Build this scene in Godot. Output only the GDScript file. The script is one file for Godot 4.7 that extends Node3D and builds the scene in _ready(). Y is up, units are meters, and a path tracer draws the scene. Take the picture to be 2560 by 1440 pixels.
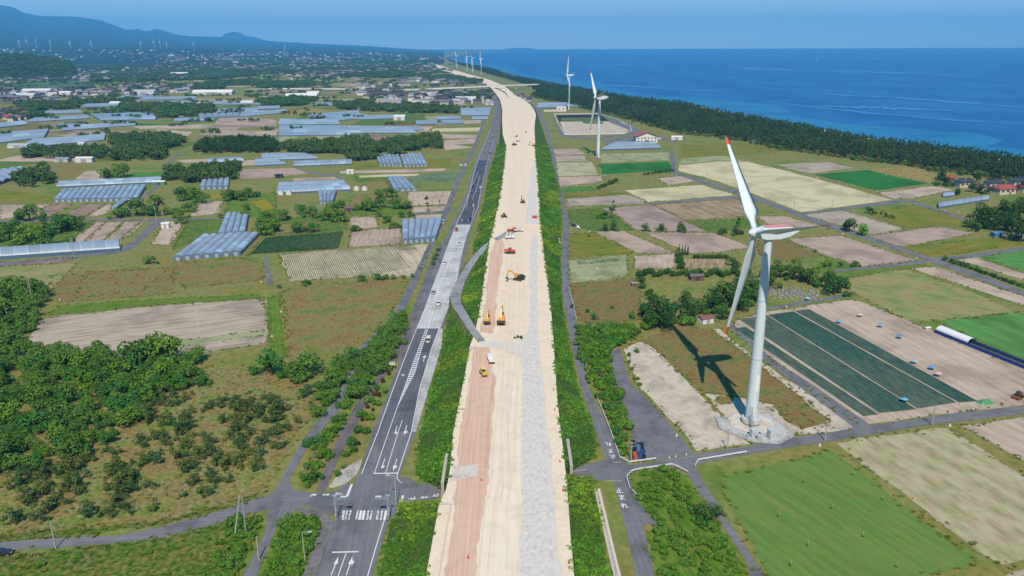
extends Node3D
# Aerial view over a coastal plain: an expressway under construction on its embankment, a highway beside it,
# fields, greenhouses, wind turbines, a pine belt and the sea.

const GAIN := 1.75          # how much brighter than its reflectance a sunlit surface shows in the picture
const CAM_H := 110.0
const SUN_DIR := Vector3(0.0, -0.758, -0.652)

var mats := {}
var texs := {}
var used := {}
var rng := RandomNumberGenerator.new()

# ------------------------------------------------------------------ small helpers
func lin(r: float, g: float, b: float) -> Color:      # linear reflectance
	var c := Color(r / 255.0, g / 255.0, b / 255.0).srgb_to_linear()
	return Color(c.r / GAIN, c.g / GAIN, c.b / GAIN)

func srg(r: float, g: float, b: float) -> Color:      # the same as an sRGB colour for textures
	return lin(r, g, b).linear_to_srgb()

func numbered(called: String) -> String:
	var k: int = used.get(called, 0)
	used[called] = k + 1
	return called if k == 0 else "%s_%03d" % [called, k]

func tag(o: Node, label: String, category: String, group := "") -> Node:
	o.set_meta("label", label)
	o.set_meta("category", category)
	if group != "":
		o.set_meta("group", group)
	return o

func thing(called: String, at: Vector3, turn: float, label: String, category: String, group := "") -> Node3D:
	var o := Node3D.new()
	o.name = numbered(called)
	add_child(o)
	o.position = at
	o.rotation.y = turn
	tag(o, label, category, group)
	return o

func part(called: String, mesh: Mesh, m: Material, parent: Node) -> MeshInstance3D:
	var o := MeshInstance3D.new()
	o.name = called
	o.mesh = mesh
	o.material_override = m
	parent.add_child(o, true)
	return o

func structure(called: String, mesh: Mesh, m: Material, label := "") -> MeshInstance3D:
	var o := MeshInstance3D.new()
	o.name = numbered(called)
	o.mesh = mesh
	o.material_override = m
	add_child(o)
	o.set_meta("kind", "structure")
	if label != "":
		o.set_meta("label", label)
	return o

func copy_of(proto: Node3D, called: String, at: Vector3, turn: float, size: Vector3, label: String, category: String, group: String) -> Node3D:
	var o: Node3D = proto.duplicate()
	o.name = numbered(called)
	add_child(o)
	o.transform = Transform3D(Basis(Vector3.UP, turn) * Basis.from_scale(size), at)
	tag(o, label, category, group)
	return o

func stuff(called: String, mesh: Mesh, m: Material, xf: Array, label: String, colors := []) -> void:
	if xf.is_empty():
		return
	var mm := MultiMesh.new()
	mm.transform_format = MultiMesh.TRANSFORM_3D
	mm.use_colors = not colors.is_empty()
	mm.mesh = mesh
	mm.instance_count = xf.size()
	for i in xf.size():
		mm.set_instance_transform(i, xf[i])
		if mm.use_colors:
			mm.set_instance_color(i, colors[i])
	var o := MultiMeshInstance3D.new()
	o.name = numbered(called)
	o.multimesh = mm
	o.material_override = m
	add_child(o)
	o.set_meta("kind", "stuff")
	o.set_meta("label", label)

func poly2(a: Array) -> PackedVector2Array:
	var p := PackedVector2Array()
	for i in range(0, a.size(), 2):
		p.append(Vector2(a[i], a[i + 1]))
	return p

func scatter(p: PackedVector2Array, sp: float, seed_: int, jitter := 0.9) -> Array:
	var r := RandomNumberGenerator.new()
	r.seed = seed_
	var lo := p[0]
	var hi := p[0]
	for q in p:
		lo = lo.min(q)
		hi = hi.max(q)
	var res := []
	var row := 0
	var y := lo.y
	while y < hi.y:
		var x := lo.x + (sp * 0.5 if row % 2 else 0.0)
		while x < hi.x:
			var q := Vector2(x + r.randf_range(-0.5, 0.5) * sp * jitter, y + r.randf_range(-0.5, 0.5) * sp * jitter)
			if Geometry2D.is_point_in_polygon(q, p):
				res.append(q)
			x += sp
		y += sp * 0.87
		row += 1
	return res

# ------------------------------------------------------------------ mesh collector (flat faces, clockwise fronts, linear vertex colours)
class MB:
	var v := PackedVector3Array()
	var n := PackedVector3Array()
	var c := PackedColorArray()
	var uv := PackedVector2Array()
	var uv2 := PackedVector2Array()
	func tri(a: Vector3, b: Vector3, d: Vector3, col := Color.WHITE) -> void:
		var nn := (d - a).cross(b - a).normalized()
		v.append(a); v.append(b); v.append(d)
		for i in 3:
			n.append(nn); c.append(col)
	func quad(a: Vector3, b: Vector3, d: Vector3, e: Vector3, col := Color.WHITE) -> void:
		tri(a, b, d, col)
		tri(a, d, e, col)
	func stri(a: Vector3, b: Vector3, d: Vector3, na: Vector3, nb: Vector3, nd: Vector3, col := Color.WHITE) -> void:
		var nn := (d - a).cross(b - a)
		if nn.dot(na + nb + nd) < 0.0:
			v.append(a); v.append(d); v.append(b)
			n.append(na); n.append(nd); n.append(nb)
		else:
			v.append(a); v.append(b); v.append(d)
			n.append(na); n.append(nb); n.append(nd)
		for i in 3:
			c.append(col)
	func squad(a: Vector3, b: Vector3, d: Vector3, e: Vector3, na: Vector3, nb: Vector3, nd: Vector3, ne: Vector3, col := Color.WHITE) -> void:
		stri(a, b, d, na, nb, nd, col)
		stri(a, d, e, na, nd, ne, col)
	func box(at: Vector3, size: Vector3, col := Color.WHITE, basis := Basis.IDENTITY, taper := 1.0) -> void:
		var h := size * 0.5
		var p := []
		for y in [-1.0, 1.0]:
			var t := taper if y > 0.0 else 1.0
			for q in [Vector2(-1, -1), Vector2(1, -1), Vector2(1, 1), Vector2(-1, 1)]:
				p.append(at + basis * Vector3(q.x * h.x * t, y * h.y, q.y * h.z * t))
		quad(p[4], p[5], p[6], p[7], col)
		quad(p[3], p[2], p[1], p[0], col)
		for i in 4:
			var j := (i + 1) % 4
			quad(p[i], p[j], p[j + 4], p[i + 4], col)
	func tube(a: Vector3, b: Vector3, ra: float, rb: float, seg := 8, col := Color.WHITE, caps := true) -> void:
		var d := (b - a).normalized()
		var s := d.cross(Vector3.UP if absf(d.y) < 0.95 else Vector3.RIGHT).normalized()
		var t := d.cross(s)
		for i in seg:
			var a0 := TAU * i / seg
			var a1 := TAU * (i + 1) / seg
			var n0 := s * cos(a0) + t * sin(a0)
			var n1 := s * cos(a1) + t * sin(a1)
			squad(a + n0 * ra, a + n1 * ra, b + n1 * rb, b + n0 * rb, n0, n1, n1, n0, col)
			if caps:
				tri(b, b + n0 * rb, b + n1 * rb, col)
				tri(a, a + n1 * ra, a + n0 * ra, col)
	# side profile (x, y) swept across z from -w/2 to w/2, edges pulled in by bevel
	func slab(profile: Array, w: float, col := Color.WHITE, at := Vector3.ZERO, basis := Basis.IDENTITY, bevel := 0.0) -> void:
		var pts := PackedVector2Array(profile)
		var mid := Vector2.ZERO
		for q in pts:
			mid += q / pts.size()
		var rings := [[-w * 0.5, 1.0], [w * 0.5, 1.0]]
		if bevel > 0.0:
			rings = [[-w * 0.5, 1.0 - bevel], [-w * 0.5 + w * bevel, 1.0], [w * 0.5 - w * bevel, 1.0], [w * 0.5, 1.0 - bevel]]
		var loops := []
		for rg in rings:
			var l := []
			for q in pts:
				var s: Vector2 = mid + (q - mid) * float(rg[1])
				l.append(at + basis * Vector3(s.x, s.y, rg[0]))
			loops.append(l)
		for k in loops.size() - 1:
			for i in pts.size():
				var j := (i + 1) % pts.size()
				quad(loops[k][i], loops[k][j], loops[k + 1][j], loops[k + 1][i], col)
		var idx := Geometry2D.triangulate_polygon(pts)
		for i in range(0, idx.size(), 3):
			for l in [loops[0], loops[loops.size() - 1]]:
				tri(l[idx[i]], l[idx[i + 1]], l[idx[i + 2]], col)
	func mesh() -> ArrayMesh:
		var arr := []
		arr.resize(Mesh.ARRAY_MAX)
		arr[Mesh.ARRAY_VERTEX] = v
		arr[Mesh.ARRAY_NORMAL] = n
		arr[Mesh.ARRAY_COLOR] = c
		if uv.size() == v.size():
			arr[Mesh.ARRAY_TEX_UV] = uv
		if uv2.size() == v.size():
			arr[Mesh.ARRAY_TEX_UV2] = uv2
		var m := ArrayMesh.new()
		m.add_surface_from_arrays(Mesh.PRIMITIVE_TRIANGLES, arr)
		return m

# a flat sheet: UV in metres along the rows, UV2 in world metres
func sheet(p: PackedVector2Array, y: float, turn := 0.0, col := Color.WHITE) -> ArrayMesh:
	var mb := MB.new()
	var idx := Geometry2D.triangulate_polygon(p)
	var e := Vector2(cos(turn), sin(turn))
	var f := Vector2(-e.y, e.x)
	for i in range(0, idx.size(), 3):
		var a := p[idx[i]]
		var b := p[idx[i + 1]]
		var d := p[idx[i + 2]]
		if (b - a).cross(d - a) < 0.0:
			var t := b
			b = d
			d = t
		for q in [a, b, d]:
			mb.v.append(Vector3(q.x, y, q.y))
			mb.n.append(Vector3.UP)
			mb.c.append(col)
			mb.uv.append(Vector2(q.dot(e), q.dot(f)))
			mb.uv2.append(q)
	return mb.mesh()

# a strip of given width along a polyline
func strip_poly(a: Array, w: float) -> PackedVector2Array:
	var p := poly2(a)
	var l := PackedVector2Array()
	var r := PackedVector2Array()
	for i in p.size():
		var d := (p[mini(i + 1, p.size() - 1)] - p[maxi(i - 1, 0)]).normalized()
		var s := Vector2(-d.y, d.x) * w * 0.5
		l.append(p[i] + s)
		r.append(p[i] - s)
	r.reverse()
	l.append_array(r)
	return l

# ------------------------------------------------------------------ textures and materials
func noise_tex(key: String, w: int, h: int, freq: float, ramp: Array, oct := 4, ow := 0, oh := 0) -> ImageTexture:
	if texs.has(key):
		return texs[key]
	var fn := FastNoiseLite.new()
	fn.seed = key.hash() % 10000
	fn.noise_type = FastNoiseLite.TYPE_SIMPLEX_SMOOTH
	fn.frequency = freq
	fn.fractal_octaves = oct
	fn.fractal_gain = 0.6
	var g := fn.get_seamless_image(w, h)
	var grad := Gradient.new()
	var offs := PackedFloat32Array()
	var cols := PackedColorArray()
	for i in ramp.size():
		offs.append(float(i) / maxf(1.0, ramp.size() - 1))
		cols.append(ramp[i])
	grad.offsets = offs
	grad.colors = cols
	var lut := PackedByteArray()
	for i in 256:
		var q := grad.sample(clampf((i / 255.0 - 0.5) * 1.5 + 0.5, 0.0, 1.0))
		lut.append_array([q.r8, q.g8, q.b8])
	var src := g.get_data()
	var dst := PackedByteArray()
	dst.resize(src.size() * 3)
	for i in src.size():
		var k := src[i] * 3
		dst[i * 3] = lut[k]
		dst[i * 3 + 1] = lut[k + 1]
		dst[i * 3 + 2] = lut[k + 2]
	var im := Image.create_from_data(w, h, false, Image.FORMAT_RGB8, dst)
	if ow > 0:
		im.resize(ow, oh, Image.INTERPOLATE_CUBIC)
	texs[key] = ImageTexture.create_from_image(im)
	return texs[key]

# ground: tex over UV (metres), multiplied by a coarse mottling over UV2
func ground_mat(key: String, tex: Texture2D, tile: Vector2, coarse: Texture2D, coarse_tile: float, rough := 0.95) -> StandardMaterial3D:
	if mats.has(key):
		return mats[key]
	var m := StandardMaterial3D.new()
	m.albedo_texture = tex
	m.uv1_scale = Vector3(1.0 / tile.x, 1.0 / tile.y, 1.0)
	m.vertex_color_use_as_albedo = true
	m.roughness = rough
	m.metallic_specular = 0.2
	if coarse:
		m.detail_enabled = true
		m.detail_blend_mode = BaseMaterial3D.BLEND_MODE_MUL
		m.detail_albedo = coarse
		m.detail_uv_layer = BaseMaterial3D.DETAIL_UV_2
		m.uv2_scale = Vector3(1.0 / coarse_tile, 1.0 / coarse_tile, 1.0)
	mats[key] = m
	return m

func plain(key: String, rough: float, spec := 0.3, metal := 0.0) -> StandardMaterial3D:
	if mats.has(key):
		return mats[key]
	var m := StandardMaterial3D.new()
	m.vertex_color_use_as_albedo = true
	m.roughness = rough
	m.metallic_specular = spec
	m.metallic = metal
	mats[key] = m
	return m

func leaf_mat() -> StandardMaterial3D:
	if mats.has("leaf"):
		return mats["leaf"]
	var m := StandardMaterial3D.new()
	m.vertex_color_use_as_albedo = true
	m.roughness = 0.75
	m.metallic_specular = 0.25
	m.backlight_enabled = true
	m.backlight = Color(0.45, 0.5, 0.25)
	mats["leaf"] = m
	return m

func kind_mat(k: String) -> StandardMaterial3D:
	if mats.has(k):
		return mats[k]
	var mott := noise_tex("mottle", 256, 256, 0.012, [srgb_grey(0.86), srgb_grey(0.95), srgb_grey(1.0), srgb_grey(0.97)], 5)
	var patch := noise_tex("patch", 256, 256, 0.014, [Color(0.8, 0.93, 0.72), Color(0.94, 0.98, 0.88), Color(1, 0.98, 0.96), Color(1.0, 0.92, 0.86)], 5)
	var wide := noise_tex("wide", 256, 256, 0.02, [Color(0.78, 0.93, 0.7), Color(0.92, 1.0, 0.86), Color(1, 0.99, 0.94), Color(1.0, 0.95, 0.88), Color(0.9, 0.97, 0.84)], 5)
	var soft := noise_tex("soft", 256, 256, 0.03, [srgb_grey(0.955), srgb_grey(0.985), srgb_grey(1.0), srgb_grey(0.99)], 6)
	var mild := noise_tex("mild", 256, 256, 0.02, [Color(0.93, 0.98, 0.88), Color(0.97, 1.0, 0.94), Color(1, 0.99, 0.97), Color(1.0, 0.96, 0.92)], 6)
	var rusty := noise_tex("rusty", 256, 256, 0.016, [Color(0.8, 0.97, 0.72), Color(0.92, 1.0, 0.86), Color(1, 0.98, 0.94), Color(1.0, 0.92, 0.86), Color(0.97, 0.9, 0.84)], 6)
	var T := func(rows: bool, cols: Array, tile: Vector2, coarse: Texture2D, ct: float, rough := 0.95):
		var t: Texture2D
		if rows:
			t = noise_tex(k, 32, 256, 0.05, cols, 4, 256, 256)
		else:
			t = noise_tex(k, 256, 256, 0.03, cols, 5)
		return ground_mat(k, t, tile, coarse, ct, rough)
	match k:
		"soil_pale": return T.call(true, [srg(186, 165, 146), srg(199, 179, 161), srg(210, 191, 173)], Vector2(60, 26), mott, 90.0)
		"soil_pink": return T.call(true, [srg(174, 151, 137), srg(188, 166, 151), srg(200, 178, 163)], Vector2(70, 28), mott, 110.0)
		"soil_mauve": return T.call(true, [srg(160, 140, 132), srg(172, 153, 146), srg(186, 166, 156)], Vector2(80, 30), mott, 120.0)
		"soil_brown": return T.call(true, [srg(138, 112, 98), srg(160, 136, 122), srg(182, 160, 144)], Vector2(60, 20), mott, 80.0)
		"soil_gray": return T.call(true, [srg(160, 148, 130), srg(184, 170, 154), srg(202, 190, 174)], Vector2(60, 22), mott, 90.0)
		"soil_dark": return T.call(true, [srg(60, 84, 52), srg(96, 104, 74), srg(120, 116, 92)], Vector2(40, 14), mott, 60.0)
		"soil_rows": return T.call(true, [srg(184, 168, 142), srg(204, 188, 164), srg(214, 200, 178)], Vector2(60, 30), mott, 60.0)
		"ploughed_rows": return T.call(true, [srg(158, 145, 126), srg(184, 169, 151), srg(198, 184, 166), srg(194, 178, 160)], Vector2(60, 30), mott, 100.0)
		"soil_striped": return T.call(true, [srg(138, 122, 92), srg(168, 148, 118), srg(192, 168, 132)], Vector2(90, 26), mott, 90.0)
		"straw", "wheat": return T.call(true, [srg(196, 186, 142), srg(213, 204, 164), srg(224, 216, 180)], Vector2(80, 30), mott, 140.0)
		"straw_gray": return T.call(true, [srg(164, 164, 124), srg(190, 186, 148), srg(202, 196, 166)], Vector2(50, 20), mott, 70.0)
		"straw_fallow": return T.call(true, [srg(158, 149, 118), srg(173, 163, 132), srg(184, 174, 147), srg(192, 182, 157)], Vector2(22, 60), mild, 38.0)
		"olive_fallow": return T.call(true, [srg(144, 144, 94), srg(154, 152, 104), srg(166, 160, 118)], Vector2(50, 30), patch, 70.0)
		"crop_vivid": return T.call(true, [srg(40, 104, 44), srg(52, 124, 54), srg(66, 138, 62)], Vector2(60, 12), mott, 140.0)
		"crop_green": return T.call(true, [srg(64, 120, 46), srg(80, 136, 56), srg(94, 146, 66)], Vector2(60, 20), mott, 90.0)
		"crop_light": return T.call(true, [srg(80, 136, 64), srg(96, 152, 76), srg(108, 158, 84)], Vector2(60, 18), mott, 100.0)
		"green_field": return T.call(true, [srg(98, 130, 66), srg(105, 136, 70), srg(112, 140, 74), srg(122, 143, 80)], Vector2(46, 34), mild, 46.0)
		"pale_green": return T.call(true, [srg(136, 150, 104), srg(162, 170, 126), srg(186, 184, 146)], Vector2(60, 16), mott, 60.0)
		"net_green": return T.call(true, [srg(84, 120, 84), srg(110, 138, 98), srg(140, 154, 116)], Vector2(40, 12), mott, 60.0)
		"paddy": return T.call(true, [srg(70, 112, 66), srg(90, 126, 78), srg(104, 134, 96)], Vector2(200, 90), mott, 400.0)
		"dry_grass": return T.call(false, [srg(120, 124, 66), srg(132, 126, 76), srg(144, 130, 88), srg(158, 142, 106)], Vector2(15, 15), rusty, 75.0)
		"rust_grass": return T.call(false, [srg(112, 114, 60), srg(128, 118, 74), srg(140, 122, 84), srg(152, 134, 98)], Vector2(12, 12), rusty, 42.0)
		"tan_grass": return T.call(false, [srg(128, 122, 66), srg(160, 142, 88), srg(180, 158, 104)], Vector2(50, 50), patch, 160.0)
		"olive_grass": return T.call(true, [srg(106, 116, 44), srg(130, 130, 56), srg(148, 140, 66)], Vector2(80, 26), patch, 110.0)
		"flowers": return T.call(false, [srg(112, 122, 50), srg(150, 138, 48), srg(178, 152, 46)], Vector2(9, 9), mild, 30.0)
		"meadow": return T.call(false, [srg(72, 108, 40), srg(98, 126, 54), srg(126, 136, 72)], Vector2(30, 30), patch, 80.0)
		"grass_strip": return T.call(true, [srg(82, 116, 42), srg(104, 134, 52), srg(128, 142, 70)], Vector2(30, 12), patch, 50.0)
		"verge_green": return T.call(false, [srg(58, 88, 30), srg(88, 112, 48), srg(120, 126, 66), srg(146, 138, 90)], Vector2(16, 16), patch, 40.0)
		"scrub_ground": return T.call(false, [srg(114, 124, 66), srg(132, 130, 80), srg(150, 140, 98), srg(166, 151, 118)], Vector2(12, 12), rusty, 50.0)
		"sand": return T.call(false, [srg(202, 188, 170), srg(210, 197, 179), srg(217, 205, 188)], Vector2(26, 26), mott, 34.0)
		"dirt_cream": return T.call(false, [srg(238, 216, 188), srg(244, 224, 199), srg(248, 230, 208)], Vector2(18, 14), soft, 70.0)
		"track_earth": return T.call(false, [srg(232, 212, 187), srg(239, 219, 195), srg(244, 226, 204)], Vector2(7, 5), soft, 60.0)
		"dirt_pale": return T.call(true, [srg(240, 221, 196), srg(245, 229, 207), srg(248, 234, 215)], Vector2(120, 16), soft, 60.0)
		"dirt_pink": return T.call(true, [srg(216, 178, 154), srg(226, 190, 166), srg(234, 202, 178)], Vector2(90, 14), soft, 40.0)
		"gravel": return T.call(false, [srg(206, 199, 193), srg(218, 212, 208), srg(223, 218, 215), srg(228, 219, 210), srg(240, 225, 207)], Vector2(15, 10), soft, 30.0)
		"gravel_shoulder": return T.call(false, [srg(184, 184, 185), srg(198, 198, 198), srg(208, 206, 204)], Vector2(12, 12), mott, 30.0)
		"concrete_pale": return T.call(false, [srg(214, 204, 194), srg(224, 214, 204), srg(230, 222, 212)], Vector2(14, 14), mott, 30.0)
		"concrete_road": return T.call(true, [srg(190, 192, 194), srg(206, 207, 208), srg(216, 216, 214)], Vector2(60, 12), mott, 50.0)
		"asphalt_new": return T.call(true, [srg(84, 89, 104), srg(92, 97, 111), srg(102, 106, 118)], Vector2(60, 6), mott, 50.0, 0.85)
		"asphalt_mid": return T.call(true, [srg(98, 101, 112), srg(106, 109, 119), srg(115, 117, 126)], Vector2(90, 9), mott, 50.0, 0.85)
		"asphalt_old": return T.call(true, [srg(118, 119, 127), srg(126, 127, 134), srg(135, 136, 142)], Vector2(80, 9), mott, 40.0, 0.88)
		"asphalt_lane": return T.call(true, [srg(108, 109, 116), srg(120, 120, 126), srg(134, 133, 136)], Vector2(50, 7), mott, 40.0, 0.88)
		"ramp_gravel": return T.call(true, [srg(146, 148, 154), srg(158, 160, 166), srg(172, 173, 177)], Vector2(40, 8), mott, 40.0)
		"asphalt_lot": return T.call(false, [srg(118, 118, 126), srg(125, 125, 133), srg(132, 132, 139)], Vector2(24, 24), mott, 44.0, 0.88)
		"path_asphalt": return T.call(true, [srg(112, 106, 112), srg(122, 116, 120), srg(132, 126, 128)], Vector2(30, 5), mott, 30.0)
		"sidewalk": return T.call(false, [srg(118, 116, 118), srg(130, 128, 130), srg(140, 138, 138)], Vector2(12, 12), mott, 30.0)
		"sidewalk_pale": return T.call(false, [srg(176, 172, 160), srg(192, 188, 176), srg(204, 200, 190)], Vector2(12, 12), mott, 20.0)
		"land": return T.call(false, [srg(116, 125, 66), srg(128, 133, 76), srg(141, 139, 86), srg(153, 144, 98)], Vector2(30, 30), wide, 300.0)
		"slope": return T.call(false, [srg(48, 84, 28), srg(70, 104, 42), srg(104, 112, 58)], Vector2(12, 12), patch, 30.0)
		"basin_green": return T.call(false, [srg(74, 106, 52), srg(96, 122, 66), srg(122, 132, 84)], Vector2(40, 40), mott, 80.0)
		"dark_bank": return T.call(false, [srg(42, 46, 54), srg(52, 56, 64), srg(64, 66, 72)], Vector2(40, 40), mott, 60.0)
		"mountain": return T.call(false, [srg(40, 62, 36), srg(52, 74, 42), srg(70, 88, 50)], Vector2(900, 900), mott, 5000.0)
	push_error("no material " + k)
	return null

func srgb_grey(x: float) -> Color:
	return Color(x, x, x)

# ------------------------------------------------------------------ plants
# leaf-sized faces spread through the shells of several lobes
func leaves(mb: MB, lobes: Array, count: int, size: float, col: Color, seed_: int, spread := 0.35) -> void:
	var r := RandomNumberGenerator.new()
	r.seed = seed_
	var total := 0.0
	for l in lobes:
		total += l[1].x * l[1].z + l[1].x * l[1].y
	for l in lobes:
		var k := int(count * (l[1].x * l[1].z + l[1].x * l[1].y) / total)
		for i in k:
			var d := Vector3(r.randfn(), r.randfn() * 0.9 + 0.25, r.randfn()).normalized()
			var rad := 1.0 - absf(r.randfn()) * 0.16
			var p: Vector3 = l[0] + d * Vector3(l[1]) * rad
			if p.y < 0.05:
				p.y = r.randf() * 0.3
			var nn := (d + Vector3(r.randfn(), r.randfn() + 0.5, r.randfn()) * spread).normalized()
			var s := nn.cross(Vector3(r.randfn(), r.randfn(), r.randfn())).normalized()
			var t := nn.cross(s)
			var a := size * r.randf_range(0.6, 1.25)
			var b := size * r.randf_range(0.4, 0.9)
			var tint := r.randf_range(0.72, 1.3)
			var cc := Color(col.r * tint * r.randf_range(0.9, 1.12), col.g * tint, col.b * tint)
			mb.quad(p - s * a * 0.5, p + t * b * 0.5, p + s * a * 0.5, p - t * b * 0.55, cc)

func plant(kind: String, seed_: int) -> Dictionary:
	var r := RandomNumberGenerator.new()
	r.seed = seed_
	var crown := MB.new()
	var trunk := MB.new()
	var bark := lin(92, 80, 66)
	match kind:
		"broad":                                         # unit: crown about 1 wide, 0.8 high
			var lobes := []
			for i in 9:
				var a := r.randf() * TAU
				var d := sqrt(r.randf()) * 0.3
				lobes.append([Vector3(cos(a) * d, r.randf_range(0.34, 0.68) - d * 0.45, sin(a) * d), Vector3(1, r.randf_range(0.6, 0.85), 1) * r.randf_range(0.15, 0.25)])
			leaves(crown, lobes, 620, 0.085, lin(96, 138, 52), seed_)
			trunk.tube(Vector3.ZERO, Vector3(0.01, 0.34, 0), 0.035, 0.022, 6, bark)
			for i in 4:
				var a := TAU * i / 4 + 0.4
				trunk.tube(Vector3(0, 0.24, 0), Vector3(cos(a) * 0.22, 0.5, sin(a) * 0.22), 0.018, 0.008, 5, bark)
		"dark":
			var lobes := []
			for i in 8:
				var a := r.randf() * TAU
				var d := sqrt(r.randf()) * 0.28
				lobes.append([Vector3(cos(a) * d, r.randf_range(0.32, 0.75) - d * 0.4, sin(a) * d), Vector3(1, r.randf_range(0.65, 0.95), 1) * r.randf_range(0.15, 0.24)])
			leaves(crown, lobes, 620, 0.08, lin(74, 112, 50), seed_)
			trunk.tube(Vector3.ZERO, Vector3(0, 0.35, 0), 0.035, 0.022, 6, bark)
			for i in 3:
				var a := TAU * i / 3 + 0.9
				trunk.tube(Vector3(0, 0.25, 0), Vector3(cos(a) * 0.2, 0.55, sin(a) * 0.2), 0.018, 0.008, 5, bark)
		"bush":
			var lobes := []
			for i in 6:
				var a := r.randf() * TAU
				var d := sqrt(r.randf()) * 0.32
				lobes.append([Vector3(cos(a) * d, r.randf_range(0.16, 0.34), sin(a) * d), Vector3(1, r.randf_range(0.6, 0.9), 1) * r.randf_range(0.17, 0.26)])
			leaves(crown, lobes, 380, 0.11, lin(94, 140, 50), seed_)
			for i in 3:
				var a := TAU * i / 3
				trunk.tube(Vector3.ZERO, Vector3(cos(a) * 0.15, 0.26, sin(a) * 0.15), 0.016, 0.008, 5, bark)
		"scrub":                                         # open, ragged young pine
			var lobes := []
			for i in 8:
				var a := r.randf() * TAU
				var d := sqrt(r.randf()) * 0.36
				lobes.append([Vector3(cos(a) * d, r.randf_range(0.25, 0.85) - d * 0.5, sin(a) * d), Vector3(1, r.randf_range(0.5, 0.8), 1) * r.randf_range(0.11, 0.18)])
			leaves(crown, lobes, 460, 0.085, lin(96, 122, 64), seed_, 0.7)
			trunk.tube(Vector3.ZERO, Vector3(0.03, 0.75, 0.02), 0.03, 0.012, 5, lin(110, 90, 72))
			for i in 4:
				var a := TAU * i / 4 + r.randf()
				trunk.tube(Vector3(0.01, 0.2 + 0.12 * i, 0), Vector3(cos(a) * 0.28, 0.34 + 0.12 * i, sin(a) * 0.28), 0.012, 0.005, 4, lin(110, 90, 72))
		"pine":                                          # coastal black pine: bare trunk, layered top
			var lobes := []
			for i in 7:
				var a := r.randf() * TAU
				var d := sqrt(r.randf()) * 0.26
				lobes.append([Vector3(cos(a) * d, r.randf_range(0.75, 1.5) - d * 0.6, sin(a) * d), Vector3(1, r.randf_range(0.45, 0.7), 1) * r.randf_range(0.14, 0.22)])
			lobes.append([Vector3(0, 1.55, 0), Vector3(0.14, 0.16, 0.14)])
			leaves(crown, lobes, 300, 0.12, lin(70, 102, 58), seed_, 0.6)
			trunk.tube(Vector3.ZERO, Vector3(0.03, 1.4, 0.02), 0.03, 0.014, 5, lin(104, 92, 80))
		"cypress":
			var lobes := []
			for i in 6:
				lobes.append([Vector3(r.randf_range(-0.1, 0.1), 0.35 + i * 0.42, r.randf_range(-0.1, 0.1)), Vector3(0.4 - i * 0.055, 0.36, 0.4 - i * 0.055)])
			leaves(crown, lobes, 320, 0.2, lin(74, 108, 48), seed_)
			trunk.tube(Vector3.ZERO, Vector3(0, 0.6, 0), 0.06, 0.05, 5, bark)
		"cover":                                         # low creeper on the slopes
			var lobes := []
			for i in 5:
				var a := r.randf() * TAU
				lobes.append([Vector3(cos(a) * 0.4, 0.02, sin(a) * 0.4), Vector3(0.34, r.randf_range(0.22, 0.4), 0.34)])
			leaves(crown, lobes, 72, 0.26, lin(94, 146, 50), seed_, 0.5)
		"canopy":                                        # several crowns grown together, far woods
			var lobes := []
			for i in 6:
				var a := r.randf() * TAU
				var d := sqrt(r.randf()) * 0.4
				lobes.append([Vector3(cos(a) * d, r.randf_range(0.3, 0.6), sin(a) * d), Vector3(1, 0.9, 1) * r.randf_range(0.2, 0.3)])
			leaves(crown, lobes, 230, 0.17, lin(78, 112, 54), seed_, 0.5)
		"tuft":
			for i in 14:
				var a := r.randf() * TAU
				var o := Vector3(cos(a), 0, sin(a)) * r.randf() * 0.4
				var tip := o + Vector3(cos(a) * 0.25, r.randf_range(0.3, 0.7), sin(a) * 0.25)
				var s := Vector3(-sin(a), 0, cos(a)) * 0.14
				crown.tri(o - s, tip, o + s, lin(112, 122, 60))
	return {"crown": crown.mesh(), "trunk": trunk.mesh() if trunk.v.size() else null}

var plants := {}
func plant_proto(kind: String, variant: int) -> Dictionary:
	var key := "%s%d" % [kind, variant]
	if not plants.has(key):
		plants[key] = plant(kind, 100 + variant * 17 + kind.hash() % 991)
	return plants[key]

var tree_protos := {}
func tree_proto(kind: String, variant: int, tint: Color) -> Node3D:
	var key := "%s%d%s" % [kind, variant, tint.to_html()]
	if tree_protos.has(key):
		return tree_protos[key]
	var d := plant_proto(kind, variant)
	var o := Node3D.new()
	o.name = kind + "_source"
	var m := leaf_mat()
	if tint != Color.WHITE:
		m = leaf_mat().duplicate()
		m.albedo_color = tint
	part("crown", d.crown, m, o)
	if d.trunk:
		part("trunk", d.trunk, plain("bark", 0.95), o)
	tree_protos[key] = o
	return o

const TINTS := [Color(1, 1, 1), Color(0.8, 0.88, 0.84), Color(1.08, 1.05, 0.86), Color(0.74, 0.92, 0.94), Color(0.96, 0.96, 0.86)]

func beside(q: Vector2) -> String:
	var best := 1e9
	var res := ""
	for m in MARKS_NEAR:
		var d := Vector2(m[0], m[1]).distance_to(q)
		if d < best:
			best = d
			res = m[2]
	return res

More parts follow.
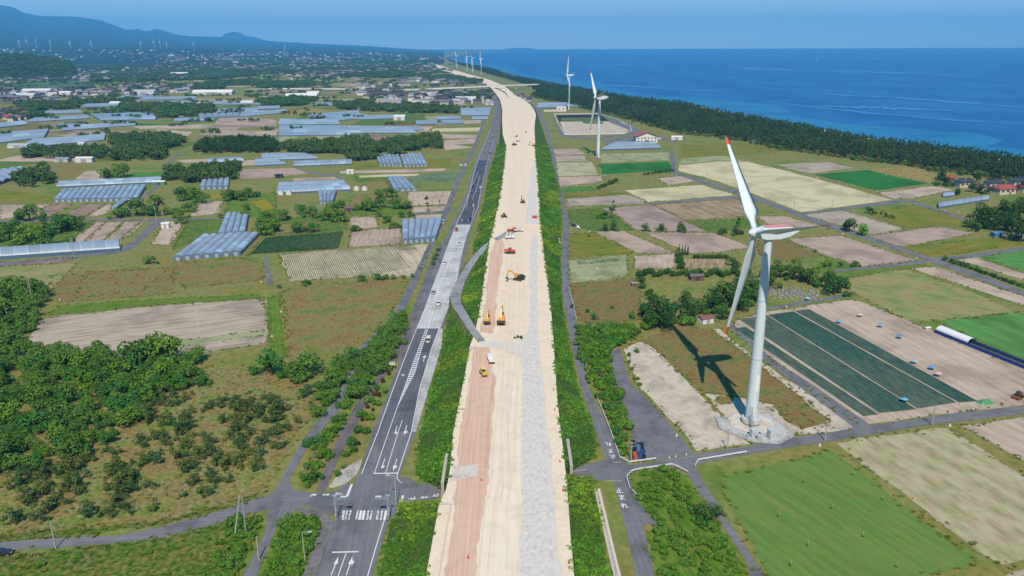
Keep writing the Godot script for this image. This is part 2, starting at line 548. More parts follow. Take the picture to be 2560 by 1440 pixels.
func plant_list(a: Array, kind: String, called: String, label: String, category: String, group: String, hf := 1.0, tint := Color.WHITE) -> void:
	for i in range(0, a.size(), 3):
		var w: float = a[i + 2] * rng.randf_range(1.15, 1.4)
		if w < 0.4:
			continue
		var t: Color = TINTS[rng.randi() % 5] * tint
		t.a = 1.0
		if kind in ["broad", "dark"] and w > 5.0:       # lower growth round the foot
			for e in rng.randi_range(1, 3):
				var ga := rng.randf() * TAU
				var gw := w * rng.randf_range(0.35, 0.6)
				copy_of(tree_proto("bush", rng.randi() % 4, TINTS[rng.randi() % 5] * tint), "undergrowth_bush", Vector3(a[i] + cos(ga) * w * 0.45, 0, a[i + 1] + sin(ga) * w * 0.4), ga, Vector3(gw, gw * 1.2, gw), "low bush at the foot of a tree near the " + beside(Vector2(a[i], a[i + 1])), "shrub", "bushes under the trees")
		copy_of(tree_proto(kind, rng.randi() % 4, t), called, Vector3(a[i], 0, a[i + 1]), rng.randf() * TAU, Vector3(w, w * hf * rng.randf_range(0.9, 1.12), w), label.replace("#", beside(Vector2(a[i], a[i + 1]))), category, group)

# many plants of a kind: the nearest `most` as things of their own, the rest as one mass
func plant_mass(pts: Array, kind: String, size: float, hf: float, called: String, label: String, category: String, group: String, most: int, mass_label: String, tint := Color.WHITE) -> void:
	pts.sort_custom(func(p, q): return p.length_squared() < q.length_squared())
	var xf := [[], [], [], []]
	for i in pts.size():
		var w := size * (rng.randf_range(0.5, 1.25) if rng.randf() < 0.8 else rng.randf_range(1.2, 1.75))
		var sc := Vector3(w, w * hf * rng.randf_range(0.85, 1.2), w)
		var at := Vector3(pts[i].x, 0, pts[i].y)
		var turn := rng.randf() * TAU
		var k := rng.randi() % 4
		if i < most:
			var t: Color = TINTS[rng.randi() % 5] * tint
			t.a = 1.0
			copy_of(tree_proto(kind, k, t), called, at, turn, sc, label, category, group)
		else:
			xf[k].append(Transform3D(Basis(Vector3.UP, turn) * Basis.from_scale(sc), at))
	for k in 4:
		stuff(called + "_thicket", plant_proto(kind, k).crown, leaf_mat(), xf[k], mass_label)

# ------------------------------------------------------------------ greenhouses, buildings
func greenhouse(d: Array) -> void:
	var n: int = d[0]
	var h: float = d[1]
	var label: String = d[2]
	var q := poly2(d[3])
	var base := (q[0] + q[1] + q[2] + q[3]) * 0.25
	if label.begins_with("blue film"):
		label = ["single", "two-bay", "three-bay", "four-bay", "five-bay", "six-bay"][n - 1] + " blue greenhouse on the far plain beside the " + beside(base)
	var o := thing("greenhouse", Vector3(base.x, 0, base.y), 0.0, label, "greenhouse", "blue film greenhouses")
	var far := base.length() > 800.0
	var film := plain("film", 0.45, 0.4)
	var seg := 6 if far else 10
	var tone := rng.randf_range(0.9, 1.08)
	var col := Color(lin(152, 170, 190).r * tone, lin(152, 170, 190).g * tone, lin(152, 170, 190).b * tone)
	var rib := lin(176, 196, 214)
	for k in n:
		var t0 := (k + 0.01) / n
		var t1 := (k + 0.99) / n
		var a := q[0].lerp(q[1], t0) - base
		var b := q[0].lerp(q[1], t1) - base
		var e := q[3].lerp(q[2], t1) - base
		var f := q[3].lerp(q[2], t0) - base
		var long := (f - a).length()
		var w := (b - a).length()
		var rise := minf(w * 0.36, h * 0.55)
		var eave := h - rise
		var mb := MB.new()
		var arch := func(u: float, s: float, lift: float) -> Vector3:
			var lo := a.lerp(f, u)
			var hi := b.lerp(e, u)
			var ph := PI * s
			var p: Vector2 = lo.lerp(hi, 0.5 - 0.5 * cos(ph))
			return Vector3(p.x, eave + sin(ph) * rise + lift, p.y)
		var bays := maxi(1, int(long / (18.0 if far else 6.0)))
		for j in bays:
			var u0 := float(j) / bays
			var u1 := float(j + 1) / bays
			var cc := col * (rng.randf_range(0.84, 1.1) if rng.randf() > 0.06 else 1.35)
			cc.a = 1.0
			for s in seg:
				var s0 := float(s) / seg
				var s1 := float(s + 1) / seg
				mb.quad(arch.call(u0, s0, 0.0), arch.call(u0, s1, 0.0), arch.call(u1, s1, 0.0), arch.call(u1, s0, 0.0), cc)
				if not far and j > 0 and (j % 2 == 0 or n == 1):
					var du := 0.12 / long * 2.0
					mb.quad(arch.call(u0 - du, s0, 0.04), arch.call(u0 - du, s1, 0.04), arch.call(u0 + du, s1, 0.04), arch.call(u0 + du, s0, 0.04), rib)
		part("bay", mb.mesh(), film, o)
		for u in [0.0, 1.0]:
			var wl := MB.new()
			var lo := a.lerp(f, u)
			var hi := b.lerp(e, u)
			for s in seg:
				var p0: Vector3 = arch.call(u, float(s) / seg, 0.0)
				var p1: Vector3 = arch.call(u, float(s + 1) / seg, 0.0)
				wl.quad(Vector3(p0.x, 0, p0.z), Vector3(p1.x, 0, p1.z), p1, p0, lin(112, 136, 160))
			if not far:
				var mid := (lo + hi) * 0.5
				var out := ((a - f) if u == 0.0 else (f - a)).normalized() * 0.05
				var sd := (hi - lo).normalized() * minf(0.9, w * 0.2)
				var m0 := mid - sd + out
				var m1 := mid + sd + out
				wl.quad(Vector3(m0.x, 0, m0.y), Vector3(m1.x, 0, m1.y), Vector3(m1.x, 2, m1.y), Vector3(m0.x, 2, m0.y), lin(180, 190, 198))
			part("end_wall", wl.mesh(), film, o)
		if k == 0 or k == n - 1:
			var sw := MB.new()
			var p0 := a if k == 0 else b
			var p1 := f if k == 0 else e
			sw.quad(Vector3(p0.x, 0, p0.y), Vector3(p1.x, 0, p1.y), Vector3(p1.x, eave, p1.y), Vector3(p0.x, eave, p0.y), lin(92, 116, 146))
			part("side_wall", sw.mesh(), film, o)

# a house at the origin: walls, gabled tile roof with eaves, windows, door
func house_proto(w: float, dp: float, h: float, roof: Color, wall: Color, hip := 0.0) -> Node3D:
	var o := Node3D.new()
	o.name = "house_source"
	var mb := MB.new()
	mb.box(Vector3(0, h * 0.5, 0), Vector3(w, h, dp), wall)
	for s in [-1.0, 1.0]:                      # gables
		mb.tri(Vector3(s * w * 0.5, h, -dp * 0.5), Vector3(s * w * 0.5, h + dp * 0.26, 0), Vector3(s * w * 0.5, h, dp * 0.5), wall)
	part("wall", mb.mesh(), plain("plaster", 0.9), o)
	var rf := MB.new()
	var ew := w * 0.5 + 0.6
	var ed := dp * 0.5 + 0.7
	var top := h + dp * 0.29
	var low := h - 0.1
	var ri := ew * (1.0 - hip)
	for s in [-1.0, 1.0]:
		rf.quad(Vector3(-ew, low, s * ed), Vector3(ew, low, s * ed), Vector3(ri, top, 0), Vector3(-ri, top, 0), roof)
		rf.quad(Vector3(-ew, low - 0.18, s * ed), Vector3(ew, low - 0.18, s * ed), Vector3(ew, low, s * ed), Vector3(-ew, low, s * ed), roof)
		if hip > 0.0:
			rf.tri(Vector3(s * ew, low, -ed), Vector3(s * ri, top, 0), Vector3(s * ew, low, ed), roof)
	rf.box(Vector3(0, top + 0.08, 0), Vector3(ri * 2.0, 0.3, 0.4), Color(roof.r * 0.85, roof.g * 0.85, roof.b * 0.85))
	part("roof", rf.mesh(), plain("tile", 0.45, 0.5), o)
	for s in [-1.0, 1.0]:
		for i in 3:
			var wn := MB.new()
			var x := (i - 1) * w * 0.3
			wn.box(Vector3(x, h * 0.58, s * (dp * 0.5 + 0.02)), Vector3(w * 0.16, h * 0.3, 0.08), lin(60, 68, 80))
			part("window", wn.mesh(), plain("pane", 0.15, 0.6), o)
	var dr := MB.new()
	dr.box(Vector3(w * 0.15, 1.0, dp * 0.5 + 0.02), Vector3(1.4, 2.0, 0.1), lin(96, 80, 66))
	part("door", dr.mesh(), plain("plaster", 0.9), o)
	return o

func shed(at: Vector3, turn: float, w: float, dp: float, h: float, roof: Color, wall: Color, label: String, category := "shed", group := "", called := "shed") -> Node3D:
	var o := thing(called, at, turn, label, category, group)
	var mb := MB.new()
	mb.box(Vector3(0, h * 0.5, 0), Vector3(w, h, dp), wall)
	part("wall", mb.mesh(), plain("plaster", 0.9), o)
	var rf := MB.new()
	for s in [-1.0, 1.0]:
		rf.quad(Vector3(-w * 0.5 - 0.3, h - 0.05, s * (dp * 0.5 + 0.3)), Vector3(w * 0.5 + 0.3, h - 0.05, s * (dp * 0.5 + 0.3)), Vector3(w * 0.5 + 0.3, h + dp * 0.16, 0), Vector3(-w * 0.5 - 0.3, h + dp * 0.16, 0), roof)
	for s in [-1.0, 1.0]:
		rf.tri(Vector3(s * w * 0.5, h - 0.05, -dp * 0.5), Vector3(s * w * 0.5, h + dp * 0.155, 0), Vector3(s * w * 0.5, h - 0.05, dp * 0.5), wall)
	part("roof", rf.mesh(), plain("sheet_metal", 0.5, 0.5), o)
	var dr := MB.new()
	dr.box(Vector3(0, h * 0.42, dp * 0.5 + 0.03), Vector3(w * 0.3, h * 0.84, 0.08), Color(wall.r * 0.5, wall.g * 0.5, wall.b * 0.5))
	part("door", dr.mesh(), plain("plaster", 0.9), o)
	return o

# ------------------------------------------------------------------ wind turbines
func turbine(at: Vector3, yaw: float, spin: float, hub_h: float, rotor: float, detail: bool, label: String, group := "wind turbines") -> Node3D:
	var o := thing("wind_turbine", at, 0.0, label, "wind turbine", group)
	var white := lin(220, 233, 242)
	var gloss := plain("gelcoat", 0.38, 0.5)
	var k := hub_h / 60.0
	var th := hub_h - 1.9 * k
	var seg := 28 if detail else 10
	var tw := MB.new()
	var rings := [[0.0, 1.87], [th * 0.36, 1.64], [th * 0.68, 1.4], [th, 1.12]]
	for i in 3:
		tw.tube(Vector3(0, rings[i][0], 0), Vector3(0, rings[i + 1][0], 0), rings[i][1] * k, rings[i + 1][1] * k, seg, white, false)
	var tower := part("tower", tw.mesh(), gloss, o)
	if detail:
		for i in [1, 2]:
			var fl := MB.new()
			fl.tube(Vector3(0, rings[i][0] - 0.08, 0), Vector3(0, rings[i][0] + 0.08, 0), rings[i][1] + 0.05, rings[i][1] + 0.05, seg, lin(196, 208, 216), true)
			part("flange", fl.mesh(), gloss, tower)
		var pl := MB.new()
		for i in 8:                                # the repainted white panel on the tower
			var a0 := -0.42 + i * 0.105 + PI * 0.5 - 0.25
			var r0 := 1.79
			var r1 := 1.73
			pl.quad(Vector3(cos(a0) * r0, 10.2, sin(a0) * r0), Vector3(cos(a0 + 0.105) * r0, 10.2, sin(a0 + 0.105) * r0), Vector3(cos(a0 + 0.105) * r1, 15.6, sin(a0 + 0.105) * r1), Vector3(cos(a0) * r1, 15.6, sin(a0) * r1), lin(246, 246, 246))
		part("white_panel", pl.mesh(), gloss, tower)
		var fd := MB.new()
		fd.tube(Vector3(0, -0.2, 0), Vector3(0, 0.9, 0), 3.0, 2.9, 28, lin(206, 206, 204))
		part("foundation", fd.mesh(), plain("concrete", 0.9), o)
		var dr := MB.new()
		dr.box(Vector3(-0.7, 4.3, 1.68), Vector3(0.95, 2.1, 0.22), lin(186, 198, 208), Basis(Vector3.UP, -0.35))
		part("door", dr.mesh(), gloss, o)
		var st := MB.new()
		for i in 14:
			st.box(Vector3(-0.95, 0.25 + i * 0.23, 5.2 - i * 0.21), Vector3(0.9, 0.05, 0.24), lin(150, 158, 164))
		for s in [-0.48, 0.48]:
			st.tube(Vector3(-0.95 + s, 0.1, 5.3), Vector3(-0.95 + s, 3.25, 2.3), 0.05, 0.05, 5, lin(168, 176, 182))
			st.tube(Vector3(-0.95 + s, 1.1, 5.3), Vector3(-0.95 + s, 4.3, 2.3), 0.035, 0.035, 5, lin(190, 198, 204))
			for i in 4:
				st.tube(Vector3(-0.95 + s, 0.1 + i * 1.0, 5.3 - i * 0.98), Vector3(-0.95 + s, 1.1 + i * 1.05, 5.3 - i * 0.98), 0.03, 0.03, 4, lin(190, 198, 204))
		part("stairs", st.mesh(), plain("steel", 0.5, 0.5), o)
	# nacelle along local +x = away from the rotor
	var head := Node3D.new()
	head.name = "nacelle"
	o.add_child(head, true)
	head.position = Vector3(0, hub_h, 0)
	head.rotation.y = yaw
	var nb := MB.new()
	var prof := [Vector2(-3.1, -1.5), Vector2(-3.1, 1.3), Vector2(-1.8, 1.75), Vector2(6.0, 1.75), Vector2(8.6, 0.9), Vector2(8.8, 0.2), Vector2(6.4, -1.1), Vector2(3.0, -1.9), Vector2(-1.8, -1.9)]
	var pk := []
	for q in prof:
		pk.append(q * k)
	nb.slab(pk, 3.6 * k, white, Vector3.ZERO, Basis.IDENTITY, 0.1)
	part("housing", nb.mesh(), gloss, head)
	var rd := MB.new()
	rd.slab([Vector2(-1.6, 1.77) * k, Vector2(6.0, 1.77) * k, Vector2(8.3, 1.02) * k, Vector2(8.3, 1.12) * k, Vector2(6.0, 1.9) * k, Vector2(-1.6, 1.9) * k], 3.1 * k, lin(240, 150, 140))
	part("roof_marking", rd.mesh(), gloss, head)
	if detail:
		var vane := MB.new()
		vane.tube(Vector3(6.5, 1.7, 0.5), Vector3(6.5, 3.2, 0.5), 0.06, 0.04, 5, lin(190, 195, 200))
		vane.box(Vector3(6.5, 3.2, 0.5), Vector3(0.7, 0.1, 0.06), lin(190, 195, 200))
		part("wind_vane", vane.mesh(), plain("steel", 0.5, 0.5), head)
	var rot := Node3D.new()
	rot.name = "rotor"
	o.add_child(rot, true)
	var ax := Basis(Vector3.UP, yaw)
	rot.transform = Transform3D(ax * Basis(Vector3.BACK, -0.06), Vector3(0, hub_h, 0) + ax * Vector3(-4.5 * k, 0.1, 0))
	var hb := MB.new()
	var hp := [[-1.9, 0.05], [-1.7, 0.6], [-1.2, 1.15], [-0.4, 1.5], [0.6, 1.6], [1.4, 1.45]]
	for i in hp.size() - 1:
		hb.tube(Vector3(hp[i][0], 0, 0) * k, Vector3(hp[i + 1][0], 0, 0) * k, hp[i][1] * k, hp[i + 1][1] * k, 18 if detail else 8, white, false)
	part("hub", hb.mesh(), gloss, rot)
	for bl in 3:
		var ang := spin + TAU * bl / 3.0
		var up := Vector3(0, cos(ang), sin(ang))
		var fw := Vector3(0, -sin(ang), cos(ang))
		for tip in [false, true]:
			var mb := MB.new()
			var st0 := 0.92 if tip else 0.0
			var st1 := 1.0 if tip else 0.92
			var ns := (3 if tip else 10) if detail else (2 if tip else 5)
			var loops := []
			var nors := []
			for i in ns + 1:
				var s := lerpf(st0, st1, float(i) / ns)
				var rr := (1.0 + s * (rotor - 1.0)) * k
				var chord: float
				if s < 0.06: chord = 1.7
				elif s < 0.2: chord = lerpf(1.7, 4.2, smoothstep(0.06, 0.2, s))
				else: chord = lerpf(4.2, 0.95, pow((s - 0.2) / 0.8, 0.8))
				var thick := lerpf(1.6, 0.5, smoothstep(0.0, 0.25, s)) if s < 0.25 else lerpf(0.5, 0.08, (s - 0.25) / 0.75)
				var tw2 := deg_to_rad(lerpf(70.0, 84.0, s))
				var cx := fw * cos(tw2) + Vector3(1, 0, 0) * sin(tw2)
				var cy := fw * -sin(tw2) + Vector3(1, 0, 0) * cos(tw2)
				var l := []
				var nl := []
				for q in [Vector2(-0.3, 0.0), Vector2(-0.2, 0.42), Vector2(0.0, 0.5), Vector2(0.3, 0.3), Vector2(0.7, 0.03), Vector2(0.3, -0.22), Vector2(0.0, -0.45), Vector2(-0.2, -0.4)]:
					l.append(up * rr + (cx * q.x * chord + cy * q.y * thick) * k)
					nl.append((cx * (q.x - 0.15) / chord + cy * q.y / thick).normalized())
				loops.append(l)
				nors.append(nl)
			for i in ns:
				for j in 8:
					var j2 := (j + 1) % 8
					mb.squad(loops[i][j], loops[i][j2], loops[i + 1][j2], loops[i + 1][j], nors[i][j], nors[i][j2], nors[i + 1][j2], nors[i + 1][j], lin(236, 92, 44) if tip else white)
			part("blade_tip" if tip else "blade", mb.mesh(), gloss, rot)
	return o

# ------------------------------------------------------------------ vehicles (facing +x)
func wheels(o: Node3D, xs: Array, half: float, r: float) -> void:
	for x in xs:
		for s in [-1.0, 1.0]:
			var mb := MB.new()
			mb.tube(Vector3(x, r, s * (half - 0.12)), Vector3(x, r, s * (half + 0.1)), r, r, 12, lin(44, 44, 46))
			mb.tube(Vector3(x, r, s * (half + 0.1)), Vector3(x, r, s * (half + 0.12)), r * 0.55, r * 0.55, 10, lin(170, 172, 176))
			part("wheel", mb.mesh(), plain("rubber", 0.8), o)

func car(v: Array, style: String, col: Color, label: String, y := 0.15, group := "cars on the highway") -> Node3D:
	var o := thing("car", Vector3(v[0], y, v[1]), deg_to_rad(v[2]), label, "car", group)
	var paint := plain("car_paint", 0.25, 0.6)
	var glass := plain("car_glass", 0.1, 0.7)
	var w := 1.7
	var L := 4.4
	var body: Array
	var cabin: Array
	match style:
		"van":
			L = 4.6
			body = [Vector2(-2.3, 0.35), Vector2(2.25, 0.35), Vector2(2.3, 0.8), Vector2(2.0, 1.1), Vector2(-2.3, 1.1)]
			cabin = [Vector2(-2.28, 1.1), Vector2(1.95, 1.1), Vector2(1.3, 1.95), Vector2(-2.2, 1.98)]
		"kei":
			L = 3.4
			w = 1.5
			body = [Vector2(-1.7, 0.35), Vector2(1.7, 0.35), Vector2(1.7, 0.85), Vector2(1.0, 1.05), Vector2(-1.7, 1.05)]
			cabin = [Vector2(-1.66, 1.05), Vector2(1.0, 1.05), Vector2(0.5, 1.65), Vector2(-1.5, 1.68)]
		"suv":
			body = [Vector2(-2.2, 0.4), Vector2(2.2, 0.4), Vector2(2.2, 0.9), Vector2(1.2, 1.1), Vector2(-2.2, 1.1)]
			cabin = [Vector2(-2.1, 1.1), Vector2(1.1, 1.1), Vector2(0.4, 1.7), Vector2(-1.8, 1.72)]
		_:
			body = [Vector2(-2.2, 0.32), Vector2(2.2, 0.32), Vector2(2.2, 0.7), Vector2(1.1, 0.92), Vector2(-2.2, 0.95)]
			cabin = [Vector2(-1.7, 0.94), Vector2(1.0, 0.92), Vector2(0.2, 1.42), Vector2(-1.1, 1.44)]
	var mb := MB.new()
	mb.slab(body, w, col, Vector3.ZERO, Basis.IDENTITY, 0.06)
	part("body", mb.mesh(), paint, o)
	mb = MB.new()
	mb.slab(cabin, w * 0.9, lin(40, 46, 54), Vector3.ZERO, Basis.IDENTITY, 0.07)
	part("windows", mb.mesh(), glass, o)
	mb = MB.new()
	var c2: Vector2 = cabin[2]
	var c3: Vector2 = cabin[3]
	mb.box(Vector3((c2.x + c3.x) * 0.5, c2.y + 0.03, 0), Vector3(c2.x - c3.x, 0.1, w * 0.86), col)
	part("roof", mb.mesh(), paint, o)
	for s in [-1.0, 1.0]:
		mb = MB.new()
		mb.box(Vector3(L * 0.5 - 0.02, 0.68, s * w * 0.34), Vector3(0.12, 0.18, 0.36), lin(230, 232, 236))
		part("headlight", mb.mesh(), glass, o)
		mb = MB.new()
		mb.box(Vector3(-L * 0.5 + 0.01, 0.72, s * w * 0.38), Vector3(0.1, 0.22, 0.22), lin(170, 30, 30))
		part("tail_light", mb.mesh(), glass, o)
	wheels(o, [-L * 0.3, L * 0.3], w * 0.5, 0.31)
	return o

func truck(at: Vector3, turn: float, col: Color, bed: Color, label: String, called := "truck") -> Node3D:
	var o := thing(called, at, turn, label, "truck", "vehicles on the earthworks")
	var mb := MB.new()
	mb.slab([Vector2(1.0, 0.5), Vector2(2.7, 0.5), Vector2(2.7, 1.3), Vector2(2.4, 2.2), Vector2(1.0, 2.25)], 1.9, col, Vector3.ZERO, Basis.IDENTITY, 0.05)
	part("cab", mb.mesh(), plain("car_paint", 0.25, 0.6), o)
	mb = MB.new()
	mb.box(Vector3(2.58, 1.75, 0), Vector3(0.1, 0.65, 1.6), lin(40, 46, 54), Basis(Vector3.BACK, 0.3))
	part("windscreen", mb.mesh(), plain("car_glass", 0.1, 0.7), o)
	mb = MB.new()
	mb.box(Vector3(-1.0, 0.95, 0), Vector3(3.9, 0.12, 1.95), bed)
	for s in [-1.0, 1.0]:
		mb.box(Vector3(-1.0, 1.2, s * 0.95), Vector3(3.9, 0.42, 0.06), bed)
	mb.box(Vector3(-2.92, 1.2, 0), Vector3(0.06, 0.42, 1.9), bed)
	mb.box(Vector3(0.9, 1.5, 0), Vector3(0.08, 1.0, 1.9), bed)
	part("bed", mb.mesh(), plain("car_paint", 0.25, 0.6), o)
	mb = MB.new()
	mb.box(Vector3(-0.3, 0.65, 0), Vector3(5.4, 0.22, 0.8), lin(60, 62, 66))
	part("chassis", mb.mesh(), plain("steel", 0.5, 0.5), o)
	wheels(o, [1.8, -1.9], 0.92, 0.42)
	return o

func tracks(o: Node3D, L: float, w: float, h: float, gap: float) -> void:
	for s in [-1.0, 1.0]:
		var mb := MB.new()
		var pr := []
		for i in 8:
			var a := PI * 0.5 + PI * i / 7.0
			pr.append(Vector2(-L * 0.5 + h * 0.5 + cos(a) * h * 0.5, h * 0.5 + sin(a) * h * 0.5))
		for i in 8:
			var a := -PI * 0.5 + PI * i / 7.0
			pr.append(Vector2(L * 0.5 - h * 0.5 + cos(a) * h * 0.5, h * 0.5 + sin(a) * h * 0.5))
		mb.slab(pr, w, lin(64, 60, 58), Vector3(0, 0, s * gap))
		part("track", mb.mesh(), plain("steel", 0.5, 0.5), o)

func excavator(at: Vector3, turn: float, swing: float, col: Color, label: String, sc := 1.0, house_col := Color.BLACK) -> Node3D:
	var o := thing("excavator", at, turn, label, "excavator", "machines on the earthworks")
	o.scale = Vector3.ONE * sc
	var paint := plain("machine_paint", 0.4, 0.5)
	tracks(o, 4.2, 0.65, 0.95, 1.15)
	var mb := MB.new()
	mb.box(Vector3(0, 0.75, 0), Vector3(1.8, 0.5, 1.7), lin(70, 68, 66))
	part("undercarriage", mb.mesh(), plain("steel", 0.5, 0.5), o)
	var up := Node3D.new()
	up.name = "upper_structure"
	o.add_child(up, true)
	up.rotation.y = swing
	var hc := col if house_col == Color.BLACK else house_col
	mb = MB.new()
	mb.slab([Vector2(-2.3, 1.1), Vector2(1.3, 1.1), Vector2(1.3, 1.5), Vector2(0.2, 2.1), Vector2(-1.9, 2.2), Vector2(-2.4, 1.8)], 2.5, hc, Vector3.ZERO, Basis.IDENTITY, 0.05)
	part("house", mb.mesh(), paint, up)
	mb = MB.new()
	mb.slab([Vector2(-2.75, 1.05), Vector2(-2.1, 1.05), Vector2(-2.1, 2.0), Vector2(-2.6, 1.95)], 2.5, lin(70, 66, 60), Vector3.ZERO, Basis.IDENTITY, 0.05)
	part("counterweight", mb.mesh(), paint, up)
	mb = MB.new()
	mb.slab([Vector2(-0.1, 1.3), Vector2(1.5, 1.3), Vector2(1.5, 2.0), Vector2(1.2, 2.9), Vector2(-0.1, 2.95)], 0.95, col, Vector3(0, 0, 0.75), Basis.IDENTITY, 0.05)
	part("cab", mb.mesh(), paint, up)
	mb = MB.new()
	mb.box(Vector3(1.38, 2.3, 0.75), Vector3(0.12, 0.9, 0.8), lin(44, 50, 58), Basis(Vector3.BACK, 0.2))
	mb.box(Vector3(0.65, 2.35, 1.25), Vector3(1.2, 0.8, 0.04), lin(44, 50, 58))
	part("cab_glass", mb.mesh(), plain("car_glass", 0.1, 0.7), up)
	mb = MB.new()
	mb.slab([Vector2(0.9, 1.4), Vector2(1.3, 1.3), Vector2(3.4, 3.9), Vector2(5.2, 4.5), Vector2(5.0, 4.95), Vector2(3.0, 4.5)], 0.5, col, Vector3(0, 0, -0.25))
	part("boom", mb.mesh(), paint, up)
	mb = MB.new()
	mb.slab([Vector2(4.7, 5.2), Vector2(5.3, 4.9), Vector2(5.9, 2.2), Vector2(5.6, 2.1)], 0.4, col, Vector3(0, 0, -0.25))
	part("arm", mb.mesh(), paint, up)
	mb = MB.new()
	mb.slab([Vector2(5.5, 2.3), Vector2(6.1, 2.2), Vector2(6.2, 1.5), Vector2(5.4, 1.0), Vector2(4.9, 1.2), Vector2(5.3, 1.6)], 1.0, lin(84, 78, 70), Vector3(0, 0, -0.25))
	part("bucket", mb.mesh(), plain("steel", 0.5, 0.5), up)
	mb = MB.new()
	mb.tube(Vector3(1.6, 1.5, -0.25), Vector3(3.0, 3.6, -0.25), 0.12, 0.1, 6, lin(150, 150, 150))
	mb.tube(Vector3(3.2, 4.8, -0.25), Vector3(4.7, 5.4, -0.25), 0.1, 0.08, 6, lin(150, 150, 150))
	part("hydraulic_ram", mb.mesh(), plain("steel", 0.5, 0.5), up)
	return o

func crawler(at: Vector3, turn: float, col: Color, label: String, blade: bool) -> Node3D:
	var o := thing("crawler", at, turn, label, "crawler", "machines on the earthworks")
	tracks(o, 4.6, 0.7, 1.1, 1.2)
	var paint := plain("machine_paint", 0.4, 0.5)
	var mb := MB.new()
	mb.slab([Vector2(-0.2, 1.0), Vector2(2.4, 1.0), Vector2(2.5, 1.8), Vector2(0.6, 2.0), Vector2(-0.2, 2.0)], 1.6, col, Vector3.ZERO, Basis.IDENTITY, 0.05)
	part("hood", mb.mesh(), paint, o)
	mb = MB.new()
	mb.slab([Vector2(-1.0, 1.2), Vector2(0.4, 1.2), Vector2(0.3, 2.9), Vector2(-1.0, 2.9)], 1.3, lin(60, 62, 66), Vector3.ZERO, Basis.IDENTITY, 0.05)
	part("cab", mb.mesh(), plain("car_glass", 0.1, 0.7), o)
	mb = MB.new()
	mb.box(Vector3(-0.35, 3.0, 0), Vector3(1.7, 0.14, 1.5), col)
	part("cab_roof", mb.mesh(), paint, o)
	mb = MB.new()
	if blade:
		mb.slab([Vector2(2.9, 0.1), Vector2(3.1, 0.1), Vector2(3.0, 0.8), Vector2(3.15, 1.4), Vector2(2.95, 1.4), Vector2(2.8, 0.8)], 3.4, col)
		mb.box(Vector3(2.0, 0.6, 1.65), Vector3(2.0, 0.2, 0.15), col)
		mb.box(Vector3(2.0, 0.6, -1.65), Vector3(2.0, 0.2, 0.15), col)
		part("blade", mb.mesh(), paint, o)
	else:
		mb.slab([Vector2(-3.4, 1.3), Vector2(-1.1, 1.3), Vector2(-1.0, 2.3), Vector2(-3.8, 2.2)], 2.5, col, Vector3.ZERO, Basis.IDENTITY, 0.03)
		part("dump_bed", mb.mesh(), paint, o)
	return o

func roller(at: Vector3, turn: float, label: String) -> Node3D:
	var o := thing("road_roller", at, turn, label, "roller", "machines on the earthworks")
	var yel := lin(244, 196, 52)
	var paint := plain("machine_paint", 0.4, 0.5)
	for x in [-1.4, 1.4]:
		var mb := MB.new()
		mb.tube(Vector3(x, 0.62, -0.85), Vector3(x, 0.62, 0.85), 0.62, 0.62, 14, lin(96, 92, 88))
		part("drum", mb.mesh(), plain("steel", 0.5, 0.5), o)
	var b := MB.new()
	b.slab([Vector2(-2.0, 0.9), Vector2(2.1, 0.9), Vector2(2.1, 1.5), Vector2(0.4, 1.6), Vector2(-2.0, 1.5)], 1.5, yel, Vector3.ZERO, Basis.IDENTITY, 0.05)
	part("body", b.mesh(), paint, o)
	b = MB.new()
	b.box(Vector3(-0.4, 2.75, 0), Vector3(1.9, 0.12, 1.6), lin(246, 214, 120))
	part("canopy", b.mesh(), paint, o)
	for q in [Vector2(-1.2, -0.7), Vector2(-1.2, 0.7), Vector2(0.4, -0.7), Vector2(0.4, 0.7)]:
		b = MB.new()
		b.tube(Vector3(q.x, 1.5, q.y), Vector3(q.x, 2.7, q.y), 0.05, 0.05, 5, lin(60, 60, 60))
		part("canopy_post", b.mesh(), paint, o)
	b = MB.new()
	b.box(Vector3(-0.7, 1.75, 0), Vector3(0.6, 0.5, 0.6), lin(40, 40, 42))
	part("seat", b.mesh(), paint, o)
	return o

func pole(at: Vector3, h: float, label: String, arms: bool, lean := Vector3.ZERO) -> Node3D:
	var o := thing("utility_pole", at, rng.randf() * 0.6, label, "pole", "utility poles")
	var mb := MB.new()
	mb.tube(Vector3(0, -0.3, 0), Vector3(0, h, 0) + lean, 0.19, 0.13, 8, lin(178, 176, 172))
	part("shaft", mb.mesh(), plain("concrete", 0.9), o)
	if arms:
		for k in 2:
			mb = MB.new()
			mb.box(Vector3(0, h - 0.5 - k * 1.0, 0), Vector3(1.8, 0.12, 0.12), lin(150, 152, 152))
			for s in [-0.8, -0.3, 0.3, 0.8]:
				mb.tube(Vector3(s, h - 0.45 - k, 0), Vector3(s, h - 0.15 - k, 0), 0.06, 0.05, 5, lin(210, 208, 204))
			part("crossarm", mb.mesh(), plain("steel", 0.5, 0.5), o)
	return o

# ------------------------------------------------------------------ terrain
func foot(r: float, mid: float, crest: float, az: float, ns: FastNoiseLite) -> float:
	if r < 10000.0:
		return mid * smoothstep(5200.0, 10000.0, r) - 3.0 * (1.0 - smoothstep(5200.0, 5600.0, r))
	var t := clampf((r - 10000.0) / 14000.0, 0.0, 1.0)
	var base := lerpf(mid, crest, pow(t, 1.3)) if r <= 24000.0 else lerpf(crest, 0.0, (r - 24000.0) / 6000.0)
	return base + ns.get_noise_2d(az * 2600.0, r * 0.02) * 0.16 * base * sin(PI * t)

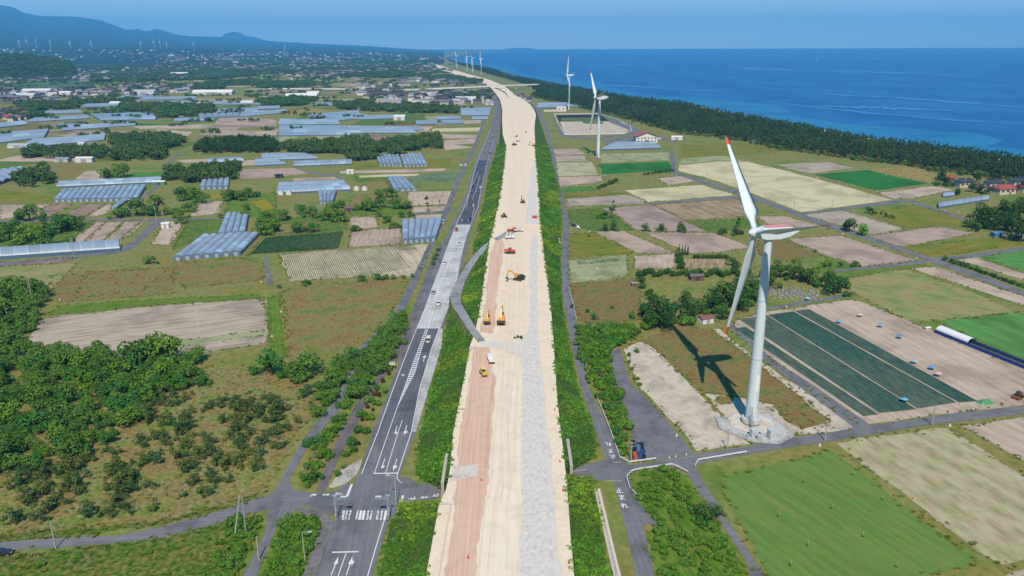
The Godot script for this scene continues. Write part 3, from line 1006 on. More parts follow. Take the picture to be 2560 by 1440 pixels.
func mountain_at(az: float) -> Array:
	for i in MOUNTAIN.size() - 1:
		if az <= MOUNTAIN[i + 1][0]:
			var t: float = clampf(inverse_lerp(MOUNTAIN[i][0], MOUNTAIN[i + 1][0], az), 0.0, 1.0)
			return [lerpf(MOUNTAIN[i][1], MOUNTAIN[i + 1][1], t), lerpf(MOUNTAIN[i][2], MOUNTAIN[i + 1][2], t)]
	return [1.0, 1.0]

func ridge(called: String, prof: Array, dist: float, deep: float, label: String, rough: float) -> void:
	var ns := FastNoiseLite.new()
	ns.seed = called.hash() % 1000
	ns.frequency = 0.02
	var mb := MB.new()
	var grid := []
	var steps := 40
	for i in steps + 1:
		var f := float(i) / steps * (prof.size() - 1)
		var k := mini(int(f), prof.size() - 2)
		var az: float = lerpf(prof[k][0], prof[k + 1][0], f - k)
		var hh: float = lerpf(prof[k][1], prof[k + 1][1], smoothstep(0.0, 1.0, f - k))
		var edge := smoothstep(0.0, 0.06, float(i) / steps) * smoothstep(0.0, 0.06, 1.0 - float(i) / steps)
		var col := []
		for j in 9:
			var t := (j - 4) / 4.0
			var r := dist + t * deep
			var y := hh * (1.0 - absf(t) * absf(t)) * edge + ns.get_noise_2d(i * 14.0, j * 20.0) * rough * hh * (1.0 - absf(t)) * absf(t) * 2.0 - 1.0
			col.append(Vector3(sin(az) * r, y, -cos(az) * r))
		grid.append(col)
	grid_mesh(mb, grid)
	structure(called, mb.mesh(), kind_mat("mountain"), label)
	if called == "near_hill":                 # its wood
		var r := RandomNumberGenerator.new()
		r.seed = 21
		var xf := []
		var cl := []
		for i in steps:
			for j in 8:
				for k in 9:
					var u := r.randf()
					var v := r.randf()
					var p: Vector3 = grid[i][j].lerp(grid[i + 1][j], u).lerp(grid[i][j + 1].lerp(grid[i + 1][j + 1], u), v)
					var w := r.randf_range(16.0, 34.0)
					xf.append(Transform3D(Basis(Vector3.UP, r.randf() * TAU) * Basis.from_scale(Vector3(w, r.randf_range(8.0, 15.0), w)), p - Vector3(0, 2.0, 0)))
					var t := r.randf_range(0.65, 1.3)
					cl.append(Color(t, t, t))
		stuff("hill_wood", plant_proto("canopy", 1).crown, leaf_mat(), xf, "wood covering the dark hill", cl)

func grid_mesh(mb: MB, grid: Array) -> void:
	var nx := grid.size()
	var ny: int = grid[0].size()
	var nor := []
	for i in nx:
		var c := []
		for j in ny:
			var dx: Vector3 = grid[mini(i + 1, nx - 1)][j] - grid[maxi(i - 1, 0)][j]
			var dy: Vector3 = grid[i][mini(j + 1, ny - 1)] - grid[i][maxi(j - 1, 0)]
			var q := dy.cross(dx).normalized()
			c.append(q if q.y > 0.0 else -q)
		nor.append(c)
	for i in nx - 1:
		for j in ny - 1:
			mb.squad(grid[i][j], grid[i + 1][j], grid[i + 1][j + 1], grid[i][j + 1], nor[i][j], nor[i + 1][j], nor[i + 1][j + 1], nor[i][j + 1])
	for p in mb.v:
		mb.uv.append(Vector2(p.x, p.z))
		mb.uv2.append(Vector2(p.x, p.z))

func _ready() -> void:
	rng.seed = 20240601
	# ---- camera
	var cam := Camera3D.new()
	cam.name = "camera"
	add_child(cam)
	cam.position = Vector3(0, CAM_H, 0)
	cam.rotation = Vector3(deg_to_rad(-17.2100), 0, deg_to_rad(-0.2))
	cam.fov = 40.5314
	cam.near = 1.0
	cam.far = 90000.0
	cam.current = true
	# ---- sky and air
	var sky_m := ProceduralSkyMaterial.new()
	sky_m.sky_top_color = Color(0.22, 0.52, 0.735)
	sky_m.sky_horizon_color = Color(0.90, 0.99, 0.93)
	sky_m.sky_curve = 0.052
	sky_m.ground_horizon_color = Color(0.90, 0.99, 0.93)
	sky_m.ground_bottom_color = Color(0.25, 0.3, 0.3)
	sky_m.sun_angle_max = 12.0
	sky_m.sun_curve = 0.1
	var sky := Sky.new()
	sky.sky_material = sky_m
	var env := Environment.new()
	env.background_mode = Environment.BG_SKY
	env.sky = sky
	env.tonemap_mode = Environment.TONE_MAPPER_LINEAR
	env.tonemap_exposure = 1.44
	env.fog_enabled = true
	env.fog_density = 0.000068
	env.fog_light_color = Color(0.38, 0.73, 1.0)
	env.sdfgi_enabled = true
	env.ssao_enabled = true
	env.ssil_enabled = true
	var we := WorldEnvironment.new()
	we.name = "air"
	we.environment = env
	add_child(we)
	# ---- sun: behind the camera, 49 degrees up
	var sun := DirectionalLight3D.new()
	sun.name = "sun"
	sun.light_energy = 1.6
	sun.light_color = Color(1.0, 0.945, 0.855)
	sun.light_angular_distance = 0.53
	sun.shadow_enabled = true
	add_child(sun)
	sun.look_at_from_position(Vector3.ZERO, SUN_DIR, Vector3.UP)
	build_land()
	build_embankment()
	build_roads()
	build_fields()
	build_turbines()
	build_woods()
	build_trees()
	build_greenhouses()
	build_buildings()
	build_vehicles()
	build_street()
	build_small()
	for k in tree_protos:
		tree_protos[k].free()

# ------------------------------------------------------------------ the setting
func build_land() -> void:
	# sea to the horizon
	var sea_m := StandardMaterial3D.new()
	sea_m.albedo_color = lin(34, 96, 158).linear_to_srgb()
	sea_m.roughness = 0.42
	sea_m.metallic_specular = 0.22
	var nt := NoiseTexture2D.new()
	var fn := FastNoiseLite.new()
	fn.frequency = 0.02
	fn.fractal_octaves = 4
	nt.noise = fn
	nt.seamless = true
	nt.as_normal_map = true
	nt.bump_strength = 4.0
	sea_m.normal_enabled = true
	sea_m.normal_texture = nt
	sea_m.normal_scale = 0.5
	var st := noise_tex("sea", 256, 64, 0.02, [srg(26, 96, 158), srg(32, 104, 168), srg(40, 112, 176)], 4, 512, 512)
	sea_m.albedo_color = Color.WHITE
	sea_m.albedo_texture = st
	sea_m.uv1_scale = Vector3(1.0 / 900.0, 1.0 / 500.0, 1.0)
	var far := PackedVector2Array([Vector2(-3000, 2000), Vector2(-3000, -31000), Vector2(24000, -31000), Vector2(30000, -24000), Vector2(30000, 2000)])
	structure("sea", sheet(far, -1.6), sea_m, "blue sea reaching to the horizon")
	var shore := poly2(COAST)
	# shallow band along the shore
	var inner := PackedVector2Array()
	var outer := PackedVector2Array()
	for i in range(1, 19):
		var d := (shore[i + 1] - shore[i - 1]).normalized()
		var s := Vector2(-d.y, d.x)
		if s.x < 0.0:
			s = -s
		inner.append(shore[i] + s * 20.0)
		outer.append(shore[i] + s * (160.0 + 60.0 * sin(i * 1.7)))
	outer.reverse()
	inner.append_array(outer)
	var shallow := sea_m.duplicate()
	shallow.albedo_texture = noise_tex("shallow", 128, 128, 0.02, [srg(34, 112, 164), srg(46, 128, 176), srg(40, 118, 170)], 4)
	structure("shallow_water", sheet(inner, -1.45), shallow, "greener shallow water along the shore")
	# smooth slicks lying on the water
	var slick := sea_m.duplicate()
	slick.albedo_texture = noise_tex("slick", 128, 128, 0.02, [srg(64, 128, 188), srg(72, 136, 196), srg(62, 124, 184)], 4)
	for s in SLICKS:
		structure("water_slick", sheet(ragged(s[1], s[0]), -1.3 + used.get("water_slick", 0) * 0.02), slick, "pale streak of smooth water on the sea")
	# land
	var land := PackedVector2Array()
	for i in shore.size():
		var q := shore[i]
		if i < 16:
			var d := (shore[mini(i + 1, shore.size() - 1)] - shore[maxi(i - 1, 0)]).normalized()
			var s := Vector2(-d.y, d.x)
			if s.x < 0.0:
				s = -s
			q += s * 30.0
		land.append(q)
	land.append(Vector2(-26000, -31000))
	land.append(Vector2(-26000, 600))
	land.append(Vector2(640, 600))
	structure("ground", sheet(land, 0.0), kind_mat("land"), "rough grassland of the coastal plain")
	var beach := PackedVector2Array()
	var back := PackedVector2Array()
	for i in range(0, 19):
		var d := (shore[i + 1] - shore[maxi(i - 1, 0)]).normalized()
		var s := Vector2(-d.y, d.x)
		if s.x < 0.0:
			s = -s
		beach.append(shore[i] + s * (33.0 if i < 16 else 12.0))
		back.append(shore[i] + s * -3.0)
	back.reverse()
	beach.append_array(back)
	structure("beach", sheet(beach, 0.06), kind_mat("sand"), "pale sand beach behind the pines")
	# mountains
	var ns := FastNoiseLite.new()
	ns.seed = 5
	ns.frequency = 0.012
	ns.fractal_octaves = 4
	var mb := MB.new()
	var grid := []
	var radii := [5200, 5600, 6200, 7000, 8000, 9000, 10000, 11500, 13000, 14500, 16000, 17500, 19000, 20500, 22000, 23000, 24000, 25200, 27000, 30000]
	for i in MOUNTAIN.size():
		var col := []
		for r in radii:
			var az: float = MOUNTAIN[i][0]
			col.append(Vector3(sin(az) * r, foot(r, MOUNTAIN[i][2], MOUNTAIN[i][1], az, ns), -cos(az) * r))
		grid.append(col)
	grid_mesh(mb, grid)
	structure("mountain", mb.mesh(), kind_mat("mountain"), "wooded mountain range fading to blue")
	ridge("far_hill", FAR_HILL, 29000.0, 2000.0, "distant round hill behind the range", 0.1)
	ridge("cape", CAPE, 29500.0, 1200.0, "faint cape beyond the bay", 0.1)
	ridge("near_hill", NEAR_HILL, 3950.0, 420.0, "dark wooded hill behind a village", 0.25)

# field borders are never ruler straight
func roughen(p: PackedVector2Array, seed_: int) -> PackedVector2Array:
	var r := RandomNumberGenerator.new()
	r.seed = seed_
	var res := PackedVector2Array()
	for i in p.size():
		var a := p[i]
		var b := p[(i + 1) % p.size()]
		var d := b - a
		var n := clampi(int(d.length() / clampf(a.length() / 60.0, 2.5, 30.0)), 1, 40)
		var s := Vector2(-d.y, d.x).normalized() * clampf(a.length() / 700.0, 0.45, 2.0)
		for j in n:
			res.append(a.lerp(b, float(j) / n) + (s * r.randfn() * 0.7 if j > 0 else Vector2.ZERO))
	return res if Geometry2D.triangulate_polygon(res).size() else p

# a streak of uneven width that thins out at both ends
func ragged(a: Array, w: float) -> PackedVector2Array:
	var p := poly2(a)
	var ns := FastNoiseLite.new()
	ns.seed = a.size() + int(w)
	ns.frequency = 0.07
	var l := PackedVector2Array()
	var r := PackedVector2Array()
	var n := 60
	for i in n + 1:
		var f := float(i) / n * (p.size() - 1)
		var k := mini(int(f), p.size() - 2)
		var c := p[k].lerp(p[k + 1], f - k)
		var d := (p[k + 1] - p[k]).normalized()
		var s := Vector2(-d.y, d.x)
		var t := sin(PI * (i + 0.3) / (n + 0.6))
		l.append(c + s * w * 0.5 * t * (1.0 + ns.get_noise_1d(i * 3.0) * 1.4))
		r.append(c - s * w * 0.5 * t * (1.0 + ns.get_noise_1d(i * 3.0 + 900.0) * 1.4))
	r.reverse()
	l.append_array(r)
	return l

func on_ramp(q: Vector2) -> bool:
	for i in RAMP.size() - 1:
		var a := Vector2(RAMP[i][0] + RAMP[i][2], RAMP[i][1] + RAMP[i][3]) * 0.5
		var b := Vector2(RAMP[i + 1][0] + RAMP[i + 1][2], RAMP[i + 1][1] + RAMP[i + 1][3]) * 0.5
		if Geometry2D.get_closest_point_to_segment(q, a, b).distance_to(q) < 3.4:
			return true
	return false

func build_embankment() -> void:
	var o := Node3D.new()
	o.name = "embankment"
	add_child(o)
	o.set_meta("kind", "structure")
	o.set_meta("label", "raised earth bed of the expressway under construction")
	for side in 2:
		var mb := MB.new()
		for i in BANK.size() - 1:
			var a: Array = BANK[i]
			var b: Array = BANK[i + 1]
			var k := 0 if side == 0 else 4
			var lo := 0 if side == 0 else 6
			var hi := 2 if side == 0 else 4
			mb.quad(Vector3(a[lo], -0.1, a[lo + 1]), Vector3(b[lo], -0.1, b[lo + 1]), Vector3(b[hi], BANK_Y, b[hi + 1]), Vector3(a[hi], BANK_Y, a[hi + 1]))
		for p in mb.v:
			mb.uv.append(Vector2(p.x, p.z))
			mb.uv2.append(Vector2(p.x, p.z))
		part("slope", mb.mesh(), kind_mat("slope"), o)
	var l := PackedVector2Array()
	var r := PackedVector2Array()
	for b in BANK:
		l.append(Vector2(b[2], b[3]))
		r.append(Vector2(b[4], b[5]))
	r.reverse()
	l.append_array(r)
	part("road_bed", sheet(l, BANK_Y, PI * 0.5 + 0.02), kind_mat("dirt_cream"), o)
	for t in TOP:
		part(String(t[1]).replace(" ", "_"), sheet(roughen(poly2(t[3]), 70 + int(t[2] * 1000.0)), BANK_Y + t[2], PI * 0.5), kind_mat(t[0]), o)
	# wheel tracks pressed into the earth
	for tr in [[0.42, 0, 30, 0.3], [0.47, 6, 36, 1.1], [0.56, 14, 44, 2.0], [0.36, 22, 46, 0.7], [0.62, 26, 48, 1.7], [0.3, 30, 46, 2.6]]:
		for side in [-1.0, 1.0]:
			var line := []
			for i in range(tr[1], mini(tr[2], BANK.size())):
				var b: Array = BANK[i]
				var f: float = tr[0] + 0.035 * sin(b[3] * 0.021 + tr[3] * 4.0)
				var q := Vector2(b[2], b[3]).lerp(Vector2(b[4], b[5]), f)
				if line.is_empty() or Vector2(line[-2], line[-1]).distance_to(q) > 1.0:
					line.append(q.x + side * 0.95)
					line.append(q.y)
			part("wheel_track", sheet(strip_poly(line, 0.5), BANK_Y + 0.036 + float(tr[3]) * 0.004, PI * 0.5), kind_mat("track_earth"), o)
	for s in SLABS:
		part("concrete_slab", sheet(poly2(s), BANK_Y + 0.12), kind_mat("concrete_pale"), o)
	# haul ramp: down from the bed to the highway and up again
	var rm := MB.new()
	var sk := MB.new()
	for i in RAMP.size() - 1:
		var a: Array = RAMP[i]
		var b: Array = RAMP[i + 1]
		var c := [Vector3(a[0], a[4], a[1]), Vector3(a[2], a[4], a[3]), Vector3(b[2], b[4], b[3]), Vector3(b[0], b[4], b[1])]
		rm.quad(c[0], c[1], c[2], c[3])
		for e in [[0, 3], [1, 2]]:
			var p0: Vector3 = c[e[0]]
			var p1: Vector3 = c[e[1]]
			var outw: Vector3 = (c[e[0]] - c[1 - e[0]]).normalized()
			sk.quad(p0, p1, Vector3(p1.x + outw.x * p1.y, -0.1, p1.z + outw.z * p1.y), Vector3(p0.x + outw.x * p0.y, -0.1, p0.z + outw.z * p0.y))
	for m in [rm, sk]:
		for p in m.v:
			m.uv.append(Vector2(p.x, p.z))
			m.uv2.append(Vector2(p.x, p.z))
	part("haul_ramp", rm.mesh(), kind_mat("ramp_gravel"), o)
	part("ramp_shoulder", sk.mesh(), kind_mat("verge_green"), o)
	# the bed goes on beyond the overpass
	structure("road_bed_beyond", sheet(poly2(BEYOND), 1.2, 1.2), kind_mat("dirt_cream"), "pale earth of the expressway bed running on to the coast")
	# creeper on the slopes
	var r2 := RandomNumberGenerator.new()
	r2.seed = 77
	var cn := FastNoiseLite.new()
	cn.frequency = 0.05
	cn.seed = 9
	var xf := [[], [], []]
	var cl := [[], [], []]
	for side in 2:
		var lo := 0 if side == 0 else 6
		var hi := 2 if side == 0 else 4
		for i in BANK.size() - 1:
			var a0 := Vector2(BANK[i][lo], BANK[i][lo + 1])
			var a1 := Vector2(BANK[i + 1][lo], BANK[i + 1][lo + 1])
			var b0 := Vector2(BANK[i][hi], BANK[i][hi + 1])
			var b1 := Vector2(BANK[i + 1][hi], BANK[i + 1][hi + 1])
			var w := ((b0 - a0).length() + (b1 - a1).length()) * 0.5
			var ln := (a1 - a0).length()
			if w < 1.5 or a0.y < -900.0:
				continue
			var dense := 1.15 if a0.y > -420.0 else 0.5
			for k in int(w * ln * dense):
				var u := r2.randf()
				var v := r2.randf_range(-0.05, 1.0)
				var q := a0.lerp(a1, u).lerp(b0.lerp(b1, u), v)
				v = clampf(v, 0.0, 1.0)
				var pn := cn.get_noise_2d(q.x, q.y)
				if on_ramp(q):
					continue
				if pn < -0.3 and r2.randf() < 0.75:
					continue
				var s := r2.randf_range(0.6, 1.5) * (1.0 if dense > 1.0 else 1.5) * (1.0 + pn * 0.6)
				var kk := r2.randi() % 3
				xf[kk].append(Transform3D(Basis(Vector3.UP, r2.randf() * TAU) * Basis.from_scale(Vector3(s, s * 0.9, s)), Vector3(q.x, BANK_Y * v, q.y)))
				var t := r2.randf_range(0.72, 1.25) * (1.0 + pn * 0.5)
				var dry := 1.0 + 1.1 * smoothstep(0.05, 0.45, -cn.get_noise_2d(q.x * 0.6 + 300.0, q.y * 0.6))
				cl[kk].append(Color(t * dry * r2.randf_range(0.85, 1.15), t * lerpf(1.0, dry, 0.3), t))
	for k in 3:
		stuff("slope_creeper", plant_proto("cover", k).crown, leaf_mat(), xf[k], "dense green creeper covering the embankment slopes", cl[k])

func build_roads() -> void:
	var i := 0
	for r in ROADS:
		var p := poly2(r[3])
		var d := p[1] - p[0]
		for k in p.size() - 1:
			if (p[k + 1] - p[k]).length() > d.length():
				d = p[k + 1] - p[k]
		structure(String(r[1]).replace(" ", "_"), sheet(p, r[2] + i * 0.0007, d.angle()), kind_mat(r[0]), String(r[1]))
		i += 1
	# painted markings
	var paint := plain("road_paint", 0.8)
	var white := lin(236, 236, 238)
	for m in MARKS:
		structure("road_line", sheet(strip_poly(m[1], m[0]), 0.17 + 0.0006 * used.get("road_line", 0), 0.0, white), paint)
	for z in ZEBRA:
		structure("hatched_bar", sheet(poly2(z), 0.168, 0.0, white), paint)
	var worn := RandomNumberGenerator.new()
	worn.seed = 3
	for z in CROSSING:
		# each bar is worn through in places: built from the patches of paint that are left
		var q := poly2(z)
		var mb := MB.new()
		var full: bool = CROSSING.find(z) in [4, 5, 10]
		for a in 14:
			for b in 3:
				if not full and worn.randf() < 0.3:
					continue
				var u0 := b / 3.0
				var u1 := (b + 1) / 3.0
				var v0 := a / 14.0
				var v1 := (a + 1) / 14.0
				var c := []
				for uv in [[u0, v0], [u1, v0], [u1, v1], [u0, v1]]:
					var s := q[0].lerp(q[1], uv[0]).lerp(q[3].lerp(q[2], uv[0]), uv[1])
					c.append(Vector3(s.x, 0.172, s.y))
				mb.quad(c[0], c[1], c[2], c[3], white)
		structure("crossing_bar", mb.mesh(), paint)
	for a in ARROWS:
		var o := Vector2(a[0], a[1])
		var ang := -deg_to_rad(a[2])
		var ln: float = a[4]
		var mb := MB.new()
		var put := func(pts: Array, y: float) -> void:
			var pp := PackedVector2Array()
			for q in pts:
				pp.append(o + Vector2(q[0] * ln, q[1]).rotated(ang))
			var idx := Geometry2D.triangulate_polygon(pp)
			for i2 in range(0, idx.size(), 3):
				mb.tri(Vector3(pp[idx[i2]].x, y, pp[idx[i2]].y), Vector3(pp[idx[i2 + 1]].x, y, pp[idx[i2 + 1]].y), Vector3(pp[idx[i2 + 2]].x, y, pp[idx[i2 + 2]].y), white)
		var kind: int = a[3]
		if kind != 1:
			put.call([[0.0, -0.12], [0.6, -0.12], [0.6, -0.45], [1.0, 0.0], [0.6, 0.45], [0.6, 0.12], [0.0, 0.12]], 0.171)
		else:
			put.call([[0.0, -0.12], [0.8, -0.12], [0.8, 0.12], [0.0, 0.12]], 0.171)
		if kind > 0:
			var s := 1.0 if kind == 3 else -1.0
			put.call([[0.6, 0.0], [0.7, 0.0], [0.74, s * 0.35], [0.84, s * 0.35], [0.68, s * 0.8], [0.5, s * 0.35], [0.6, s * 0.35]], 0.175)
		structure("road_arrow", mb.mesh(), paint)
	# the word for STOP, one character after another
	var chars := [
		[[0.5, 0, 0.5, 1.0], [0.5, 0.52, 0.82, 0.52], [0.2, 0, 0.2, 0.6], [0, 0, 1, 0]],
		[[0.12, 0.82, 0.88, 0.82], [0.18, 0.58, 0.82, 0.58], [0.5, 1.0, 0.5, 0.2, 0.36, 0.04, 0.2, 0.1, 0.26, 0.24, 0.5, 0.22, 0.88, 0.04]],
		[[0.28, 1.0, 0.28, 0.0], [0.06, 0.74, 0.4, 0.78, 0.04, 0.28], [0.28, 0.5, 0.56, 0.8, 0.68, 0.7, 0.64, 0.12, 0.76, 0.02, 0.98, 0.2]]]
	for w in WORDS:
		var ang := -deg_to_rad(w[3])
		var mb := MB.new()
		var k := 0
		for stv in chars[w[0]]:
			var line := []
			for j in range(0, stv.size(), 2):
				var q := Vector2((stv[j + 1] - 0.5) * w[4], (stv[j] - 0.5) * w[4] * 0.85).rotated(ang)
				line.append(w[1] + q.x)
				line.append(w[2] + q.y)
			for j in range(0, line.size() - 2, 2):
				var pp := strip_poly([line[j], line[j + 1], line[j + 2], line[j + 3]], 0.24)
				var y := 0.175 + k * 0.004
				mb.quad(Vector3(pp[0].x, y, pp[0].y), Vector3(pp[1].x, y, pp[1].y), Vector3(pp[2].x, y, pp[2].y), Vector3(pp[3].x, y, pp[3].y), white)
				k += 1
		structure("painted_word", mb.mesh(), paint, "painted road character")

func build_fields() -> void:
	var i := 0
	for f in FIELDS:
		var t := rng.randf_range(0.96, 1.04)
		var p := roughen(poly2(f[3]), 300 + i)
		structure("field", sheet(p, 0.012 + i * 0.0003, deg_to_rad(f[2]), Color(t, t, t)), kind_mat(f[0]), String(f[1]) + " field")
		i += 1
	# rows of crops
	for r in ROWS:
		var q := poly2(r[5])
		var n: int = r[2]
		var net: bool = r[1] == "net_row"
		var fo := Node3D.new()
		fo.name = numbered("crop_rows")
		add_child(fo)
		fo.set_meta("kind", "structure")
		fo.set_meta("label", "rows of dark green crop" if not net else "dark green netted crop rows")
		var rr := RandomNumberGenerator.new()
		rr.seed = 11 + n
		for k in n:
			var t := (k + 0.5) / n * (1.0 + 1.1 / n) - 0.55 / n
			var a := q[0].lerp(q[1], t)
			var b := q[3].lerp(q[2], t)
			var d := (b - a).normalized()
			var gap := absf(Vector2(-d.y, d.x).dot(q[1] - q[0] + q[2] - q[3])) * 0.5 / n
			var s := Vector2(-d.y, d.x) * gap * float(r[3]) * 0.5
			var mb := MB.new()
			var ns := int((b - a).length() / (3.0 if net else 1.6)) + 1
			var prev := []
			for j in ns + 1:
				var c := a.lerp(b, float(j) / ns)
				var jit := rr.randf_range(0.9, 1.1) if net else rr.randf_range(0.65, 1.3)
				var h: float = r[4] * jit
				var w := s * (rr.randf_range(0.95, 1.05) if net else rr.randf_range(0.7, 1.2))
				var now := [Vector3(c.x - w.x, 0.03, c.y - w.y), Vector3(c.x - w.x * 0.6, h, c.y - w.y * 0.6), Vector3(c.x + w.x * 0.6, h, c.y + w.y * 0.6), Vector3(c.x + w.x, 0.03, c.y + w.y)]
				if j > 0:
					var col := lin(64, 104, 92) if net else (lin(46, 104, 44) if r[1] == "leek_row" else lin(104, 124, 80))
					var tone := rr.randf_range(0.85, 1.15)
					col = Color(col.r * tone, col.g * tone, col.b * tone)
					for e in 3:
						mb.quad(prev[e], prev[e + 1], now[e + 1], now[e], col)
				prev = now
			part("crop_row", mb.mesh(), plain("crop", 0.8), fo)

func build_turbines() -> void:
	var yaw := 0.2
	turbine(Vector3(72.7, 0.9, -215.2), yaw, deg_to_rad(74.0), 58.6, 35.2, true, "large white wind turbine with orange blade tips standing on a round concrete base")
	turbine(Vector3(89.2, 0.3, -808.7), yaw, deg_to_rad(76.0), 60.0, 34.5, true, "white wind turbine with pink nacelle beside the vivid green crop")
	turbine(Vector3(104.2, 0.3, -1448.0), yaw, 0.06, 60.0, 34.5, false, "white wind turbine standing behind a white block by the pine wood")
	var k := 0
	for p in [[-124.0, -3334.0, 62.0, 0.1], [-171.0, -3598.0, 62.0, 0.9], [-209.0, -3841.0, 64.0, 0.4], [-293.0, -4354.0, 62.0, 1.3]]:
		turbine(Vector3(p[0], 0, p[1]), yaw, p[3], p[2], 36.5, false, "small looking white turbine in the row above the far shore")
		k += 1
	var ns := FastNoiseLite.new()
	for az in FAR_TURBINES:
		var m := mountain_at(az)
		var r := 9000.0 + 300.0 * sin(az * 91.0)
		turbine(Vector3(sin(az) * r, foot(r, m[1], m[0], az, ns), -cos(az) * r), yaw, rng.randf() * 2.0, 66.0, 38.0, false, "tiny turbine far off at the foot of the blue mountains", "turbines below the mountains")

func build_woods() -> void:
	# pine belt along the coast
	var p := poly2(PINE_EDGE)
	var c := poly2(COAST).slice(0, 19)
	c.reverse()
	p.append_array(c)
	var pts := scatter(p, 5.0, 91)
	pts.sort_custom(func(m, n): return m.length_squared() < n.length_squared())
	var singles := 0
	var xf := [[], [], [], []]
	var cl := [[], [], [], []]
	var pnz := FastNoiseLite.new()
	pnz.frequency = 0.012
	var r := RandomNumberGenerator.new()
	r.seed = 8
	for q in pts:
		if q.length() > 1300.0 and r.randf() < 0.5:
			continue
		if q.y > -330.0:
			continue
		var k := r.randi() % 4
		var s := r.randf_range(5.6, 8.4) * (1.25 if q.length() > 1300.0 else 1.0)
		if singles < 280 and q.x < -q.y * 0.67:
			singles += 1
			var pt := r.randf_range(0.7, 1.15)
			copy_of(tree_proto("pine", k, [Color(0.8, 0.8, 0.8), Color(1, 1, 1), Color(0.9, 1.0, 0.9)][r.randi() % 3]), "coast_pine", Vector3(q.x, 0, q.y), pt * 5.0, Vector3(s, r.randf_range(4.2, 7.4), s), "dark pine at the landward rim of the shore wood near the " + beside(q), "tree", "pines of the shore wood")
			continue
		xf[k].append(Transform3D(Basis(Vector3.UP, r.randf() * TAU) * Basis.from_scale(Vector3(s, r.randf_range(4.2, 7.4), s)), Vector3(q.x, 0, q.y)))
		var t := r.randf_range(0.6, 1.3) * (1.0 + 0.5 * pnz.get_noise_2d(q.x, q.y))
		cl[k].append(Color(t * r.randf_range(0.85, 1.2), t, t * 0.95))
	for k in 4:
		stuff("pine_wood", plant_proto("pine", k).crown, leaf_mat(), xf[k], "dark pine wood along the shore", cl[k])
	# broadleaf fringe on the landward side
	var ep := poly2(PINE_EDGE)
	var fx := [[], [], [], []]
	var fc := [[], [], [], []]
	for i in 18:
		var d := ep[i + 1] - ep[i]
		for j in int(d.length() / 4.0):
			if pnz.get_noise_2d(ep[i].x + j * 4.0, i * 40.0) < -0.05 or ep[i].y > -330.0:
				continue
			var q := ep[i] + d * r.randf() + Vector2(r.randfn(), r.randfn()) * 4.0
			var k := r.randi() % 4
			var s := r.randf_range(4.5, 9.0)
			fx[k].append(Transform3D(Basis(Vector3.UP, r.randf() * TAU) * Basis.from_scale(Vector3(s, s * r.randf_range(0.7, 1.0), s)), Vector3(q.x, 0, q.y)))
			var t := r.randf_range(0.6, 1.1)
			fc[k].append(Color(t, t, t))
	for k in 4:
		stuff("wood_fringe", plant_proto("broad", k).crown, leaf_mat(), fx[k], "brighter broadleaf trees along the landward edge of the pine wood", fc[k])
	# woods of the plain
	xf = [[], [], []]
	cl = [[], [], []]
	var seed_ := 300
	var wood_trees := 0
	for lists in [[WOODS, 1.0], [FARWOODS, 1.0]]:
		for w in lists[0]:
			var wp := poly2(w)
			var mid := Vector2.ZERO
			for q in wp:
				mid += q / wp.size()
			var sp := clampf(mid.length() / 210.0, 4.6, 70.0)
			seed_ += 1
			if mid.length() < 980.0 and wood_trees < 290:
				var wl := scatter(wp, 6.4, seed_, 1.5)
				for q in wl:
					if wood_trees >= 290:
						break
					wood_trees += 1
					var ws := r.randf_range(6.5, 12.0)
					var wt: Color = TINTS[r.randi() % 5] * 0.86
					wt.a = 1.0
					copy_of(tree_proto("dark", r.randi() % 4, wt), "wood_tree", Vector3(q.x, 0, q.y), r.randf() * TAU, Vector3(ws, ws * r.randf_range(0.75, 1.15), ws), "dense dark tree in the wood near the " + beside(q), "tree", "trees of the plain's nearer woods")
				continue
			for q in scatter(wp, sp, seed_, 1.6):
				var wn := pnz.get_noise_2d(q.x * 2.5, q.y * 2.5)
				if wn < -0.02 and r.randf() < 0.85:
					continue
				var k := r.randi() % 3
				var s := sp * r.randf_range(0.9, 2.2)
				var h := r.randf_range(6.5, 13.0) * (1.0 + wn * 0.5)
				xf[k].append(Transform3D(Basis(Vector3.UP, r.randf() * TAU) * Basis.from_scale(Vector3(s, h, s)), Vector3(q.x, 0, q.y)))
				var t := r.randf_range(0.75, 1.3)
				cl[k].append(Color(t * r.randf_range(0.9, 1.15), t, t))
	# thin hedges and copses strewn over the plain
	var plain_p := PackedVector2Array([Vector2(-500, -700), Vector2(-60, -1100), Vector2(-120, -2600), Vector2(-700, -6500), Vector2(-4200, -6500), Vector2(-2600, -2600)])
	for q in scatter(plain_p, 75.0, 555):
		if r.randf() < 0.45:
			continue
		var d := Vector2(r.randf_range(-1, 1), r.randf_range(-0.25, 0.25)).normalized()
		for j in r.randi_range(2, 9):
			var k := r.randi() % 3
			var s: float = r.randf_range(6.0, 11.0) * clampf(q.length() / 1800.0, 0.8, 2.4)
			var at: Vector2 = q + d * j * s * 0.75 + Vector2(r.randfn(), r.randfn()) * 2.0
			xf[k].append(Transform3D(Basis(Vector3.UP, r.randf() * TAU) * Basis.from_scale(Vector3(s, r.randf_range(5.0, 10.0), s)), Vector3(at.x, 0, at.y)))
			var t := r.randf_range(0.75, 1.3)
			cl[k].append(Color(t, t, t))
	for k in 3:
		stuff("plain_wood", plant_proto("canopy", k).crown, leaf_mat(), xf[k], "woods and hedges on the far plain", cl[k])
	# small patchwork of distant plots
	var n := 0
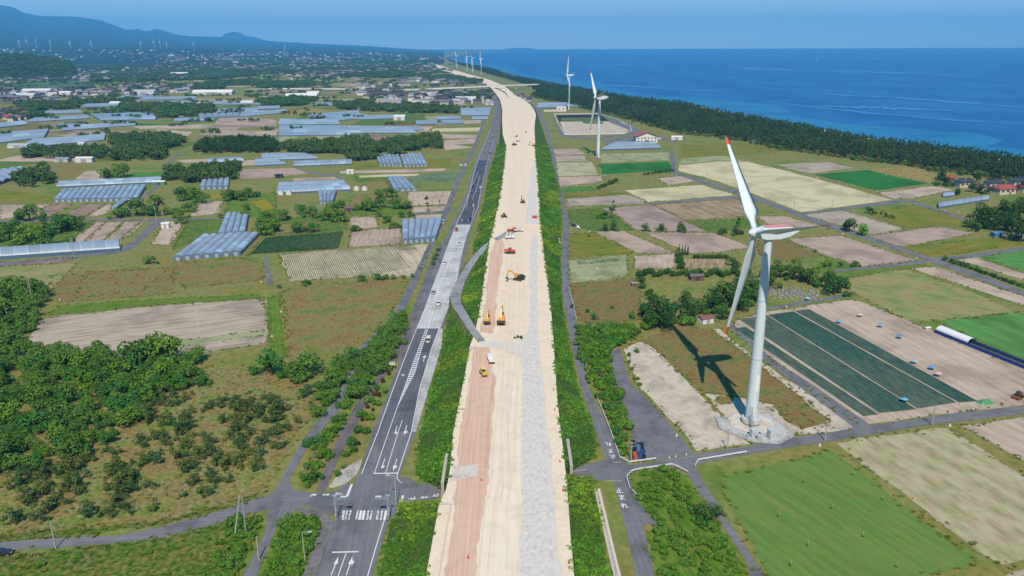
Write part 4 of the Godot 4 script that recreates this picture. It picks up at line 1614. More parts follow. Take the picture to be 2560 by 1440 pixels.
	for q in scatter(plain_p, 105.0, 808):
		var a := r.randf_range(-0.15, 0.15)
		var hw := r.randf_range(22.0, 50.0)
		var hd := r.randf_range(16.0, 42.0)
		var k: String = ["soil_pale", "soil_pink", "meadow", "pale_green", "tan_grass", "soil_brown", "crop_green", "rust_grass", "meadow"][r.randi() % 9]
		var pp := PackedVector2Array()
		for e in [Vector2(-hw, -hd), Vector2(hw, -hd), Vector2(hw, hd), Vector2(-hw, hd)]:
			pp.append(q + Vector2(e).rotated(a))
		structure("field", sheet(pp, 0.004 + n * 0.00001, a), kind_mat(k), "small distant plot")
		n += 1

func build_trees() -> void:
	plant_list(TREES.mid_left, "broad", "leafy_tree", "rounded leafy tree standing near the #", "tree", "trees among the left hand plots", 0.85)
	plant_list(TREES.verge, "broad", "verge_tree", "bright leafy tree in the verge between side road and highway", "tree", "trees of the highway verge", 0.7)
	plant_list(TREES.big_left, "broad", "large_tree", "large spreading tree at the thicket edge near the #", "tree", "large trees by the thicket", 0.95)
	plant_list(TREES.graveyard, "dark", "grove_tree", "dark dense tree of the grove around the graveyard", "tree", "trees of the graveyard grove", 0.95)
	plant_list(TREES.hedge, "bush", "hedge_bush", "bush standing in a hedge line near the #", "shrub", "hedge bushes", 1.1, Color(0.72, 0.78, 0.8))
	plant_list(TREES.field_single, "dark", "field_tree", "lone small tree standing near the #", "tree", "lone trees between the right hand fields", 0.9)
	plant_list(TREES.tall_pine, "pine", "tall_pine", "tall thin pine at a field corner", "tree", "tall lone pines", 1.3)
	plant_list(TREES.yellow, "bush", "yellow_bush", "round yellow green bush beside the country road", "shrub", "", 1.5, Color(1.45, 1.25, 0.75))
	plant_list(TREES.farm_tree, "dark", "farm_tree", "dark tree standing around the tiled farmhouses", "tree", "trees around the farmhouses", 1.1, Color(0.8, 0.85, 0.8))
	plant_list(TREES.cypress, "cypress", "cypress", "slim upright cypress in the hedge corner", "tree", "cypresses", 1.0)
	plant_list(TREES.clipped_dark, "bush", "clipped_bush", "round dark purple brown clipped bush beside the footpath", "shrub", "dark clipped bushes", 1.3, Color(1.0, 0.45, 0.7))
	plant_list(TREES.clipped_bright, "bush", "garden_bush", "round bright green bush beside a path", "shrub", "bright clipped bushes", 1.2)
	plant_list(TREES.near_right, "dark", "round_tree", "round dark tree leaning over the branch lane", "tree", "trees over the branch lane", 0.8)
	plant_list(TREES.dead, "bush", "dead_bush", "withered brown bush between frontage road and parking lot", "shrub", "", 1.1, Color(1.7, 1.0, 1.4))
	var budget := {"broad": 280, "scrub": 295, "bush": 295}
	var seed_ := 40
	for m in MASSES:
		seed_ += 1
		var pts := scatter(poly2(m[4]), m[2], seed_, 1.2)
		if m[0] == "scrub":
			var ns := FastNoiseLite.new()
			ns.seed = 4
			ns.frequency = 0.06
			pts = pts.filter(func(q): return ns.get_noise_2d(q.x, q.y) > -0.12)
		var hf: float = {"broad": 0.95, "scrub": 1.0, "bush": 0.95}[m[0]]
		var called: String = {"broad": "thicket_tree", "scrub": "scrub_pine", "bush": "wild_shrub"}[m[0]]
		var cat: String = "shrub" if m[0] == "bush" else "tree"
		var most: int = mini(pts.size(), budget[m[0]])
		budget[m[0]] -= most
		print(m[1], " ", pts.size())
		plant_mass(pts, m[0], m[3], hf, called, m[1], cat, m[1].substr(0, 60), most, "undergrowth of the same thicket")
	# weeds along every field edge
	var r := RandomNumberGenerator.new()
	r.seed = 66
	var xf := [[], []]
	var cl := [[], []]
	for f in FIELDS:
		var p := poly2(f[3])
		if p[0].length() > 700.0:
			continue
		for i in p.size():
			var a := p[i]
			var b := p[(i + 1) % p.size()]
			for j in int((b - a).length() / 1.1):
				if r.randf() < 0.3:
					continue
				var q := a.lerp(b, r.randf()) + Vector2(r.randfn(), r.randfn()) * 0.7
				var s := r.randf_range(0.5, 1.5)
				var k := r.randi() % 2
				xf[k].append(Transform3D(Basis(Vector3.UP, r.randf() * TAU) * Basis.from_scale(Vector3(s, s * 0.7, s)), Vector3(q.x, 0, q.y)))
				var t := r.randf_range(0.85, 1.35)
				cl[k].append(Color(t * r.randf_range(0.8, 1.2), t, t * 0.8))
	for f in FIELDS:
		if not f[0] in ["verge_green", "scrub_ground", "rust_grass", "dry_grass", "meadow"] or absf(f[3][1]) > 420.0:
			continue
		var dry: bool = f[0] in ["rust_grass", "dry_grass"]
		for q in scatter(poly2(f[3]), 3.1 if dry else 1.9, 31, 1.4):
			if r.randf() < 0.35:
				continue
			var s := r.randf_range(0.4, 1.1 if dry else 1.5)
			var k := r.randi() % 2
			xf[k].append(Transform3D(Basis(Vector3.UP, r.randf() * TAU) * Basis.from_scale(Vector3(s, s * 0.6, s)), Vector3(q.x, 0, q.y)))
			var t := r.randf_range(0.75, 1.45)
			cl[k].append(Color(t * (r.randf_range(1.1, 1.6) if dry else r.randf_range(0.75, 1.35)), t, t * 0.85))
	for k in 2:
		stuff("field_weeds", plant_proto("tuft", k).crown, leaf_mat(), xf[k], "weeds and grass tufts along the field edges", cl[k])

func build_greenhouses() -> void:
	for d in GH:
		greenhouse(d)

# ------------------------------------------------------------------ buildings
func build_buildings() -> void:
	var dark := lin(62, 64, 74)
	var red := lin(168, 84, 58)
	var brown := lin(118, 84, 72)
	var grey := lin(150, 152, 156)
	var pale := lin(226, 226, 224)
	var cream := lin(216, 206, 188)
	# tiled farmhouses by the pine wood
	var farm := [
		[366, -628, 0.2, 13.0, 8.0, 4.6, dark, "two storey farmhouse with dark tiled roof beside twin poles"],
		[380, -598, 0.25, 15.0, 9.0, 4.4, red, "large farmhouse with orange red tiled roof"],
		[387, -622, 0.15, 13.0, 8.0, 4.8, dark, "dark tiled house behind the orange roofed farmhouse"],
		[370, -612, 1.7, 9.0, 6.5, 3.2, brown, "low brown tiled outbuilding of the farm"],
		[412, -630, 0.1, 14.0, 8.5, 4.6, dark, "dark tiled house next to a pale roof at the wood's edge"],
		[402, -606, 0.3, 12.0, 8.0, 4.2, red, "red tiled house beside the orange roofed farmhouse"],
		[369, -657, 0.1, 10.0, 6.5, 3.0, red, "small red tiled barn behind a dark tree"],
		[420, -590, 1.8, 12.0, 8.0, 4.4, dark, "dark tiled house beside the lane into the hamlet"],
		[400, -560, 0.2, 11.0, 8.0, 4.2, dark, "dark tiled house half hidden by big trees"]]
	for f in farm:
		var pr := house_proto(f[3], f[4], f[5], f[6], cream, 0.22)
		copy_of(pr, "farmhouse", Vector3(f[0], 0, f[1]), f[2], Vector3.ONE, f[7], "house", "farmhouses by the pine wood")
		pr.free()
	shed(Vector3(425, 0, -612), 0.2, 10, 6, 3.4, lin(230, 228, 222), pale, "pale roofed shed among dark tiled houses")
	# hall with the red gabled roof, by the basin
	var hall := thing("town_hall", Vector3(160, 0, -944), 0.08, "white two storey hall with a wide red gabled roof", "building")
	var mb := MB.new()
	mb.box(Vector3(0, 4, 0), Vector3(26, 8, 16), lin(236, 234, 228))
	mb.tri(Vector3(-13, 8, 8.02), Vector3(0, 12.2, 8.02), Vector3(13, 8, 8.02), lin(236, 234, 228))
	mb.tri(Vector3(-13, 8, -8.02), Vector3(13, 8, -8.02), Vector3(0, 12.2, -8.02), lin(236, 234, 228))
	part("wall", mb.mesh(), plain("plaster", 0.9), hall)
	mb = MB.new()
	for s in [-1.0, 1.0]:
		mb.quad(Vector3(s * 14, 7.7, -9.4), Vector3(0, 12.7, -9.4), Vector3(0, 12.7, 9.4), Vector3(s * 14, 7.7, 9.4), lin(186, 82, 56))
		mb.quad(Vector3(s * 14, 7.4, 9.4), Vector3(0, 12.4, 9.4), Vector3(0, 12.7, 9.4), Vector3(s * 14, 7.7, 9.4), lin(150, 70, 50))
	part("roof", mb.mesh(), plain("tile", 0.45, 0.5), hall)
	for fl in 2:
		for i in 6:
			mb = MB.new()
			mb.box(Vector3(-10.2 + i * 4.1, 2.0 + fl * 3.6, 8.06), Vector3(1.5 if (i + fl) % 3 else 2.4, 1.5, 0.12), lin(58, 66, 80))
			part("window", mb.mesh(), plain("pane", 0.15, 0.6), hall)
	mb = MB.new()
	mb.box(Vector3(0, 1.5, 8.4), Vector3(4, 3, 0.8), lin(90, 84, 80))
	part("entrance", mb.mesh(), plain("plaster", 0.9), hall)
	# white block with two openings
	var blk := thing("pump_house", Vector3(88, 0, -1412), 0.03, "white concrete block with two dark openings beside a long wall", "building")
	mb = MB.new()
	mb.box(Vector3(0, 4.4, 0), Vector3(17, 8.8, 12), lin(236, 232, 226))
	part("wall", mb.mesh(), plain("plaster", 0.9), blk)
	for x in [-4.0, 3.6]:
		mb = MB.new()
		mb.box(Vector3(x, 4.2, 6.05), Vector3(2.0, 2.6, 0.2), lin(58, 60, 66))
		part("dark_opening", mb.mesh(), plain("pane", 0.15, 0.6), blk)
	mb = MB.new()
	mb.box(Vector3(0, 8.95, 0), Vector3(17.6, 0.3, 12.6), lin(214, 210, 204))
	part("parapet", mb.mesh(), plain("plaster", 0.9), blk)
	mb = MB.new()
	mb.box(Vector3(-20, 1.6, 6), Vector3(22, 3.2, 0.5), lin(226, 214, 200))
	part("side_wall", mb.mesh(), plain("plaster", 0.9), blk)
	shed(Vector3(203, 0, -968), -0.25, 13, 8, 3.6, lin(236, 236, 236), lin(232, 232, 230), "low white shed near the red roofed hall")
	shed(Vector3(176, 0, -958), 0.05, 10, 4, 2.6, lin(236, 236, 236), lin(150, 148, 146), "open carport beside the red roofed hall")
	shed(Vector3(285, 0, -925), 0.1, 9, 7, 3.2, lin(96, 100, 108), lin(120, 118, 116), "dark small shed by a sand bank near the pines")
	# sheds around the graveyard grove
	shed(Vector3(80.5, 0, -306), 0.35, 5.2, 4.2, 2.3, lin(150, 92, 78), lin(226, 228, 228), "little shed with rusty red roof at the grove edge")
	shed(Vector3(90.6, 0, -368), 0.1, 6.5, 4.2, 2.4, lin(122, 110, 104), lin(112, 98, 90), "weathered brown shed inside the hedge garden")
	shed(Vector3(58.6, 0, -358), 0.2, 2.6, 2.2, 1.6, lin(160, 150, 150), lin(126, 112, 106), "tiny hut on the rusty grass")
	shed(Vector3(118.5, 0, -362), 0.0, 4.0, 3.0, 2.2, lin(150, 136, 130), lin(150, 110, 90), "little brown hut by the gravestones")
	shed(Vector3(291, 0, -456), 0.25, 7, 4, 2.4, lin(82, 140, 190), lin(96, 130, 160), "blue sheet covered shed under dark trees")
	shed(Vector3(300, 0, -452), 0.25, 6, 4, 2.2, lin(150, 170, 190), lin(110, 120, 140), "grey blue sheet covered stack under dark trees")
	# left side small buildings
	shed(Vector3(-146.5, 0, -708), 0.1, 6, 4, 3.2, lin(240, 240, 240), lin(238, 238, 238), "small white tank shed at a lane corner")
	shed(Vector3(-205, 0, -686), 0.1, 6.5, 4.5, 2.8, lin(56, 58, 64), lin(80, 78, 78), "small black roofed open shed on ploughed land")
	shed(Vector3(-46.8, 0, -756), 0.1, 7, 5, 2.8, lin(110, 100, 98), lin(206, 198, 188), "little brown roofed house beside the side road")
	shed(Vector3(-114.5, 0, -539), 0.3, 5.5, 4, 2.4, lin(126, 92, 98), lin(120, 100, 96), "small mauve roofed hut between trees")
	shed(Vector3(-221, 0, -488), 0.1, 4.6, 3.6, 3.0, lin(240, 240, 240), lin(236, 236, 236), "white box hut on the garden plot")
	shed(Vector3(-296, 0, -652), 0.15, 10, 5, 2.8, lin(236, 240, 236), lin(110, 140, 120), "white roofed green shed beside the five-bay greenhouse")
	for x in [-180.2, -174.0, -124.5, -118.0]:
		var wt := thing("water_tank", Vector3(x, 0, -604.0 if x < -150.0 else -622.0), 0.0, "white round topped tank in front of the long flat greenhouse", "tank", "white tanks by the greenhouses")
		mb = MB.new()
		mb.tube(Vector3(0, 0, 0), Vector3(0, 2.6, 0), 2.4, 2.4, 14, lin(238, 238, 238))
		part("drum", mb.mesh(), plain("gelcoat", 0.38, 0.5), wt)
		mb = MB.new()
		mb.tube(Vector3(0, 2.6, 0), Vector3(0, 3.3, 0), 2.4, 0.8, 14, lin(240, 240, 240))
		part("lid", mb.mesh(), plain("gelcoat", 0.38, 0.5), wt)
	# larger sheds and halls far on the plain
	var i := 0
	for s in SHEDS:
		var rc: Color = [lin(236, 236, 236), lin(214, 218, 222), lin(190, 190, 190), lin(236, 234, 230), lin(150, 160, 172)][i % 5]
		if i in [2, 3, 4]:
			rc = lin(244, 244, 244)
		if i == 9:
			rc = lin(166, 154, 148)
		shed(Vector3(s[0], 0, s[1]), rng.randf_range(-0.1, 0.1), s[2], s[4], s[3], rc, lin(224, 222, 220) if i % 3 else lin(200, 202, 206), "pale roofed works hall standing alone on the far plain", "hall", "pale halls on the far plain", "works_hall")
		i += 1
	# village houses
	var protos := []
	for c in [[dark, cream], [dark, pale], [red, cream], [grey, pale], [brown, cream], [lin(84, 88, 104), lin(200, 196, 190)]]:
		protos.append(house_proto(11.0, 8.0, 4.8, c[0], c[1], 0.15))
	var kk := 0
	for v in VILLAGES:
		var p := poly2(v[1])
		var got := 0
		var r := RandomNumberGenerator.new()
		r.seed = 900 + kk
		var lo := p[0]
		var hi := p[0]
		for q in p:
			lo = lo.min(q)
			hi = hi.max(q)
		for tries in 4000:
			if got >= int(v[0]):
				break
			var q := Vector2(r.randf_range(lo.x, hi.x), r.randf_range(lo.y, hi.y))
			if Geometry2D.is_point_in_polygon(q, p):
				var s := r.randf_range(0.85, 1.4)
				var hk: int = [0, 0, 1, 2, 3, 4, 5][r.randi() % 7]
				copy_of(protos[hk], "village_house", Vector3(q.x, 0, q.y), r.randf() * TAU, Vector3(s, s, s), ["dark roofed cream house", "dark roofed white house", "red tiled cream house", "grey roofed white house", "brown tiled cream house", "slate blue roofed house"][hk] + " in the " + VILLAGE_NAMES[kk], "house", "village houses on the plain")
				got += 1
		kk += 1
	# the towns beyond: too far to tell the houses apart
	var bm := MB.new()
	bm.box(Vector3(0, 0.5, 0), Vector3(1, 1, 0.8), lin(220, 220, 220))
	for s in [-1.0, 1.0]:
		bm.quad(Vector3(-0.53, 1.0, s * 0.45), Vector3(0.53, 1.0, s * 0.45), Vector3(0.53, 1.3, 0), Vector3(-0.53, 1.3, 0), lin(150, 150, 156))
	var bmesh := bm.mesh()
	var rt := RandomNumberGenerator.new()
	rt.seed = 4242
	var tn := FastNoiseLite.new()
	tn.frequency = 0.0011
	var xf := []
	var cl := []
	for t in TOWN:
		var p := poly2(t)
		var mid := Vector2.ZERO
		for q in p:
			mid += q / p.size()
		var sp := clampf(mid.length() / 75.0, 34.0, 170.0)
		for q in scatter(p, sp, 71, 1.6):
			if rt.randf() < 0.3 + 0.65 * smoothstep(-0.15, 0.2, -tn.get_noise_2d(q.x, q.y)):
				continue
			if q.length() > 9300.0:
				continue
			var w := rt.randf_range(10.0, 26.0) * (2.4 if rt.randf() < 0.12 else 1.0)
			var az := atan2(q.x, -q.y)
			var m := mountain_at(az)
			var y := 0.0
			if q.length() > 5200.0:
				y = foot(q.length(), m[1], m[0], az, FastNoiseLite.new())
			xf.append(Transform3D(Basis(Vector3.UP, rt.randf() * TAU) * Basis.from_scale(Vector3(w, rt.randf_range(5, 10), w)), Vector3(q.x, y - 0.5, q.y)))
			var g: float = [0.2, 0.3, 0.4, 0.7, 1.1][rt.randi() % 5]
			cl.append(Color(g * rt.randf_range(0.9, 1.1), g, g * rt.randf_range(0.95, 1.1)))
	print("town ", xf.size())
	stuff("far_town", bmesh, plain("plaster", 0.9), xf, "far towns of pale and dark roofs on the plain", cl)
	for p in protos:
		p.free()
	# overpass
	var ov := thing("overpass", Vector3.ZERO, 0.0, "long white overpass bridge crossing the expressway bed", "bridge")
	var prev := []
	for j in range(0, DECK.size(), 3):
		var c := Vector3(DECK[j], DECK[j + 1], DECK[j + 2])
		if prev.size():
			var a: Vector3 = prev[0]
			var d := (c - a).normalized()
			var s := Vector3(-d.z, 0, d.x) * 5.5
			mb = MB.new()
			for e in [[-1.2, 0.0, 1.0], [0.0, 0.9, 0.0]]:
				pass
			mb.quad(a - s, a + s, c + s, c - s, lin(200, 198, 196))
			mb.quad(a - s + Vector3.DOWN * 1.8, a + s + Vector3.DOWN * 1.8, c + s + Vector3.DOWN * 1.8, c - s + Vector3.DOWN * 1.8, lin(190, 188, 186))
			part("deck", mb.mesh(), plain("concrete", 0.9), ov)
			for sd in [-1.0, 1.0]:
				mb = MB.new()
				mb.quad(a + s * sd + Vector3.DOWN * 1.8, c + s * sd + Vector3.DOWN * 1.8, c + s * sd + Vector3.UP * 1.1, a + s * sd + Vector3.UP * 1.1, lin(236, 236, 234))
				mb.quad(a + s * sd * 0.95 + Vector3.UP * 1.1, c + s * sd * 0.95 + Vector3.UP * 1.1, c + s * sd + Vector3.UP * 1.1, a + s * sd + Vector3.UP * 1.1, lin(236, 236, 234))
				part("parapet", mb.mesh(), plain("concrete", 0.9), ov)
			var nb := int((c - a).length() / 38.0)
			for b in nb:
				var q := a.lerp(c, (b + 0.5) / nb)
				if q.y < 4.5 or absf(q.x + 12.0) < 22.0:
					continue
				mb = MB.new()
				mb.box(Vector3(q.x, (q.y - 1.8) * 0.5, q.z), Vector3(2.0, q.y - 1.8, 7.0), lin(206, 204, 200))
				part("pier", mb.mesh(), plain("concrete", 0.9), ov)
		prev = [c]
	# dark panelled retaining wall of the bed near the overpass
	var rw := thing("retaining_wall", Vector3.ZERO, 0.0, "curved black panelled retaining wall near the overpass", "wall")
	for j in range(0, WALL_DARK.size() - 2, 2):
		var a := Vector2(WALL_DARK[j], WALL_DARK[j + 1])
		var b := Vector2(WALL_DARK[j + 2], WALL_DARK[j + 3])
		var n := maxi(1, int((b - a).length() / 30.0))
		for k in n:
			var p0 := a.lerp(b, float(k) / n)
			var p1 := a.lerp(b, (k + 0.96) / n)
			mb = MB.new()
			var dd := (p1 - p0)
			mb.box(Vector3((p0.x + p1.x) * 0.5, 3.6, (p0.y + p1.y) * 0.5), Vector3(dd.length(), 7.2, 0.6), lin(54, 56, 66), Basis(Vector3.UP, -dd.angle()))
			part("panel", mb.mesh(), plain("concrete", 0.9), rw)
	# basin
	var kinds := ["sand", "dark_bank", "basin_green", "basin_green"]
	for j in 4:
		structure("basin", sheet(poly2(BASIN[j]), 0.07 + j * 0.03), kind_mat(kinds[j]), ["sandy floor of the drained basin", "dark lined bank of the basin", "grass in the basin", "grass clump in the basin"][j])
	var kb := thing("basin_wall", Vector3.ZERO, 0.0, "white concrete kerb wall round the drained basin", "wall")
	wall_line(kb, BASIN_KERB, 1.0, 0.8, lin(236, 236, 236), "kerb")
	# driving range net and far chimney
	var net := thing("golf_net", Vector3(-1118, 0, -3080), 0.25, "tall green netting of a driving range among trees", "net")
	mb = MB.new()
	for k in 11:
		mb.tube(Vector3(-52 + k * 10.4, 0, 0), Vector3(-52 + k * 10.4, 30, 0), 0.5, 0.4, 5, lin(60, 120, 110))
	part("mast", mb.mesh(), plain("steel", 0.5, 0.5), net)
	mb = MB.new()
	for k in 40:
		mb.box(Vector3(-52 + k * 2.67, 14, 0), Vector3(0.9, 28, 0.1), lin(50, 116, 112))
	part("netting", mb.mesh(), plain("steel", 0.5, 0.5), net)

func wall_line(o: Node3D, a: Array, h: float, w: float, col: Color, called: String, y := 0.0) -> void:
	for j in range(0, a.size() - 2, 2):
		var p0 := Vector2(a[j], a[j + 1])
		var p1 := Vector2(a[j + 2], a[j + 3])
		var d := p1 - p0
		var mb := MB.new()
		mb.box(Vector3((p0.x + p1.x) * 0.5, y + h * 0.5, (p0.y + p1.y) * 0.5), Vector3(d.length(), h, w), col, Basis(Vector3.UP, -d.angle()))
		part(called, mb.mesh(), plain("concrete", 0.9), o)

# ------------------------------------------------------------------ vehicles
func build_vehicles() -> void:
	var white := lin(240, 240, 240)
	var silver := lin(190, 194, 200)
	var black := lin(52, 54, 62)
	var list := [["white_van", "van", white, "white van on the dark asphalt beside the hatched median"], ["white_kei", "kei", white, "small white car heading down the concrete roadway"],
		["silver_suv", "suv", silver, "silver car driving away on the concrete roadway"], ["white_sedan", "sedan", white, "white sedan on the concrete roadway near the ramp foot"],
		["white_car2", "suv", white, "white car on the concrete roadway above the ramp junction"], ["red_car", "suv", lin(190, 40, 48), "red car at the start of the concrete roadway"],
		["dark1", "suv", black, "dark blue car on the fresh asphalt with turn arrows"], ["white3", "kei", white, "white car waiting at the small crossroads on fresh asphalt"],
		["dark2", "sedan", black, "black car beside the hatched part of the fresh asphalt"], ["white4", "sedan", white, "white car opposite the black car on fresh asphalt"],
		["white5", "sedan", lin(210, 226, 236), "pale blue car where the fresh asphalt ends"], ["grey6", "sedan", lin(150, 152, 160), "small grey car far up the highway"],
		["dark7", "suv", black, "small dark car far up the highway past the ditch"], ["side_car", "van", lin(200, 208, 216), "pale van parked on the side road by the six-bay greenhouse"],
		["dark8", "sedan", black, "small black car far up the highway before the ditch"], ["white9", "van", white, "small white van far up the highway"], ["grey10", "sedan", silver, "small silver car farthest up the highway"]]
	for c in list:
		car(CARS[c[0]], c[1], c[2], c[3])
	car(LOT_CARS[0], "sedan", black, "black car parked on grass beside the frontage road", 0.05, "cars parked by the frontage road")
	car(LOT_CARS[1], "kei", white, "white car parked on grass beside the frontage road", 0.05, "cars parked by the frontage road")
	car(LOT_CARS[2], "sedan", black, "black car parked at the bottom lane by a pale plot", 0.08, "cars parked by the lane")
	var Y := BANK_Y + 0.03
	var yel := lin(238, 178, 62)
	excavator(Vector3(-9.9, Y, -291.3), 1.75, -0.35, yel, "small yellow excavator with folded boom next to a larger one", 0.85)
	excavator(Vector3(-4.3, Y, -291.2), 1.6, -0.15, yel, "large yellow excavator with raised boom on the earth bed", 1.12)
	excavator(Vector3(3.2, Y, -351.5), 2.6, 1.0, yel, "yellow excavator with a black engine house digging", 1.1, lin(60, 56, 52))
	crawler(Vector3(-0.6, Y, -401.3), 0.15, lin(226, 96, 50), "orange crawler dumper on the earth bed", false)
	excavator(Vector3(7.8, Y, -540.9), 1.2, 0.5, lin(150, 120, 80), "dull brown excavator at work farther up the bed", 0.9)
	crawler(Vector3(-5.0, Y, -492.8), 1.8, lin(236, 204, 130), "pale yellow bulldozer on the left half of the bed", true)
	roller(Vector3(-9.7, Y, -240.5), 1.9, "yellow road roller with canopy on pink earth")
	truck(Vector3(-7.5, Y, -252.5), 1.75, white, white, "white flatbed truck parked on pink earth")
	truck(Vector3(4.1, Y, -452.0), 0.3, white, lin(226, 226, 226), "white pickup truck by the top of the haul ramp", "pickup_truck")
	truck(Vector3(0.1, Y, -453.0), 0.4, lin(232, 108, 56), lin(220, 104, 60), "orange truck by the top of the haul ramp")
	truck(Vector3(-1.0, Y, -434.0), 0.1, white, white, "white truck standing below the haul ramp top")
	crawler(Vector3(2.8, Y, -875.0), 0.4, lin(120, 96, 72), "small brown crawler near the far end of the bed", true)
	excavator(Vector3(24.8, Y, -867.0), 2.4, 0.2, lin(226, 176, 90), "small yellow excavator near the far bed edge", 1.0)
	truck(Vector3(8.0, Y, -909.0), 0.1, white, lin(120, 160, 190), "small white truck with blue bed far up the bed")
	truck(Vector3(6.0, Y, -959.5), 1.2, lin(220, 190, 110), lin(200, 170, 110), "yellow dump truck far up the bed")
	roller(Vector3(18.5, Y, -1005.0), 1.5, "tiny road roller at the far end of the bed")
	# red bin by the bed edge
	var bin := thing("steel_bin", Vector3(14.7, Y, -490.0), 0.1, "red steel bin at the right edge of the bed", "bin")
	var mb := MB.new()
	mb.slab([Vector2(-1.2, 0.1), Vector2(1.2, 0.1), Vector2(1.6, 1.5), Vector2(-1.6, 1.5)], 1.8, lin(214, 74, 58))
	part("body", mb.mesh(), plain("machine_paint", 0.4, 0.5), bin)
	mb = MB.new()
	mb.box(Vector3(0, 1.53, 0), Vector3(3.3, 0.1, 2.0), lin(236, 120, 100))
	part("rim", mb.mesh(), plain("machine_paint", 0.4, 0.5), bin)
	# tractor on the broad pale field
	var tr := thing("tractor", Vector3(165.0, 0.0, -232.0), 0.6, "brown orange farm tractor on the broad pale field", "tractor")
	tr.scale = Vector3.ONE * 1.15
	mb = MB.new()
	mb.slab([Vector2(0.0, 0.7), Vector2(1.9, 0.7), Vector2(1.9, 1.3), Vector2(0.0, 1.4)], 0.8, lin(196, 104, 66), Vector3.ZERO, Basis.IDENTITY, 0.06)
	part("hood", mb.mesh(), plain("machine_paint", 0.4, 0.5), tr)
	mb = MB.new()
	mb.slab([Vector2(-1.1, 1.0), Vector2(0.1, 1.0), Vector2(0.0, 2.2), Vector2(-1.1, 2.2)], 1.2, lin(60, 64, 70), Vector3.ZERO, Basis.IDENTITY, 0.05)
	part("cab", mb.mesh(), plain("car_glass", 0.1, 0.7), tr)
	mb = MB.new()
	mb.box(Vector3(-1.7, 0.6, 0), Vector3(1.0, 0.5, 2.0), lin(150, 92, 66))
	part("tiller", mb.mesh(), plain("machine_paint", 0.4, 0.5), tr)
	for s in [-1.0, 1.0]:
		for w in [[-0.6, 0.72], [1.4, 0.42]]:
			mb = MB.new()
			mb.tube(Vector3(w[0], w[1], s * 0.6), Vector3(w[0], w[1], s * 0.95), w[1], w[1], 14, lin(50, 48, 46))
			part("wheel", mb.mesh(), plain("rubber", 0.8), tr)

